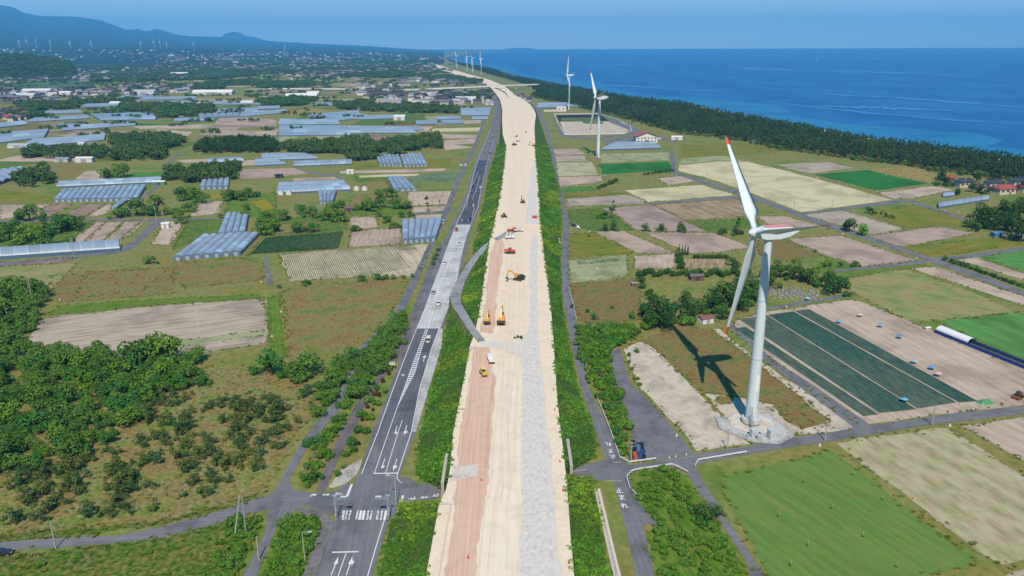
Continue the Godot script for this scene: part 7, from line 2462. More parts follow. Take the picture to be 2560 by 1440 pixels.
const ROADS = [
	["asphalt_old","highway",0.1,[-42.9,-137.2,-42.9,-143.7,-43,-164.7,-41.4,-185.7,-41.8,-210.1,-41.3,-235.2,-41.4,-278.1,-40.4,-299.3,-41.6,-355.6,-40.6,-398.6,-40.1,-442.4,-38.6,-493.6,-36.9,-548.5,-35.5,-617.8,-36.3,-715.4,-35.5,-840.8,-34,-930,-30,-1092,-28,-1318,-32,-1494,-43,-1723,-68,-2069,-50,-2068,-27,-1722,-17,-1493,-15,-1318,-17,-1091,-18,-930,-19.2,-840.3,-22,-715.1,-23,-617.6,-22.9,-548.2,-25.2,-493.4,-26,-442.2,-26.2,-398.4,-25.6,-355.4,-28.1,-299.2,-27.1,-278,-27.9,-241.4,-28.8,-210,-30.3,-185.6,-30,-164.7,-30.7,-143.6,-30.8,-137.2]],
	["concrete_road","concrete roadway",0.13,[-38.9,-299.3,-38.3,-324.7,-38,-355.6,-37.3,-398.5,-36.8,-442.3,-35.8,-493.6,-26.5,-493.4,-27.7,-442.2,-27.5,-398.4,-26.7,-355.4,-28.1,-324.6,-29.4,-299.2]],
	["asphalt_new","fresh dark asphalt",0.13,[-35.8,-493.6,-34,-548.4,-33.3,-617.8,-34.1,-715.4,-33.6,-794.5,-23.1,-794.3,-24.2,-715.1,-24.9,-617.6,-24.6,-548.2,-26.5,-493.4]],
	["asphalt_mid","dark asphalt lane",0.13,[-40.3,-210.1,-40.1,-241.5,-39.5,-278.1,-38.9,-299.3,-29.8,-299.2,-30.7,-278,-31,-241.5,-30.4,-210]],
	["gravel_shoulder","gravel shoulder",0.12,[-31,-241.5,-30.7,-278,-29.8,-299.2,-28.3,-299.2,-27.1,-278,-28.1,-241.4,-28.8,-210,-30,-210]],
	["asphalt_lane","wide side lane",0.08,[-41.5,-354.3,-40.6,-398.6,-40.1,-442.4,-41.7,-442.4,-43.4,-398.6,-43.8,-354.4,-43.3,-299.3,-43.9,-274,-41.3,-277.3,-40.4,-299.3]],
	["asphalt_old","side road",0.06,[-58.2,-137.3,-58.9,-143.8,-58.6,-152.2,-58.9,-159.9,-59.8,-164.8,-61.2,-167.4,-58.6,-171.4,-52.5,-171.4,-53.7,-169.1,-56.7,-164.8,-56.5,-157.5,-55.9,-146.5,-55.5,-137.3]],
	["asphalt_old","side road",0.062,[-62,-176.4,-61.7,-184.2,-61.8,-198.2,-60.9,-211.5,-58.8,-226.4,-58.9,-241.7,-59.3,-255.2,-58.6,-268.2,-58.1,-281.6,-57,-286.8,-52.9,-303.3,-51.3,-320.5,-50.4,-340.2,-49.9,-361,-49.3,-394.8,-48.7,-440.6,-48.2,-496.2,-47.8,-548.7,-48.2,-616.3,-46.9,-720.5,-44.8,-892.7,-44,-1179,-46,-1515,-41,-1514,-40,-1179,-40.3,-892.6,-43.2,-720.4,-44.3,-616.2,-43.5,-548.6,-44,-496.1,-45,-440.5,-45.9,-392.4,-46.2,-358.9,-46.8,-340.2,-47.4,-317.8,-49.2,-306.1,-53.6,-287.6,-53.8,-277.4,-54.9,-264.4,-55,-253.4,-54.1,-240,-55,-223.6,-57.6,-210.2,-59.1,-198.2,-59.6,-183.2,-57.4,-178.3]],
	["asphalt_old","lane",0.05,[-127,-156.2,-119.5,-156.2,-107.3,-157.7,-92.8,-158.8,-84.7,-162,-78.4,-165.5,-71.9,-169.2,-65.5,-174.2,-61.2,-177,-57.4,-178.3,-51.9,-176.9,-47.7,-176.9,-45,-178.8,-43.8,-182.1,-42.1,-180.1,-41.4,-171.3,-42.9,-166.8,-46.1,-167.3,-51.5,-171.4,-58.3,-170.4,-65.3,-167.4,-73.4,-162.4,-82.9,-157.7,-91.4,-155.9,-105.2,-154,-117.6,-153.2,-124.6,-152.6]],
	["path_asphalt","footpath",0.058,[-51.1,-178.2,-51.3,-193.6,-51.4,-210.2,-50.5,-226.4,-49,-236.8,-47.4,-249.9,-45.8,-262.4,-44.2,-270.8,-42.6,-290.1,-40.9,-286.6,-41.5,-270,-42.8,-261.6,-45.5,-246.5,-46.7,-233.7,-47.2,-222.1,-48,-205.2,-48.7,-193.6,-48.6,-177.3]],
	["sidewalk","pavement",0.16,[-53.7,-169.1,-51.3,-170.7,-45.9,-166.8,-43.1,-164.2,-43,-145.1,-42.6,-137.2,-45.5,-137.3,-45.7,-145.1,-45.9,-156.4,-46.2,-163.1,-47.1,-164.8,-49.7,-166]],
	["sidewalk_pale","pavement corner",0.12,[-48.1,-179.6,-46.8,-188.2,-42,-194,-41.7,-190.3,-42,-185.1,-44.2,-180.7,-47.3,-178.8]],
	["asphalt_old","underpass road",0.055,[-30.2,-184.6,-27.7,-184,-24.9,-181,-17.8,-180.5,-17.1,-175.9,-22.4,-171.9,-28.1,-169.5,-29.8,-163.8,-30.6,-164.7,-30.1,-176.2]],
	["asphalt_old","frontage road",0.07,[26.7,-136.9,26.7,-143.3,26.9,-163.5,26.6,-184.2,25.9,-194.9,24.9,-209.6,23.1,-241,22.8,-277.5,23,-311.9,23.6,-354.9,29.4,-441.4,33.8,-494.8,34.9,-547.2,37.4,-648.5,39.9,-764.6,44,-928,47,-1089,46,-1242,45,-1442,27,-1719,13,-1908,21,-1908,36,-1718,53,-1442,52,-1242,52,-1089,48,-928,43.5,-764.5,39.8,-648.5,38.3,-547.1,37.5,-494.8,32.9,-441.3,27.2,-354.8,26.9,-311.9,26.2,-277.5,25.5,-241,29.3,-209.6,29.7,-194.8,31,-184.2,31.2,-166,31.1,-159.4,30.8,-143.3,30.9,-136.9]],
	["asphalt_old","branch lane",0.066,[30,-176.8,32,-171.2,33.6,-166,35.2,-161.3,37.4,-157.8,38.6,-154.7,36.6,-158.6,34.4,-162.3,32.1,-162.6,31.1,-161,31.2,-164.3]],
	["asphalt_old","cross road",0.064,[14.4,-191,16.3,-190.3,21.9,-191.4,29.7,-194.8,32,-190.2,39.7,-191.9,48,-194.7,52.4,-196.5,67.6,-200.5,79.6,-205.2,91,-207.6,106.2,-212.6,125.7,-217.7,140.1,-221.5,162.8,-225.8,174.7,-228.4,171.1,-222.9,159.5,-220.5,139.7,-216.3,123,-212.5,105,-207,90.3,-202.7,77.7,-199.5,65.1,-195.5,52.8,-191.4,49.8,-189.3,50.9,-176.6,52.1,-164.8,53.8,-149.9,54.5,-142.5,54.2,-136.7,51.2,-136.8,51.5,-143.2,52.1,-148,50.1,-163.3,47.8,-176.6,47,-185.7,43.4,-189.5,34.6,-187.5,32,-186.2,30.1,-182.6,30.3,-176.4,26.4,-182.6,20.5,-182.3,14.2,-185.1]],
	["asphalt_old","field lane",0.05,[88.7,-302.8,91.5,-302.7,95.2,-267.6,102.3,-241,108.3,-214.1,106.1,-212.3,102.7,-211.6,98.4,-234.1,92.4,-263.4]],
	["asphalt_lot","parking lot",0.054,[36.9,-272.5,41,-276.9,40.5,-259.8,40.2,-245.1,45.7,-225.6,48.8,-209.4,51.3,-196.7,46.9,-194.7,41,-193,33.2,-193,35.3,-209.5,35,-217.4,35.3,-244.2,36.1,-258]],
	["asphalt_old","country road",0.06,[142.1,-711.4,150,-711.2,165,-666.2,184.9,-594.3,194.8,-550.2,199.9,-517,208.2,-483.9,217.5,-448.4,227.1,-407.3,234.4,-378.3,239.1,-347.3,242.1,-329.4,237.7,-322.8,234.5,-340,227.9,-370.5,222,-401.6,211.7,-440.7,202.1,-474.9,192.8,-512,187.3,-544.5,177.9,-591.1,158.7,-654]],
	["asphalt_old","country road",0.058,[171.9,-858.5,174.9,-851.7,161,-761.6,150,-711.2,145,-711.3,155.3,-756.4]],
	["asphalt_old","country lane",0.057,[226.6,-406.4,261.3,-417.9,317.3,-442,312.8,-435.4,259.5,-411,227.1,-399.1]],
	["asphalt_old","country lane",0.056,[163.3,-383.6,180.5,-389.5,215.6,-401.6,224.1,-401.5,214.6,-395.2,180.6,-384.9,162.4,-379.2]],
	["asphalt_old","country lane",0.055,[99.8,-563.8,171.8,-591.2,184.9,-594.3,179,-584.5,98.8,-557.8]],
	["asphalt_old","country lane",0.055,[201,-527.6,281.2,-569.8,297.4,-572.6,301.7,-496.5,297.1,-493,290.7,-564.9,200.5,-522.2]],
	["asphalt_old","grass lane",0.054,[112.6,-325.2,129.2,-332.4,151.1,-342.1,155.8,-348.2,155.9,-345.7,150.3,-338,127.8,-328.4,112.3,-321.4]],
	["asphalt_old","field lane",0.056,[-237.7,-511.5,-231.2,-507.6,-216.3,-430.8,-218.7,-426.3,-223.3,-421.9,-273.4,-395.3,-277.5,-401.7,-231.4,-424.7,-224.5,-433.7,-225.6,-450.9,-237.1,-505.3]],
	["asphalt_old","field lane",0.055,[-346.8,-510.8,-303.8,-515.1,-193.8,-515.8,-192.4,-512,-236.6,-509,-301,-510,-343.6,-505.8]],
	["asphalt_old","field lane",0.055,[-136.2,-414.7,-134.5,-414.7,-115.6,-361.7,-117.9,-359.1]],
	["asphalt_old","field lane",0.055,[-269.1,-518.4,-282.6,-583.4,-298.6,-655.5,-302.4,-680.5,-298.9,-676.1,-278.8,-578.5,-263.2,-514.4]],
	["asphalt_old","field lane",0.055,[-66.9,-532.2,-44.7,-538.7,-39.6,-545.6,-39.2,-540,-44.3,-533.1,-65.8,-526.8]],
	["asphalt_old","field lane",0.055,[-210.7,-749.3,-184,-718.8,-154.1,-699.4,-126.1,-610.7,-128,-610.7,-154,-690.4,-183.5,-709.3]],
	["asphalt_old","field lane",0.055,[-259,-863,-319,-1075,-316,-1075,-256,-863]],
	["asphalt_old","field lane",0.055,[-221,-1072,-193,-968,-180,-915,-182,-915,-221,-1062]],
	["asphalt_old","lane",0.056,[-340.8,-768.3,-354.1,-817.6,-366,-866,-365,-866,-349.5,-814.4,-337.6,-768.2]],
	["asphalt_old","pond road",0.056,[70,-1314,66,-1175,69,-1037,101,-989,161,-1059,169,-1101,172,-1171,144,-1296,146,-1311,177,-1184,171,-1090,163,-1039,100,-968,63,-1009,66,-1314]],
	["asphalt_old","pond road",0.05,[144,-1238,161,-1224,176,-1085,191,-987,204,-956,196,-940,180,-982,163,-1069]],
	["asphalt_lot","office car park",0.05,[113,-967,159,-1010,159,-945,131,-918,113,-918]]
]

const RAMP = [
	[-12.6,-271.1,-10.1,-272.7,5.1],
	[-16.7,-282.9,-13.7,-284.7,5],
	[-22,-304.5,-18.9,-307.5,4],
	[-26.2,-322.4,-22.4,-325.7,2.2],
	[-28.4,-339.9,-23.4,-339.9,0.6],
	[-27.9,-353.8,-23.3,-356.4,0.5],
	[-26.2,-371.3,-22.2,-371.3,0.9],
	[-24.3,-387.9,-20.2,-387.9,1.6],
	[-20.4,-406.9,-17.1,-403.5,3],
	[-15.9,-421.6,-13.1,-415.2,4.4],
	[-9.6,-436.8,-7.4,-431.9,5.1]
]

const BANK = [
	[-29.1,-137.2,-18.2,-130.9,12.7,-130.7,20,-136.9],
	[-28.9,-143.6,-18.1,-137.1,12.7,-136.9,20.2,-143.4],
	[-29.2,-149.2,-18,-142.3,12.8,-142.2,20.5,-148.9],
	[-29.6,-156.6,-17.9,-149.4,12.9,-149.2,20.8,-156.3],
	[-29.9,-163,-17.8,-155.5,13.1,-155.3,21.1,-162.7],
	[-28.9,-168.9,-17.8,-161.2,13.3,-161,21.2,-168.6],
	[-27.8,-172.5,-17.6,-164.6,13.4,-164.4,21.2,-172.2],
	[-17.8,-164.8,-17.5,-164.8,13.4,-164.6,21.2,-172.4],
	[-16.9,-169.9,-16.6,-169.9,13.5,-169.7,21.3,-177.8],
	[-16.7,-173.6,-16.4,-173.6,13.7,-173.4,21.4,-181.7],
	[-16.6,-176.1,-16.3,-176.1,13.7,-175.9,21.4,-184.3],
	[-25.4,-184.8,-16.3,-176.3,13.7,-176.1,14,-176.1],
	[-26,-190.2,-16.3,-181.5,13.7,-181.3,14,-181.3],
	[-26.4,-194.3,-16.4,-185.4,13.8,-185.2,14.1,-185.2],
	[-26.4,-194.6,-16.5,-185.7,13.8,-185.5,22.6,-194.2],
	[-27.2,-202.6,-16.7,-193.3,13.8,-193.1,24.1,-202.3],
	[-26.7,-210,-16.9,-200.4,13.8,-200.1,24.1,-209.6],
	[-26.8,-220.5,-16.7,-210.5,13.9,-210.2,23.2,-220.2],
	[-27,-232.1,-16.4,-221.4,14,-221.2,22.2,-231.7],
	[-27,-244.7,-16.1,-233.5,14.3,-233.2,21.5,-244.3],
	[-26.6,-258.6,-15.8,-246.7,14.7,-246.4,21.5,-258.1],
	[-26.3,-269.9,-15.8,-257.5,15,-257.3,21.6,-269.4],
	[-26.3,-282.1,-15.4,-269.2,15.4,-268.9,21.6,-281.7],
	[-26.8,-293.1,-14.4,-279.7,15.6,-279.4,21.6,-292.7],
	[-27.3,-304.9,-14,-291,15.9,-290.6,21.6,-304.4],
	[-26.9,-320.3,-13.7,-305.6,16.2,-305.2,21.9,-319.7],
	[-24.3,-337,-13.5,-321.6,16.4,-321.2,22.3,-336.5],
	[-21.9,-355.4,-13.3,-339.1,16.7,-338.8,22.9,-354.9],
	[-21.3,-375.7,-13.2,-358.6,16.8,-358.2,24,-375.2],
	[-20.5,-398.3,-13.1,-380.1,17,-379.7,25.3,-397.7],
	[-20.9,-423.6,-12.9,-404.2,17.1,-403.8,26.7,-422.9],
	[-21.3,-447,-12.7,-426.5,17.3,-426.1,28.1,-446.3],
	[-21.1,-467.5,-11.9,-446.1,17.6,-445.7,29.5,-466.7],
	[-20.7,-493.3,-11.1,-470.8,17.9,-470.3,31.2,-492.5],
	[-20,-527.3,-10.3,-503.2,18.7,-502.7,33.4,-526.4],
	[-19.4,-562.9,-9.6,-537.2,19.4,-536.7,34.7,-562],
	[-19.3,-603.4,-8.8,-575.8,20.3,-575.2,36.1,-602.3],
	[-19.2,-649.7,-8,-620,21.4,-619.3,37.8,-648.5],
	[-19.1,-703.3,-7.6,-671.1,22.4,-670.4,38.2,-702],
	[-18,-766,-7.1,-730.9,23.6,-730.2,38.8,-764.6],
	[-16.6,-840.3,-6.9,-801.8,25,-801,40.5,-838.8],
	[-15,-929.8,-6.6,-887.3,26.7,-886.4,42.5,-928.1],
	[-15.3,-1030.1,-10.8,-983.2,28.9,-981.9,43.2,-1028.3],
	[-15.9,-1130.3,-12.3,-1078.8,31.3,-1077.2,43.6,-1128.2],
	[-16.6,-1244.2,-14.1,-1187.6,35.5,-1185.7,43.4,-1241.9],
	[-17.1,-1341.4,-14.8,-1280.4,39.5,-1278.1,44.7,-1338.8],
	[-17.7,-1445.2,-15.5,-1379.5,39.6,-1377,44.6,-1442.4],
	[-21.7,-1577.2,-19.2,-1505.4,36.2,-1502.7,40.2,-1574.1],
	[-26.1,-1721.7,-23.3,-1643.3,27,-1640.7,30.2,-1718.7],
	[-35.6,-1863.8,-31,-1778.9,13.8,-1776.4,17.1,-1860.8],
	[-46.8,-2031,-40.7,-1938.4,1.5,-1935.8,4.9,-2027.8],
	[-59.1,-2187.7,-51.6,-2087.9,-8.2,-2085,-4.6,-2184],
	[-71.4,-2345.7,-62.6,-2238.7,-18,-2235.5,-14.2,-2341.6]
]

const BANK_Y = 5

const TOP = [
	["dirt_pink","pink earth",0.02,[-14.6,-130.9,-14.2,-137,-13.8,-152.4,-14.4,-174.6,-15,-200.4,-14.4,-221.4,-13.8,-246.7,-13.8,-265.2,-8.6,-266.7,-7.9,-257.5,-5.7,-239.8,-5.6,-221.4,-5.6,-200.3,-6.3,-163.7,-7.4,-152.4,-7.9,-137,-8.2,-130.8]],
	["dirt_pink","pink earth",0.02,[-12.4,-281.9,-11.6,-316,-11.5,-395.9,-9.4,-431.2,-5.6,-433.1,-3.9,-419.9,-6.6,-351.8,-6.8,-295.6,-7.4,-279.6]],
	["gravel","grey gravel track",0.02,[1.4,-130.8,1.6,-136.9,1.6,-152.3,2.3,-174.5,2.6,-195.5,3,-221.3,4,-243.1,2.8,-257.4,-4.4,-264.3,-11.9,-269.2,-12.6,-272.5,-6,-272.4,1.4,-270.7,6.1,-281.7,7.4,-305.3,8.5,-351.6,9.9,-412.6,11.7,-440.7,15.2,-440.7,12.1,-351.6,10.6,-295.4,10,-253.6,10.3,-233.3,10.1,-212.9,10.5,-195.4,10,-174.4,10,-156.9,9.9,-142.2,9.5,-130.7]],
	["gravel","grey gravel stretch",0.02,[8.8,-472.7,11.1,-551.6,16.6,-659.7,21.3,-757.1,22.5,-757,20.3,-659.6,18,-551.5,16,-472.6]],
	["concrete_pale","concrete slab",0.03,[-15.7,-181.5,-9.1,-182.5,-9.2,-176.5,-15.9,-173.6]],
	["dirt_pale","pale compacted sand",0.025,[-6.3,-163.3,-5.6,-200.3,-5.3,-233.4,-3.2,-253.7,1.3,-257.4,2.9,-243.1,2.4,-221.3,1.9,-174.5,1.1,-137,0.9,-130.8,-7.4,-130.8,-7.4,-150.8]],
	["ramp_gravel","haul road",0.03,[-9.6,-437.1,-4.1,-451.1,5,-461.7,6.9,-459.5,-2.2,-440.9,-7.6,-431.2]]
]

const GH = [
	[7,3.2,"seven-bay blue film greenhouse stepping down beside the dark green crop",[-182.8,-406.1,-150.2,-418.3,-154.1,-464.2,-186.5,-457.4]],
	[4,3.2,"four-bay blue film greenhouse behind the seven-bay one",[-178.7,-462.5,-162.5,-464.3,-178.7,-520.7,-194.4,-522.3]],
	[14,3.2,"broad blue greenhouse of fourteen bays beside brown ploughed plots",[-341.4,-574.9,-280.4,-578.5,-300.6,-637.9,-358.9,-618.8]],
	[2,3,"very long low twin greenhouse behind the fourteen-bay one",[-374.1,-637.5,-383.5,-659.3,-305.8,-682.7,-298,-659.5]],
	[5,3.2,"five-bay dark blue greenhouse at the end of a green hedge",[-252.5,-627.6,-229.7,-629,-244.5,-675,-267.9,-673.4]],
	[6,3.4,"six-bay blue greenhouse beside leafy scrub",[-429.7,-646.3,-443.3,-727.1,-465.2,-745,-482.9,-702.1]],
	[1,4.5,"long glossy glass tunnel house along a field lane",[-283.8,-408.3,-294.4,-425.6,-230.2,-444.2,-221.2,-427.2]],
	[1,2.4,"small single tunnel next to the fourteen-bay greenhouse",[-284.6,-545.7,-280.9,-545.6,-287.3,-578.7,-293.2,-580.4]],
	[6,3.6,"six-bay blue greenhouse standing by the side road",[-63.7,-442.7,-44.8,-448.3,-45.5,-500.9,-71.3,-496.5]],
	[4,3.2,"short four-bay greenhouse beside a bare glasshouse frame",[-140.3,-562.1,-130.9,-564.9,-138.1,-610.9,-151.9,-607.7]],
	[3,3.2,"long flat three-bay greenhouse above the short four-bay one",[-183.8,-604.8,-194.2,-649.4,-143.6,-660.4,-129.1,-619.7]],
	[6,3.2,"pale six-bay greenhouse of a touching pair",[-127.5,-752.6,-104.8,-749.4,-118.4,-823.8,-142.4,-821.3]],
	[6,3.2,"bluer six-bay greenhouse of a touching pair",[-102.9,-746.8,-80.8,-751.4,-95.5,-829.5,-117.6,-826.9]],
	[4,3.2,"four-bay greenhouse with a see-through far half near a pale sandy plot",[-93.6,-615.4,-75.3,-616.8,-93.6,-676,-108.2,-676.3]],
	[3,3.2,"blue film greenhouse among others on the far plain",[-252.2,-791.3,-266.2,-837.2,-221.1,-836,-198.9,-801.6]],
	[2,3.2,"blue film greenhouse among others on the far plain",[-248.2,-752.8,-259.3,-794.3,-237.2,-788,-220.1,-762.7]],
	[2,3.2,"blue film greenhouse among others on the far plain",[-208.7,-749.3,-215.9,-776.3,-160.3,-786.1,-155.9,-763.9]],
	[4,3.2,"blue film greenhouse among others on the far plain",[-300,-1020,-339,-1159,-240,-1144,-209,-1027]],
	[3,3.2,"blue film greenhouse among others on the far plain",[-344,-1172,-366,-1258,-269,-1233,-254,-1175]],
	[4,3.2,"blue film greenhouse among others on the far plain",[-217,-1051,-236,-1138,-144,-1123,-127,-1048]],
	[4,3.2,"blue film greenhouse among others on the far plain",[-288,-1221,-314,-1307,-252,-1343,-218,-1281]],
	[4,3.2,"blue film greenhouse among others on the far plain",[-321,-1256,-344,-1347,-271,-1411,-257,-1351]],
	[5,3.2,"blue film greenhouse among others on the far plain",[-83,-1320,-95,-1477,-38,-1484,-36,-1326]],
	[3,3.2,"blue film greenhouse among others on the far plain",[-447,-1312,-474,-1402,-408,-1444,-390,-1390]],
	[5,3.2,"blue film greenhouse among others on the far plain",[-562,-900,-593,-980,-532,-1037,-504,-977]],
	[5,3.2,"blue film greenhouse among others on the far plain",[-620,-947,-689,-1057,-646,-1107,-595,-1006]],
	[2,3.2,"blue film greenhouse among others on the far plain",[-622,-1096,-650,-1153,-574,-1218,-553,-1167]],
	[3,3.2,"blue film greenhouse among others on the far plain",[-748,-1225,-774,-1295,-716,-1346,-686,-1292]],
	[4,3.2,"blue film greenhouse among others on the far plain",[-649,-1255,-721,-1363,-622,-1409,-566,-1265]],
	[6,3.2,"blue film greenhouse among others on the far plain",[-503,-1285,-447,-1312,-469,-1377,-536,-1363]],
	[2,3.2,"blue film greenhouse among others on the far plain",[-520,-1413,-543,-1488,-474,-1495,-451,-1419]],
	[1,3.2,"blue film greenhouse among others on the far plain",[-525,-1236,-539,-1279,-483,-1284,-464,-1241]],
	[2,3.2,"blue film greenhouse among others on the far plain",[-811,-1750,-841,-1835,-731,-1858,-702,-1785]],
	[2,3.2,"blue film greenhouse among others on the far plain",[-700,-1505,-750,-1580,-676,-1632,-633,-1563]],
	[3,3.2,"blue film greenhouse among others on the far plain",[-156,-1070,-165,-1113,-137,-1135,-120,-1089]],
	[2,3.2,"blue film greenhouse among others on the far plain",[-141,-1170,-146,-1215,-73,-1226,-71,-1180]],
	[2,3.2,"blue film greenhouse among others on the far plain",[-300,-772.8,-308.4,-795.6,-279.6,-806.6,-268.7,-786]],
	[2,3.2,"blue film greenhouse among others on the far plain",[-469,-1465,-483,-1535,-450,-1555,-433,-1493]],
	[2,3.2,"blue film greenhouse among others on the far plain",[-62,-1246,-64,-1282,-38,-1288,-37,-1252]],
	[2,3.2,"blue film greenhouse among others on the far plain",[-213,-1874,-221,-1938,-133,-1933,-120,-1869]],
	[3,3.2,"blue film greenhouse among others on the far plain",[-296,-1805,-308,-1879,-263,-1892,-250,-1802]],
	[2,3.2,"blue film greenhouse among others on the far plain",[-741,-1612,-759,-1672,-684,-1692,-659,-1631]],
	[2,3.2,"blue film greenhouse among others on the far plain",[-736,-1133,-775,-1193,-760,-1238,-726,-1192]],
	[3,3.2,"blue film greenhouse among others on the far plain",[-656,-1141,-677,-1190,-647,-1214,-624,-1164]],
	[2,3.2,"blue film greenhouse among others on the far plain",[-678,-1598,-694,-1656,-602,-1676,-581,-1616]],
	[3,3.2,"blue film greenhouse among others on the far plain",[-828,-1541,-861,-1618,-782,-1649,-741,-1568]],
	[2,3.2,"blue film greenhouse among others on the far plain",[-573,-1593,-589,-1651,-529,-1684,-503,-1612]],
	[3,3.2,"blue film greenhouse among others on the far plain",[-508,-1590,-534,-1672,-442,-1705,-416,-1619]],
	[2,3.2,"blue film greenhouse among others on the far plain",[-818,-1383,-841,-1436,-790,-1461,-757,-1406]],
	[2,3.2,"blue film greenhouse among others on the far plain",[-833,-1276,-865,-1337,-841,-1351,-804,-1296]],
	[3,3.2,"blue film greenhouse among others on the far plain",[-239,-1253,-248,-1304,-192,-1325,-178,-1272]],
	[2,3.2,"blue film greenhouse among others on the far plain",[-390,-1562,-399,-1618,-351,-1639,-333,-1570]],
	[2,3.2,"blue film greenhouse among others on the far plain",[-118,-1248,-121,-1291,-84,-1297,-81,-1254]],
	[2,3.2,"blue film greenhouse among others on the far plain",[-897,-1838,-924,-1915,-870,-1944,-830,-1864]],
	[6,4,"light blue low greenhouse roof behind the middle wind turbine",[99.9,-863.9,123,-922,165,-917,166.4,-876]],
	[4,4,"wide grey blue greenhouse beside a white block by the pine wood",[47,-1480,54,-1585,127,-1592,126,-1507]],
	[1,2.8,"long single tunnel beside the tiled farmhouses",[299.8,-539.7,306.7,-554,358.8,-581.1,352,-568.4]],
	[1,2.4,"stubby clear tunnel beside the tiled farmhouses",[325.1,-581.7,331.2,-593.2,342.1,-598.1,336.4,-586.4]]
]

const COAST = [430,-383,494,-632,491,-752,452,-856,418,-901,406,-1002,375,-1163,346,-1310,326,-1531,258,-1675,208,-1933,129,-2284,68,-2641,3,-2992,-70,-3724,-169,-4388,-303,-5213,-455,-6235,-596,-7481,-678,-8616,-698,-11094,-573,-14987,119,-20134]

const PINE_EDGE = [415,-489,429,-650,408,-683,387,-711,377,-743,335,-800,307,-848,300,-865,282,-941,260,-984,220,-1032,205,-1122,185,-1236,161,-1326,128,-1487,98,-1617,55,-1771,48,-1859,66,-1988,56,-2180,27,-2519,-23,-2870,-86,-3286,-203,-4190,-317,-5016,-470,-6241]

const WOODS = [
	[-347,-856,-369,-932,-354,-973,-317,-980,-286,-958,-251.5,-853.1,-279.2,-831.2],
	[-263,-877,-245,-929,-180,-935,-107,-965,-95.1,-886.9,-161.2,-834.4,-224.5,-849.1],
	[-297.9,-665.6,-312,-707.5,-282.5,-725.8,-262.7,-755.8,-237.9,-679.1,-264.4,-658.8],
	[-504,-986,-491,-1022,-425,-1001,-386,-941,-397,-867,-455,-897],
	[-536,-864,-462,-883,-381,-867,-354.5,-808.5,-382.5,-788.8,-451,-820,-509,-818],
	[-758,-1548,-712,-1611,-641,-1564,-573,-1539,-541,-1441,-613,-1391,-703,-1448],
	[-943,-1718,-844,-1792,-783,-1661,-881,-1619],
	[-620,-1383,-570,-1499,-511,-1378,-545,-1294,-575,-1295],
	[-537,-1685,-475,-1800,-425,-1743,-406,-1563,-483,-1535],
	[-358,-1594,-266,-1671,-166,-1520,-93,-1449,-95,-1361,-225,-1409,-313,-1458],
	[-173,-1952,-53,-1996,-46,-1723,-148,-1755],
	[-801,-2528,-657,-2660,-572,-2358,-697,-2231],
	[-1075,-2256,-961,-2486,-924,-2593,-799,-2237,-987,-2090],
	[-1733,-3310,-1742,-3716,-1727,-4384,-1337,-4112,-1024,-3241,-1073,-2856,-1400,-2719],
	[-1004,-2599,-899,-2841,-792,-2583,-857,-2402],
	[-321,-2971,-248,-3167,-88,-2614,-108,-2475,-258,-2628],
	[-712,-3211,-525,-3818,-329,-3358,-464,-2946],
	[-1419,-4507,-744,-5430,-521,-4840,-718,-3840,-1041,-3640],
	[-868,-1353,-852,-1393,-769,-1333,-794,-1274],
	[-1015,-1626,-915,-1667,-816,-1510,-878,-1438],
	[-453.6,-701.5,-431.6,-719.6,-388,-667.5,-399.1,-634.3],
	[-131,-925,-88,-973,-76.1,-886.3,-117.7,-859.6],
	[-166.6,-797.9,-119.8,-843,-112.6,-820.6,-159.7,-783.3]
]

const FARWOODS = [
	[-3355,-4762,-2939,-5532,-2388,-5218,-2064,-4273,-2695,-3819],
	[-3082,-6087,-2944,-7498,-2218,-5940,-2526,-5239],
	[-3187,-7549,-1518,-8163,-929,-6327,-1790,-5354,-2350,-5690],
	[-6853,-9431,-4210,-11012,-1764,-9492,-1265,-7841,-3269,-7566,-4886,-6714],
	[-14378,-19825,-6181,-18579,-1682,-12322,-3028,-10662,-8580,-11816],
	[-1708,-5997,-746,-6644,-552,-5657,-1139,-4830]
]

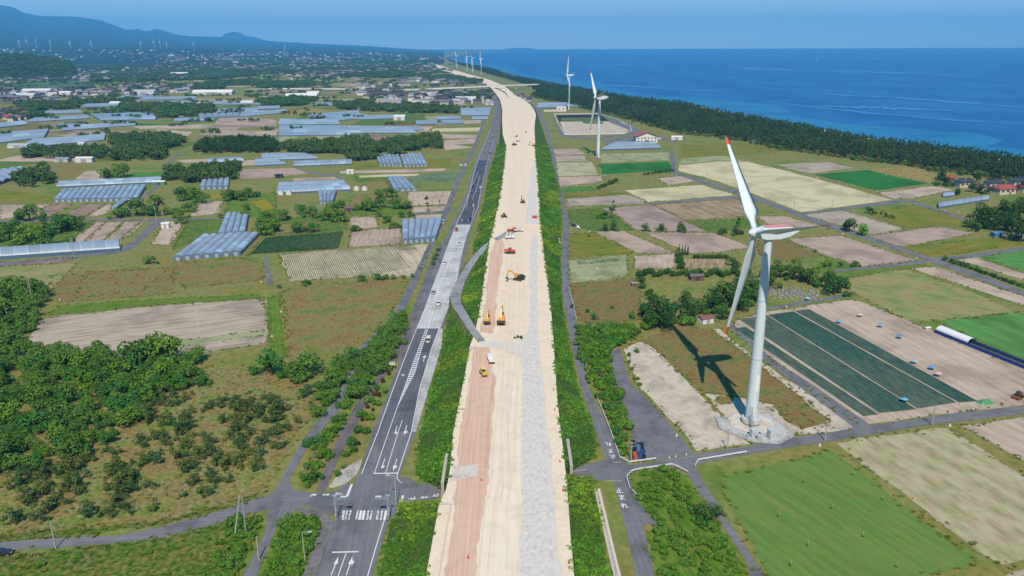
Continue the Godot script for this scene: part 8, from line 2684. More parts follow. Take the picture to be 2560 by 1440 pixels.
const TREES = {
	"mid_left": [-321.2,-510.4,14.7,-314.4,-483,8.9,-301.2,-456.1,14.4,-291.5,-455.9,14.4,-274.8,-431.6,16,-267,-438,17.3,-281.5,-476.9,17.5,-281.8,-494,10.3,-302.8,-495.5,4.7,-257.5,-527.3,17.1,-266.6,-517,8.1,-259.9,-561.2,11.7,-249,-582.7,12.1,-241.2,-585.8,12.1,-229,-569.8,9.8,-225.8,-537.6,9,-233.7,-535,5,-238.4,-527,6.9,-211.4,-578.8,10.5,-205.6,-581.9,9.7,-201.4,-591.6,9.2,-187.6,-542.6,6.2,-181.1,-518.2,8.1,-196.2,-515.9,4.8,-215.7,-500.1,5.8,-222.8,-516.3,7.5,-192.4,-400.6,7,-349.8,-677.2,15.7,-345.9,-694.6,14.3,-448.1,-747.2,9.2,-311.7,-729,11.2,-144.7,-529.4,10.5,-134.7,-518.7,9.7,-161.4,-506.5,10.1,-152.4,-507.6,9,-153.7,-468.4,10.3,-147.6,-472.6,9.9,-132.6,-472.4,9.4,-124.4,-474.5,9,-121.8,-507.1,10.6,-113.3,-507,10.1,-124.1,-535.9,9.5,-121.4,-550,7.4,-99.8,-584.8,9.1,-91.6,-591.2,9.8,-93.6,-549.5,9.7,-84.1,-549.3,10.3,-101.6,-538.3,10.7,-96.4,-542.4,6.8,-75,-544.8,8.5,-74.2,-483.7,6.1,-97.7,-475.2,5.7,-90.6,-519.3,4.6,-82.2,-501.5,5.8,-74.7,-517.7,5.4,-69.2,-518.9,4.9,-110,-539.8,3.7,-100,-360.9,3.9,-73.5,-367.3,5.1,-66.2,-369.3,4.3,-62.3,-369.9,3.6,-58.5,-370.6,2.8,-53.7,-371.9,2.2,-49.8,-374,2.2,-111.3,-355.8,2.7],
	"verge": [-41.6,-425.6,3.2,-41.7,-415.1,3.3,-41.6,-406.7,3.5,-41.6,-397,3.4,-46.1,-304.2,5.3,-47.4,-293.4,6.4,-49.6,-286.7,6.9,-44.6,-281.5,7.1,-48.3,-273.3,6.9,-50,-265.5,7,-45.4,-256.9,6,-49.6,-252.7,6.2,-51.5,-245.9,6,-51.9,-239.1,5.1,-52.8,-234.7,4.2,-49.2,-235.3,4.2,-53,-227.8,4.1,-34.7,-232.1,0.1,-61.7,-258.1,7.9,-58.4,-265.2,6.6,-62.8,-249,6.7,-58.5,-243.3,5.4,-62,-239.2,6.4,-62.8,-232.4,5,-53.4,-215.9,4.4,-54.7,-208.2,4.7,-52.8,-210.2,3.6,-56.7,-201.6,5.1,-53.3,-194.8,4.3,-55.1,-188.9,3.3,-53.1,-182.7,4.7,-53.8,-179.6,3.1],
	"big_left": [-134.7,-261.3,12.3,-127.6,-265,12.5,-161.6,-261.6,8.7,-154.1,-259.7,8.6,-147.2,-263.3,6.4,-84.4,-252.6,11.2,-71.7,-252.5,10.1,-75.5,-248.4,8.3,-221.6,-327.8,10.6,-224.9,-342.2,11.1,-215.3,-311.9,10.2,-201.3,-297.2,9.7,-193.6,-279.5,9.2,-223.8,-348.3,9.4,-236.1,-348.4,9.4,-113.1,-240.5,6.1,-105.6,-243.7,4.6,-113.7,-248.8,5.5],
	"graveyard": [60.9,-311.5,10.2,60.7,-296.9,9.7,55.8,-299.3,9,55.8,-311.6,7.6,65.5,-308.9,9.2,72.5,-306.4,9.7,78.1,-316.5,8.9,74.1,-321.8,8.7,87.1,-321.7,11.5,94.1,-327.1,11.7,98.9,-321.6,9.8,88.1,-308.7,7.1,101.2,-341.5,8.3,107.9,-344.5,8.3,106.9,-329.8,8.9,113.1,-338.4,8.2,132.7,-370.3,9.5,138.4,-366.8,10.2,143.2,-360,9.3,148.4,-342.2,11.1,148.4,-353.4,8.4,155,-350.8,7.5,155.1,-366.6,7.1,115.2,-393.4,5.9,113.4,-377.7,6.5,113.4,-363.7,7.4,114,-350.6,7.5,123.5,-353.7,7.6,125.7,-366.9,7.9],
	"hedge": [63.3,-373.3,4.4,66.4,-375.4,4.4,69.6,-377.5,4.4,71.6,-373.2,4.4,74.8,-375.3,4.4,78,-377.4,4.4,80,-373.1,4.4,83.2,-375.2,4.4,86.5,-377.3,4.4,88.3,-373,4.4,91.6,-375,4.4,94.9,-377.2,4.4,96.7,-372.9,4.4,100,-374.9,4.4,103.3,-377.1,4.4,105,-372.8,4.4,108.4,-374.8,4.4,111.8,-377,4.4,113.4,-372.6,4.4,116.8,-374.7,4.4,62.7,-363.6,4.3,62.6,-353.1,4.6,62.4,-343.2,4.8,63.1,-336,5.4,64,-329.1,6,91,-409.9,4.3,90.8,-404.1,4.3,88.8,-398.5,4.2,88.7,-393,4.2,86.8,-387.6,4.1,99.1,-408.1,3.5,101.4,-408.1,3.5,103.8,-408.1,3.5,106.2,-408,3.5,108.6,-408,3.5,110.9,-408,3.5,113.3,-408,3.5,115.7,-407.9,3.5,231.3,-401.4,3.2,232.1,-398,3.2,232.8,-394.6,3.1,233.6,-391.3,3.1,234.3,-388,3.1,235.1,-384.8,3.1,235.8,-381.6,3.1,236.5,-378.5,3,237.2,-375.4,3,237.9,-372.3,3,238.5,-369.4,3,239.2,-366.4,2.9,239.9,-363.5,2.9,240.5,-360.6,2.9,241.1,-357.8,2.9,241.8,-355,2.9,242.4,-352.3,2.8,70.6,-624.9,4.8,73.9,-630.8,4.9,77.2,-636.8,4.9,80.6,-642.9,5,84,-649.2,5,87.5,-655.5,5.1,118.7,-693.4,3.9,122.3,-696,3.9,126,-698.7,3.9,129.7,-701.3,4,133.4,-704,4,137.2,-706.8,4,141,-709.5,4,144.8,-712.3,4,148.6,-715,4],
	"field_single": [58.6,-473.9,5,63.7,-474.9,6,82.4,-473.5,5.5,93.6,-472.2,6.2,104.3,-471,6.9,61.3,-512.9,5.9,128.5,-464.1,4.9,135.7,-461.9,5.3,139.4,-462.9,4.4,46.4,-458.1,2.4,207.8,-469.4,10.4,244.1,-524.2,5.5,248.4,-522.8,2.5,250.7,-520.1,2.2,250.9,-512.3,3.7,252.9,-508.4,3.2,178.3,-389.5,4.8,161.5,-389.7,3.3,164.4,-389.7,3.3,168.6,-419.2,2,170.2,-389.6,2.9,34.9,-309.2,3.4,32.3,-318.6,2.1,26.4,-325.1,2.1,43.8,-323.8,1.8],
	"tall_pine": [66.9,-509,4.8,138.9,-467.2,3.9,-58.6,-534.8,3.9,-52.1,-559,1.7],
	"yellow": [212.7,-460.8,7.3],
	"farm_tree": [295,-484.8,12.7,298,-479,12.6,302.2,-473.4,13.9,307.5,-467.8,13.8,296.5,-442.3,14,318.6,-490.3,12.8,332.4,-502.1,13.1,332.1,-521.3,9.8,351.6,-638.1,9.9,340.6,-591.3,5.5,357.5,-638,6.6,356.7,-632.2,6.5,360.1,-604.7,6.9,362.4,-597.7,6.8,366.5,-594.2,6.2,403,-650.9,8.7,397.2,-604,6.9,352.4,-527.7,11,335.2,-490,12.8,302.7,-437.4,13.9,389.7,-651.2,6.7,449,-692.8,8.5,284.3,-470.4,4,286.7,-468.2,3.4],
	"cypress": [89.6,-411.6,1.5,91.4,-413.3,1.8,93.6,-415,1.8,95.3,-415.8,1.8,96.6,-415,1.8],
	"clipped_dark": [-43.2,-252.3,1.7,-44,-245.8,2.2,-45.2,-235.3,2,-43.6,-234.3,2,-46.2,-226.3,1.8,-44.1,-224,1.3,-46.2,-217.2,1.7,-44.2,-202,1.5],
	"clipped_bright": [-45.1,-240,2.7,-42.7,-237.7,2.9,-46,-229.8,3.1,-43.5,-228.1,2.8,-46.7,-219.3,3.2,-44,-218,3,-46.3,-209.4,3.1,-43.9,-208.9,2.9,-46.8,-200.9,3.5,-46.6,-195.8,3.2,-45.2,-198.5,2.5,-47.1,-185.1,2.4,-46,-188.9,1.7,43.6,-268.5,2.1,46.5,-272.4,2.4,42.3,-262.4,1.7,42.5,-256.1,1.7,42.6,-247.4,1.9,43,-242.5,2.2],
	"near_right": [47.7,-163.4,6,45.8,-165.9,3.9,50.7,-165.9,3.5],
	"dead": [30.9,-226.3,3.3]
}

const MASSES = [
	["broad","leafy green tree in the dense thicket beside the ploughed field",4.3,6,[-214.8,-288.3,-187.5,-279.5,-177.4,-275.3,-125.4,-266.9,-115.1,-264.9,-106.9,-245.4,-115.2,-232.8,-114,-215.8,-117.6,-198.6,-127.3,-187.7,-143.3,-180.8]],
	["broad","leafy green tree in the dense thicket beside the ploughed field",4.5,6,[-249.2,-345.5,-238.1,-354.7,-227.3,-359.1,-210.8,-336.2,-202.9,-316.9,-190,-283.7,-206,-279.7]],
	["scrub","dull green scrub pine on the rusty scrubland",3.2,3.7,[-123,-229.9,-116.5,-235.8,-95.8,-237.2,-82.8,-229.5,-71.6,-226.5,-68.7,-202.9,-68.9,-185.3,-74.8,-177.4,-85.9,-169.3,-97.7,-165.1,-130.3,-161.1,-145.3,-183.7,-128.5,-189.8,-118.7,-200.9]],
	["scrub","dull green scrub pine near the side road",4.4,3.6,[-84.7,-235.6,-65.9,-240.1,-62.8,-232.4,-64.8,-210.3,-64.3,-191.5,-68.7,-202.9]],
	["bush","bushy green shrub in the strip between frontage road and parking lot",2.1,3.6,[26.4,-303.4,32.5,-298.6,46.2,-303.2,52.4,-298.4,50.4,-287.9,39.7,-278.2,36.3,-272.5,35.2,-254.4,35,-231.6,34.3,-214.7,32.1,-196.4,30.2,-195.3,29.2,-217.4,27.2,-244.2,25.2,-269.4]],
	["bush","bushy green shrub on the wedge of land between two right hand lanes",2.5,2.7,[32.6,-185.6,42.4,-188.7,44.2,-187,46.9,-174.8,48,-162.5,50.5,-144.6,49.5,-138,31.8,-138.1,31.3,-144.7,31.4,-158.6,34.1,-160.7,37.4,-153.2,34.8,-164.3,32.1,-174.9,31,-179.6]],
	["bush","bushy bright shrub beside the highway pavement",1.8,2.8,[-55.3,-159.9,-53.6,-166.2,-47.9,-164.8,-46.4,-161.5,-46.2,-153.7,-46.2,-146.5,-45.7,-137.9,-54.6,-137.9,-54.2,-145.1]],
	["bush","shrub on rough grass by the leaning pole pair",2,2.6,[-69.8,-163.2,-63.1,-166.5,-60.6,-164.8,-59.6,-155.2,-59.9,-145.2,-61.6,-139.9,-66.5,-143.8,-67.8,-152.3]],
	["bush","low shrub on the rough grass below the lane",6.5,2.2,[-107.3,-149.6,-82.4,-156.6,-71.1,-161.6,-64.7,-143.8,-67.9,-138.6,-100.1,-138.8]],
	["broad","leafy tree packed in the verge between side road and footpath",3.2,4.6,[-45.8,-314.2,-43.6,-307.6,-42.4,-278.9,-45,-254.4,-48.6,-236.8,-51.4,-228.7,-54.8,-229.9,-55.7,-244.3,-54.8,-265.5,-54.6,-285.9,-50.9,-302.8]],
	["broad","leafy bush tree along the thicket side of the side road",3,3.8,[-62.1,-233.9,-63.3,-256,-59.5,-269,-56.3,-270.2,-55.7,-255.2,-56.4,-241,-57.2,-229.3,-59.7,-219.4,-63.2,-222.2]],
	["bush","rounded shrub on the grass island between side road and footpath",2.6,2.6,[-56.5,-180.8,-57,-188.9,-56.3,-200,-55.1,-214.1,-53.3,-225.8,-52,-230.8,-52,-213.2,-51.8,-195.9,-51.4,-180.4]]
]

const MARKS_NEAR = [
	[-174.5,-434.8,"seven-bay greenhouse"],
	[-321.5,-600.6,"fourteen-bay greenhouse"],
	[-126.4,-448.5,"dark green row crop"],
	[-85.6,-403.2,"pale field with thin green rows"],
	[-247.1,-648.5,"five-bay greenhouse"],
	[-161.5,-633.2,"long flat greenhouse"],
	[-55.8,-473.4,"six-bay roadside greenhouse"],
	[-60.6,-587.3,"pale striped field"],
	[-114,-632.3,"rusty dry field"],
	[-254.7,-471,"pink ploughed strips"],
	[-292.7,-455.9,"glossy tunnel house"],
	[-150.7,-296.7,"large pale ploughed field"],
	[-69.2,-310.3,"rusty dry grass field"],
	[-323.5,-938.8,"long dark wood"],
	[-81.8,-457.9,"grey pink ploughed field"],
	[-97.2,-503,"small bare plot"],
	[-219.3,-551.7,"pale bare plot"],
	[-62.3,-546,"narrow ploughed plot"],
	[-342.7,-539.7,"pale ploughed plot"],
	[-212.4,-470.4,"garden plot with the white hut"],
	[-120.9,-384.3,"field lane end"],
	[-377.1,-699.8,"bare plot with a green patch"],
	[-112.3,-787.8,"touching greenhouse pair"],
	[106.9,-329.8,"graveyard grove"],
	[121.2,-736.4,"vivid green crop"],
	[223.1,-644.7,"large wheat field"],
	[130.8,-600.5,"smaller wheat field"],
	[307.7,-663.2,"far green crop"],
	[255.9,-509.7,"olive gold field"],
	[185,-420.7,"large pink ploughed field"],
	[96.5,-512.3,"mauve ploughed field"],
	[61.8,-450.7,"pink brown field"],
	[99.7,-450.2,"twin pink field"],
	[44.9,-382.2,"green striped plot"],
	[43.5,-336.2,"rusty grass patch"],
	[101.7,-398.3,"striped garden"],
	[229.2,-411.4,"country road fork"],
	[239,-372.5,"pale ploughed strip"],
	[-228.6,-345.3,"leftmost poles"],
	[-159.5,-267.2,"dense thicket"],
	[-565.9,-945.9,"broad greenhouse pair"],
	[-273.1,-1084,"largest greenhouse block"],
	[-175.7,-1091.3,"works hall row"],
	[-62.2,-1402.1,"highway bend"],
	[-624,-1267.7,"greenhouse cluster"],
	[-482.5,-1336.7,"wood edge"],
	[-766.2,-1788.2,"white works"],
	[-469,-1465.5,"white long hall"],
	[-256.4,-1846.2,"overpass foot"],
	[-602.9,-1151,"tan plots"],
	[-265.9,-1327.9,"meadow strip"],
	[-228.3,-771.1,"tank corner"]
]

const VILLAGE_NAMES = ["crowded village beside the white works","village along the tan valley fields","hamlet at the fringe of the plain","village below the driving range net","village at the foot of the dark hill","settlement at the highway bend","cluster by the far white tower","hamlets along the far shore road","houses around the brown roofed works","village behind the dark hill","scattered houses by the long wood","houses under the overpass end"]

const POLES = [-105.1,-153.7,7,-57,-149.3,5.2,-216,-333.9,10.5,-212.9,-310.8,6.8,-233,-401.9,14,-228.4,-381.2,9.3,-224.6,-358.4,7.8,-220.3,-427.2,10,-223.9,-450.9,8.5,-234.6,-490.9,6,-235.2,-506.5,10.2,-237.5,-521.7,9.6,-314.5,-517.8,9.9,-438.1,-765.3,14,-447.9,-770.9,12.5,226.7,-543.8,6,261.6,-565.5,6.2,197.5,-537.3,5.4,294.1,-580.7,7.6,361.8,-619,8.7,373.8,-631.9,8.2,90.8,-203.4,6.8,126.9,-212.9,5.3,61.2,-198.7,6.6,32.7,-191.5,6.5,161.7,-644,10.3,176.8,-604.8,8.5,183.6,-559.3,8.2,154.6,-735.6,15.7]

const CARS = {
	"white_van": [-32.6,-284.8,88],
	"white_kei": [-32.8,-329.6,-91],
	"silver_suv": [-36.6,-346.7,89],
	"white_sedan": [-35.5,-397.7,-91],
	"white_car2": [-30.5,-439.4,-89],
	"red_car": [-34.6,-476.4,-90],
	"dark1": [-27.8,-509.3,89],
	"white3": [-27.4,-552.6,89],
	"dark2": [-31.6,-636.3,90],
	"white4": [-25.4,-630.5,-90],
	"white5": [-24.4,-744.9,90],
	"grey6": [-28.8,-847.2,90],
	"dark7": [-27.1,-942.2,89],
	"side_car": [-44.4,-497.3,-91],
	"dark8": [-23.1,-840.4,89],
	"white9": [-24.5,-1016.2,90],
	"grey10": [-23.2,-1130.5,90]
}

const LOT_CARS = [
	[39.8,-487.7,-53],
	[41.8,-481.9,-53],
	[-116,-151.4,15]
]

const MARKS = [
	[0.22,[-40.7,-185.7,-40.2,-210.1,-40.1,-241.5,-39.5,-278.1,-38.9,-299.3,-38.3,-324.7,-38,-355.6,-37.3,-398.5,-36.8,-442.3,-35.8,-493.6,-34,-548.4,-33.3,-617.8,-34.1,-715.4,-33.8,-840.7,-32,-930,-29,-1092]],
	[0.22,[-31.7,-137.2,-31.6,-143.7,-31.5,-153.6,-31.2,-164.7]],
	[0.22,[-31,-185.6,-30.2,-210,-31.2,-241.5,-30.7,-278,-29.8,-299.2]],
	[0.2,[-37.3,-186.1,-37,-210.1,-36.7,-227.7,-35.2,-299.3]],
	[0.2,[-36.7,-227.7,-34.4,-254.3,-34.5,-273.9,-34.3,-299.2,-35.8,-322,-35.1,-343.1,-34.1,-383.2,-33.1,-432.8,-31.1,-493.5]],
	[0.18,[-34.3,-186.3,-34.1,-210,-33.9,-217.3]],
	[0.5,[-37.5,-186.1,-30.9,-186.2]],
	[0.45,[-41.2,-151.8,-35.2,-152]],
	[0.2,[-37.9,-151.5,-38,-143.7,-37.9,-139.1]],
	[0.6,[-42.3,-180.7,-42.4,-174.8]],
	[0.6,[-28.1,-175.3,-28.1,-172.1]],
	[0.2,[-31,-185.6,-30.8,-183.6,-30.2,-182.4,-29.2,-181.2]],
	[0.2,[-26.5,-493.4,-24.3,-548.2,-24.6,-617.6,-24.2,-715.1,-23.5,-840.5,-21,-971]],
	[0.18,[-28.9,-514.4,-26.7,-514.3,-26.6,-548.3,-28.9,-548.3]],
	[0.18,[-32.3,-548.4,-33.6,-617.8,-30.5,-715.3]],
	[0.18,[-29.8,-578.7,-28.5,-617.7,-28.1,-692.1]],
	[0.15,[27.6,-191.6,29.9,-191.5]],
	[0.15,[14.7,-186.6,20,-187.8]],
	[0.18,[24.2,-182,24.5,-181.8]],
	[0.18,[24.8,-182,25,-181.8]],
	[0.18,[25.3,-182,25.6,-181.8]],
	[0.18,[25.9,-182,26.2,-181.8]],
	[0.18,[26.5,-182,26.8,-181.8]],
	[0.18,[27.1,-182,27.4,-181.8]],
	[0.18,[27.7,-182,28,-181.8]],
	[0.18,[28.2,-182,28.5,-181.8]],
	[0.25,[-30,-352.9,-30,-350.7]],
	[0.25,[-30,-349,-30.1,-346.8]],
	[0.25,[-30.1,-345.2,-30.2,-343.1]],
	[0.25,[-30.2,-341.4,-30.3,-339.4]],
	[0.25,[-30.3,-337.8,-30.3,-335.7]],
	[0.25,[-30.4,-334.2,-30.4,-332.1]],
	[0.25,[-30.4,-330.6,-30.5,-328.6]],
	[0.25,[-30.5,-327.1,-30.6,-325.2]],
	[0.25,[-30.6,-323.7,-30.7,-321.8]],
	[0.25,[-30.7,-320.4,-30.7,-318.5]],
	[0.25,[-30.7,-317.1,-30.8,-315.3]],
	[0.25,[-30.8,-313.9,-30.9,-312.1]],
	[0.25,[-30.9,-310.7,-30.9,-309]],
	[0.25,[-31,-307.6,-31,-305.9]],
	[0.25,[-31,-304.6,-31.1,-302.9]],
	[0.25,[-31.1,-301.6,-31.1,-299.9]]
]

const ZEBRA = [
	[-36.6,-232.1,-36.3,-232.1,-36.3,-231.2,-36.6,-231.2],
	[-36.6,-233.8,-36.2,-233.8,-36.1,-232.9,-36.5,-232.9],
	[-36.5,-235.4,-36,-235.4,-36,-234.5,-36.5,-234.5],
	[-36.5,-237.1,-35.9,-237.1,-35.9,-236.2,-36.5,-236.2],
	[-36.4,-238.8,-35.7,-238.8,-35.7,-237.9,-36.4,-237.9],
	[-36.4,-240.5,-35.6,-240.5,-35.6,-239.6,-36.4,-239.6],
	[-36.4,-242.3,-35.5,-242.3,-35.4,-241.3,-36.4,-241.3],
	[-36.3,-244,-35.3,-244,-35.3,-243.1,-36.3,-243.1],
	[-36.3,-245.8,-35.2,-245.8,-35.1,-244.9,-36.3,-244.9],
	[-36.3,-247.6,-35,-247.6,-35,-246.7,-36.3,-246.7],
	[-36.2,-249.4,-34.8,-249.4,-34.8,-248.5,-36.2,-248.5],
	[-36.2,-251.3,-34.7,-251.3,-34.7,-250.4,-36.2,-250.4],
	[-36.1,-253.2,-34.5,-253.2,-34.5,-252.2,-36.1,-252.3],
	[-36.1,-255.1,-34.4,-255.1,-34.4,-254.2,-36.1,-254.2],
	[-36.1,-257,-34.4,-257,-34.4,-256.1,-36.1,-256.1],
	[-36,-259,-34.4,-259,-34.5,-258,-36,-258.1],
	[-36,-260.9,-34.5,-260.9,-34.5,-260,-36,-260],
	[-35.9,-263,-34.5,-262.9,-34.5,-262,-35.9,-262],
	[-35.9,-265,-34.5,-265,-34.5,-264.1,-35.9,-264.1],
	[-35.8,-267.1,-34.5,-267,-34.5,-266.1,-35.9,-266.2],
	[-35.8,-269.1,-34.5,-269.1,-34.5,-268.2,-35.8,-268.2],
	[-35.8,-271.3,-34.5,-271.3,-34.5,-270.4,-35.8,-270.4],
	[-35.7,-273.4,-34.5,-273.4,-34.5,-272.5,-35.7,-272.5],
	[-35.7,-275.6,-34.5,-275.6,-34.5,-274.7,-35.7,-274.7],
	[-35.6,-277.8,-34.5,-277.8,-34.5,-276.9,-35.6,-276.9],
	[-35.6,-280.1,-34.5,-280,-34.5,-279.2,-35.6,-279.2],
	[-35.5,-282.3,-34.4,-282.3,-34.5,-281.4,-35.5,-281.5],
	[-35.5,-284.6,-34.4,-284.6,-34.5,-283.8,-35.5,-283.8],
	[-35.4,-287,-34.4,-287,-34.4,-286.1,-35.5,-286.1],
	[-35.4,-289.4,-34.4,-289.4,-34.4,-288.5,-35.4,-288.5],
	[-35.3,-291.8,-34.4,-291.8,-34.4,-290.9,-35.4,-290.9],
	[-35.3,-294.2,-34.4,-294.2,-34.4,-293.4,-35.3,-293.4],
	[-35.2,-296.7,-34.4,-296.7,-34.4,-295.9,-35.3,-295.9],
	[-34.6,-304,-34.1,-304,-34.1,-302.6,-34.6,-302.6],
	[-34.6,-308.5,-34.1,-308.5,-34.1,-307,-34.6,-307],
	[-34.5,-312.5,-34,-312.5,-34,-311,-34.5,-311],
	[-34.5,-316.6,-34,-316.6,-34,-315.1,-34.5,-315.1],
	[-34.4,-320.3,-33.9,-320.3,-33.9,-318.7,-34.5,-318.7]
]

const CROSSING = [
	[-42.2,-168.6,-41.6,-168.6,-41.2,-164.6,-41.8,-164.6],
	[-41.3,-168.6,-40.9,-168.6,-40.5,-164.6,-40.9,-164.6],
	[-40.5,-168.6,-40,-168.6,-39.7,-164.5,-40.1,-164.5],
	[-38.6,-168.6,-38.2,-168.6,-37.8,-164.5,-38.3,-164.5],
	[-37.9,-168.6,-37.3,-168.5,-37,-164.5,-37.6,-164.5],
	[-37.1,-168.5,-36.5,-168.5,-36.2,-164.5,-36.8,-164.5],
	[-36,-168.5,-35.5,-168.5,-35.2,-164.5,-35.7,-164.5],
	[-35.2,-168.5,-34.7,-168.5,-34.5,-164.5,-34.9,-164.5],
	[-33.6,-168.5,-33.1,-168.5,-32.8,-164.5,-33.3,-164.5],
	[-32.6,-168.5,-32.2,-168.5,-31.9,-164.5,-32.4,-164.5],
	[-31.7,-168.5,-31.1,-168.5,-30.9,-164.5,-31.5,-164.5]
]

const ARROWS = [
	[-35.6,-194,-93,1,6.5],
	[-32.3,-193.9,-91,2,6.5],
	[-35,-213.6,-90,1,6.5],
	[-32.1,-214.1,-90,2,6.5],
	[-39.6,-143.7,88,0,6.5],
	[-36.3,-143.7,89,3,6.5],
	[-32.5,-264.2,89,2,6.5],
	[-28.9,-510.6,-90,1,6],
	[-27.2,-513.1,-90,2,6],
	[-32.9,-509.4,-89,0,6]
]

const WORDS = [
	[0,27.6,-177.3,92,2.2],
	[1,27.8,-174,92,2.2],
	[2,28,-170.3,92,2.2],
	[2,27.7,-201.8,-88,2.2],
	[1,27.8,-197.8,-87,2.2],
	[0,28,-194.4,-88,2.2],
	[2,-51.1,-175.5,3,1.7],
	[1,-47.9,-175.7,3,1.7],
	[0,-44.6,-176,3,1.7],
	[0,-25.8,-173.8,-170,1.7],
	[1,-22.6,-174.3,-170,1.7],
	[2,-19.8,-175.2,-170,1.7]
]

const RAILS = [
	[26.5,-265.5,26.7,-251,27,-242.6],
	[27.6,-233.1,28.5,-220.1,29.2,-209.6,29.8,-194,32.1,-190.9,39.8,-192.8],
	[32.4,-172.7,31.4,-175.2,30.3,-177.9,30.3,-183.2,32,-186.2,34.5,-187.3,39.1,-188.5,43.7,-189.7,45.5,-187.8,47.1,-185.7],
	[49.9,-189,51.3,-192,57.9,-194,66,-196.4],
	[26.9,-309.3,27.1,-325.1,26.9,-345.4,27.1,-354.8]
]

const KERBS = [
	[-14.4,-200.4,-14,-184.6,-14.4,-174.6],
	[-14.8,-162.9,-15.2,-149.4,-15.4,-137,-15.4,-130.9],
	[-13,-261.3,-13.6,-227.3,-14.1,-201.1],
	[-11,-310.7,-10.6,-339.1,-10.2,-387.8]
]

const SLABS = [
	[-17.7,-164.4,-14.6,-164.4,-14.7,-163.4,-17.7,-163.4],
	[-16.5,-215.6,-13.9,-215.5,-13.8,-214.4,-16.6,-214.5],
	[-14.5,-314.5,-11.8,-314.4,-11.9,-313.1,-14.4,-313.1],
	[-15.6,-266,-12.8,-266.4,-12.9,-264.4,-15.6,-264.4]
]

const CHANNELS = [
	[21.8,-178,22,-169.5,22.2,-157.9,22.4,-148.9,22.6,-141.4,22.6,-138.2],
	[34.3,-862.3,32.5,-764.7,31.3,-669.1,29.6,-577.6,28.3,-507.1,27.5,-444.3],
	[-16.8,-850.1,-16.3,-739.6,-17.4,-659.7,-19,-570.6,-19.9,-520.7,-20.3,-462.2]
]

const DECK = [-657,3,-2189,-457,3.5,-2145,-270,5,-2063,-202,8,-2048,-132,10,-2063,-45,12,-2099,72,12,-2181]

const WALL_DARK = [-42,-2106,-28,-2012,-15,-1894,-9,-1775,-8,-1695]

const BASIN = [
	[74,-1214,172,-1210,167,-1112,150,-1044,70,-1037],
	[74,-1330,149,-1343,150,-1224,74,-1214],
	[79,-1276,139,-1281,137,-1225,77,-1220],
	[108,-1212,140,-1204,134,-1173,108,-1180]
]

const BASIN_KERB = [73,-1346,150,-1351,166,-1237,170,-1135,162,-1069,148,-1035,69,-1027,69,-1175,73,-1346]

const VILLAGES = [
	[38,[-1041,-2056,-1166,-2400,-1077,-2469,-920,-2289,-885,-2121,-936,-1981]],
	[26,[-2075,-3254,-1906,-3326,-1801,-3458,-1624,-3128,-1698,-2909,-1866,-2923]],
	[26,[-919,-1422,-932,-1515,-816,-1350,-772,-1259,-800,-1233]],
	[26,[-1338,-2878,-1354,-3186,-1255,-3177,-1146,-2862,-1247,-2738]],
	[24,[-2393,-4910,-2230,-5670,-2276,-6096,-1947,-4945,-2142,-4437]],
	[16,[-223,-1875,-128,-2000,-56,-1928,-38,-1578,-75,-1516,-154,-1728]],
	[14,[-1671,-4716,-1847,-5877,-1396,-4504,-1355,-4045]],
	[14,[-948,-4285,-490,-4554,-372,-3801,-673,-3601]],
	[10,[-341,-1807,-246,-1907,-227,-1759,-306,-1711]],
	[12,[-2495,-4482,-2498,-5127,-2048,-4198,-2122,-3876]],
	[14,[-1024,-3241,-771,-3403,-613,-2959,-812,-2833]],
	[10,[2,-1862,44,-1890,44,-1692,26,-1644]]
]

const TOWN = [
	[-4930,-7270,-3060,-7994,-1332,-7160,-552,-5657,-536,-4560,-1281,-4489,-1895,-4938,-2775,-5759,-3675,-5409],
	[-3977,-11942,-1119,-12121,-579,-7002,-1070,-5745,-2468,-7398],
	[-22080,-32677,-7295,-19108,-1880,-13773,-1390,-10175,-4409,-10217,-7490,-11062],
	[-1367,-4338,-581,-5403,-370,-4211,-375,-3179,-979,-3424],
	[-2601,-4057,-2142,-4437,-1573,-4703,-1081,-3536,-1129,-3005,-1370,-2687,-1791,-2782],
	[-523,-2649,-266,-2856,-69,-2370,-40,-1578,-173,-1585,-361,-1914],
	[-1418,-2195,-1180,-2263,-965,-2435,-784,-1972,-908,-1769,-1057,-1628]
]

const SHEDS = [
	[-1154,-1960,66.8,11.8,25],
	[-1134,-1866,57.8,6.8,25],
	[-729,-1968,95.4,6.5,30],
	[-470,-1800,68.4,6.7,30],
	[-465,-1888,28.7,8,20],
	[-1104,-1991,30.8,4.7,20],
	[-790,-1615,13.2,2.8,10],
	[-893,-1961,50.3,7.8,30],
	[-535,-1625,24.8,3.5,20],
	[-236,-1555,50.2,9.7,30],
	[-175,-1250,17.7,5.8,15],
	[-94,-1662,41.7,6.8,30],
	[-93,-1793,14.4,7.4,10],
	[-68,-1625,24.5,5,20],
	[-42,-1578,15.8,4,15],
	[-1380,-3368,69.8,7.5,30],
	[-1868,-3730,31.3,6.4,20],
	[-1884,-3072,16.1,13,12],
	[-1905,-5618,35.6,14,15],
	[-2115,-6381,47.6,14,15],
	[-798,-1615,19.9,3.7,20],
	[-946,-1981,12.2,4.5,10],
	[-569,-911,23.6,3.3,10],
	[-430,-790,16.4,4.2,8],
	[-454,-793,14,3.3,8],
	[-510,-936,7.7,2.2,6]
]

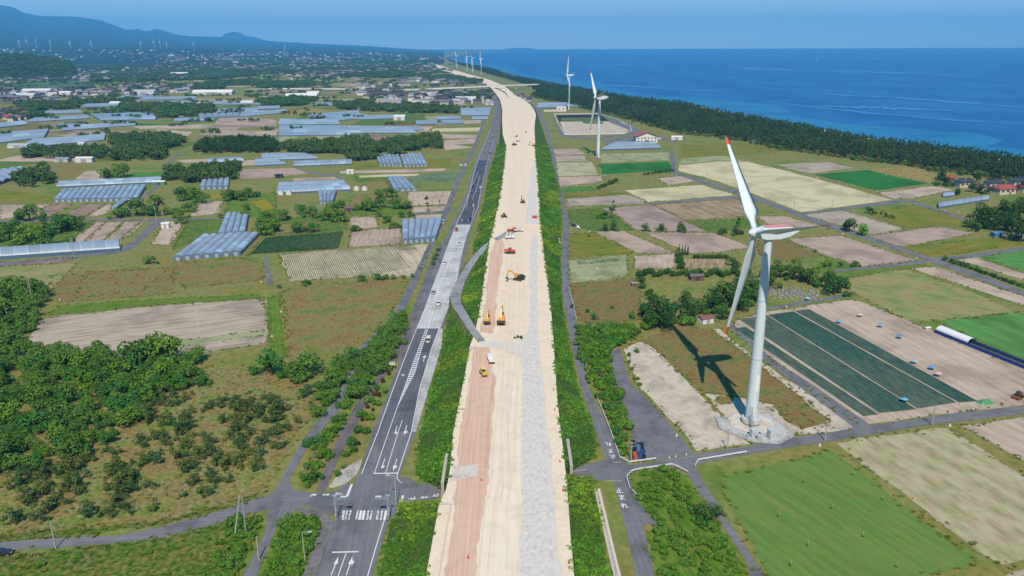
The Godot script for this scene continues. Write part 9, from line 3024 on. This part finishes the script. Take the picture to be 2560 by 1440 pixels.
const MOUNTAIN = [
	[-0.8138,520,147.1],
	[-0.8102,537,146.8],
	[-0.8066,553,146.5],
	[-0.803,570,146.2],
	[-0.7993,586,145.9],
	[-0.7956,603,145.6],
	[-0.7919,620,145.3],
	[-0.7881,637,145],
	[-0.7844,655,144.6],
	[-0.7806,672,144.3],
	[-0.7768,689,144],
	[-0.7729,707,143.7],
	[-0.769,724,143.3],
	[-0.7651,742,143],
	[-0.7612,760,142.7],
	[-0.7572,778,142.3],
	[-0.7532,796,142],
	[-0.7492,814,141.7],
	[-0.7452,833,141.3],
	[-0.7411,851,141],
	[-0.737,870,140.6],
	[-0.7329,879,140.2],
	[-0.7289,889,139.9],
	[-0.7247,899,139.5],
	[-0.7206,909,139.2],
	[-0.7164,918,138.8],
	[-0.7122,928,138.4],
	[-0.708,938,138],
	[-0.7038,948,137.7],
	[-0.6995,959,137.3],
	[-0.6952,969,136.9],
	[-0.6908,979,136.5],
	[-0.6864,989,136.1],
	[-0.682,1000,135.7],
	[-0.6776,1010,135.3],
	[-0.6731,1020,134.9],
	[-0.6686,1031,134.5],
	[-0.6641,1042,134.1],
	[-0.6595,1052,133.7],
	[-0.6549,1063,133.3],
	[-0.6503,1074,132.9],
	[-0.6457,1078,132.4],
	[-0.6411,1082,132],
	[-0.6364,1086,131.6],
	[-0.6317,1090,131.2],
	[-0.627,1095,130.7],
	[-0.6222,1099,130.3],
	[-0.6174,1103,129.8],
	[-0.6126,1107,129.4],
	[-0.6077,1112,128.9],
	[-0.6028,1116,128.5],
	[-0.5979,1120,128],
	[-0.5929,1125,127.6],
	[-0.5879,1129,127.1],
	[-0.5829,1129,126.6],
	[-0.5779,1128,126.2],
	[-0.5728,1127,125.7],
	[-0.5677,1126,125.2],
	[-0.5626,1124,124.7],
	[-0.5574,1123,124.2],
	[-0.5523,1122,123.7],
	[-0.5471,1106,123.2],
	[-0.542,1090,122.7],
	[-0.5371,1022,122.2],
	[-0.5322,953,121.7],
	[-0.527,927,121.2],
	[-0.5218,900,120.7],
	[-0.5164,883,120.1],
	[-0.5109,885,119.6],
	[-0.5054,885,119.1],
	[-0.4998,882,118.5],
	[-0.4943,879,118],
	[-0.4887,876,117.4],
	[-0.483,868,116.9],
	[-0.4774,851,116.3],
	[-0.4718,833,115.8],
	[-0.4661,815,115.2],
	[-0.4605,785,114.7],
	[-0.455,731,114.1],
	[-0.4494,677,113.5],
	[-0.4438,622,113],
	[-0.4382,567,112.4],
	[-0.4322,565,111.8],
	[-0.426,590,111.2],
	[-0.4202,538,109.7],
	[-0.4141,551,107.6],
	[-0.4077,589,105.5],
	[-0.4017,562,103.5],
	[-0.3958,508,101.4],
	[-0.3898,463,99.3],
	[-0.3836,441,97.1],
	[-0.3774,418,95],
	[-0.3712,407,92.9],
	[-0.3648,403,90.7],
	[-0.3584,398,88.6],
	[-0.352,394,86.4],
	[-0.3456,390,84.2],
	[-0.3392,376,82.1],
	[-0.3327,362,79.9],
	[-0.3262,348,77.7],
	[-0.3197,334,75.4],
	[-0.3131,320,73.2],
	[-0.3065,309,71],
	[-0.2999,299,68.8],
	[-0.2932,289,66.5],
	[-0.2865,278,64.3],
	[-0.2798,268,62],
	[-0.2731,258,60.2],
	[-0.2663,248,59.5],
	[-0.2595,238,58.7],
	[-0.2527,228,57.9],
	[-0.2458,218,57.1],
	[-0.2389,207,56.3],
	[-0.232,197,55.5],
	[-0.2251,189,54.7],
	[-0.2181,182,54],
	[-0.2111,175,53.2],
	[-0.2041,168,52.4],
	[-0.1971,161,51.6],
	[-0.19,154,50.8],
	[-0.183,147,50],
	[-0.1759,140,49.2],
	[-0.1687,132,48.5],
	[-0.1616,117.6,44.9],
	[-0.1545,103.9,41.3],
	[-0.1473,90.8,37.7],
	[-0.1401,77.5,34.2],
	[-0.1329,65.8,30.7],
	[-0.1257,54.2,27.6],
	[-0.1185,43.9,24.3],
	[-0.1112,33.8,20.7],
	[-0.104,25,16.9],
	[-0.0967,16.8,12.8],
	[-0.0894,9.3,7.9],
	[-0.0821,0,0]
]

const FAR_HILL = [
	[-0.3524,359],
	[-0.3413,435],
	[-0.3344,550],
	[-0.3254,614],
	[-0.319,576],
	[-0.3127,474],
	[-0.3018,436],
	[-0.291,332],
	[-0.2754,267],
	[-0.2619,214]
]

const CAPE = [
	[-0.0186,-26],
	[-0.0039,34],
	[0.0108,61],
	[0.0255,38],
	[0.0353,-18]
]

const NEAR_HILL = [
	[-0.6281,79.1],
	[-0.5813,85],
	[-0.5604,84.4],
	[-0.539,83.7],
	[-0.5194,70.4],
	[-0.5013,53.5],
	[-0.4958,28.9]
]

const FAR_TURBINES = [-0.5414,-0.5345,-0.5261,-0.5132,-0.4945,-0.4745,-0.4253,-0.4118,-0.4057,-0.3986,-0.3704,-0.2704]

const SLICKS = [
	[120,[1152,-3747,1312,-3728,1447,-3651,1644,-3350,1754,-3101,1872,-2773]],
	[42,[607,-1990,695,-1933,770,-1879,858,-1769,901,-1635,955,-1488,969,-1357]],
	[26,[534,-1718,548,-1583,571,-1496,623,-1347,691,-1224,747,-1156,776,-1080]],
	[420,[8,-8513,859,-7862,2445,-7740,4162,-6593,4430,-6326]],
	[200,[766,-6172,931,-6058]],
	[260,[1222,-4405,1236,-4156,1248,-3934,1287,-3763]],
	[120,[4,-4667,376,-4709,822,-5176,1144,-5501,1551,-5058]],
	[50,[153,-2537,245,-2448,328,-2341,452,-2153,533,-2050,616,-1990]],
	[300,[1604,-10133,3092,-10113,4431,-8815]],
	[60,[560,-1549,684,-1480,788,-1400]],
	[70,[41,-3753,249,-3555,372,-3384]]
]

const BEYOND = [-65,-2320,-109,-2648,-198,-3128,-338,-3948,-492,-4988,-634,-6045,-698,-6564,-678,-6560,-532,-5593,-314,-4159,-179,-3355,-72,-2741,-19,-2316]

const HYDRANTS_PX = [
	[-206.5,-339],
	[-111.1,-334.5],
	[-100.4,-321],
	[-95.5,-290.7],
	[82.6,-294.8],
	[156.5,-345.7],
	[120.7,-325.2],
	[88.2,-200.6],
	[132,-212.6],
	[144.9,-223.1],
	[245.9,-748.9],
	[258.8,-728.1],
	[264.9,-674.7],
	[331.4,-688.7],
	[341.5,-686.2],
	[287.1,-607.9],
	[292.2,-557.3],
	[301.1,-532.7],
	[307.2,-527.1],
	[100.5,-570],
	[95.5,-560.9],
	[78.5,-687.5],
	[83.1,-694.2],
	[201.9,-464.1],
	[218.3,-406.5],
	[-122.8,-365.9],
	[-80.6,-383.8],
	[48,-471.8],
	[43.9,-388.2],
	[57.9,-388],
	[48.4,-206.9]
]

const CONES = [
	[-7.9,-174.3,1],
	[-9.6,-143,1],
	[12.4,-169.4,1],
	[11.9,-141.1,1],
	[12.5,-183.4,1],
	[43.8,-194.1,0],
	[45.7,-194.7,0],
	[48.8,-195.6,0],
	[12.8,-214.2,1],
	[13.1,-228.6,1]
]

const SPRINKLERS = [
	[76.9,-181.5],
	[79.4,-169.1],
	[82.2,-157.5],
	[68,-154.2],
	[61.6,-147],
	[65.1,-165.8],
	[84.8,-146.3],
	[91.3,-185],
	[93.8,-173]
]
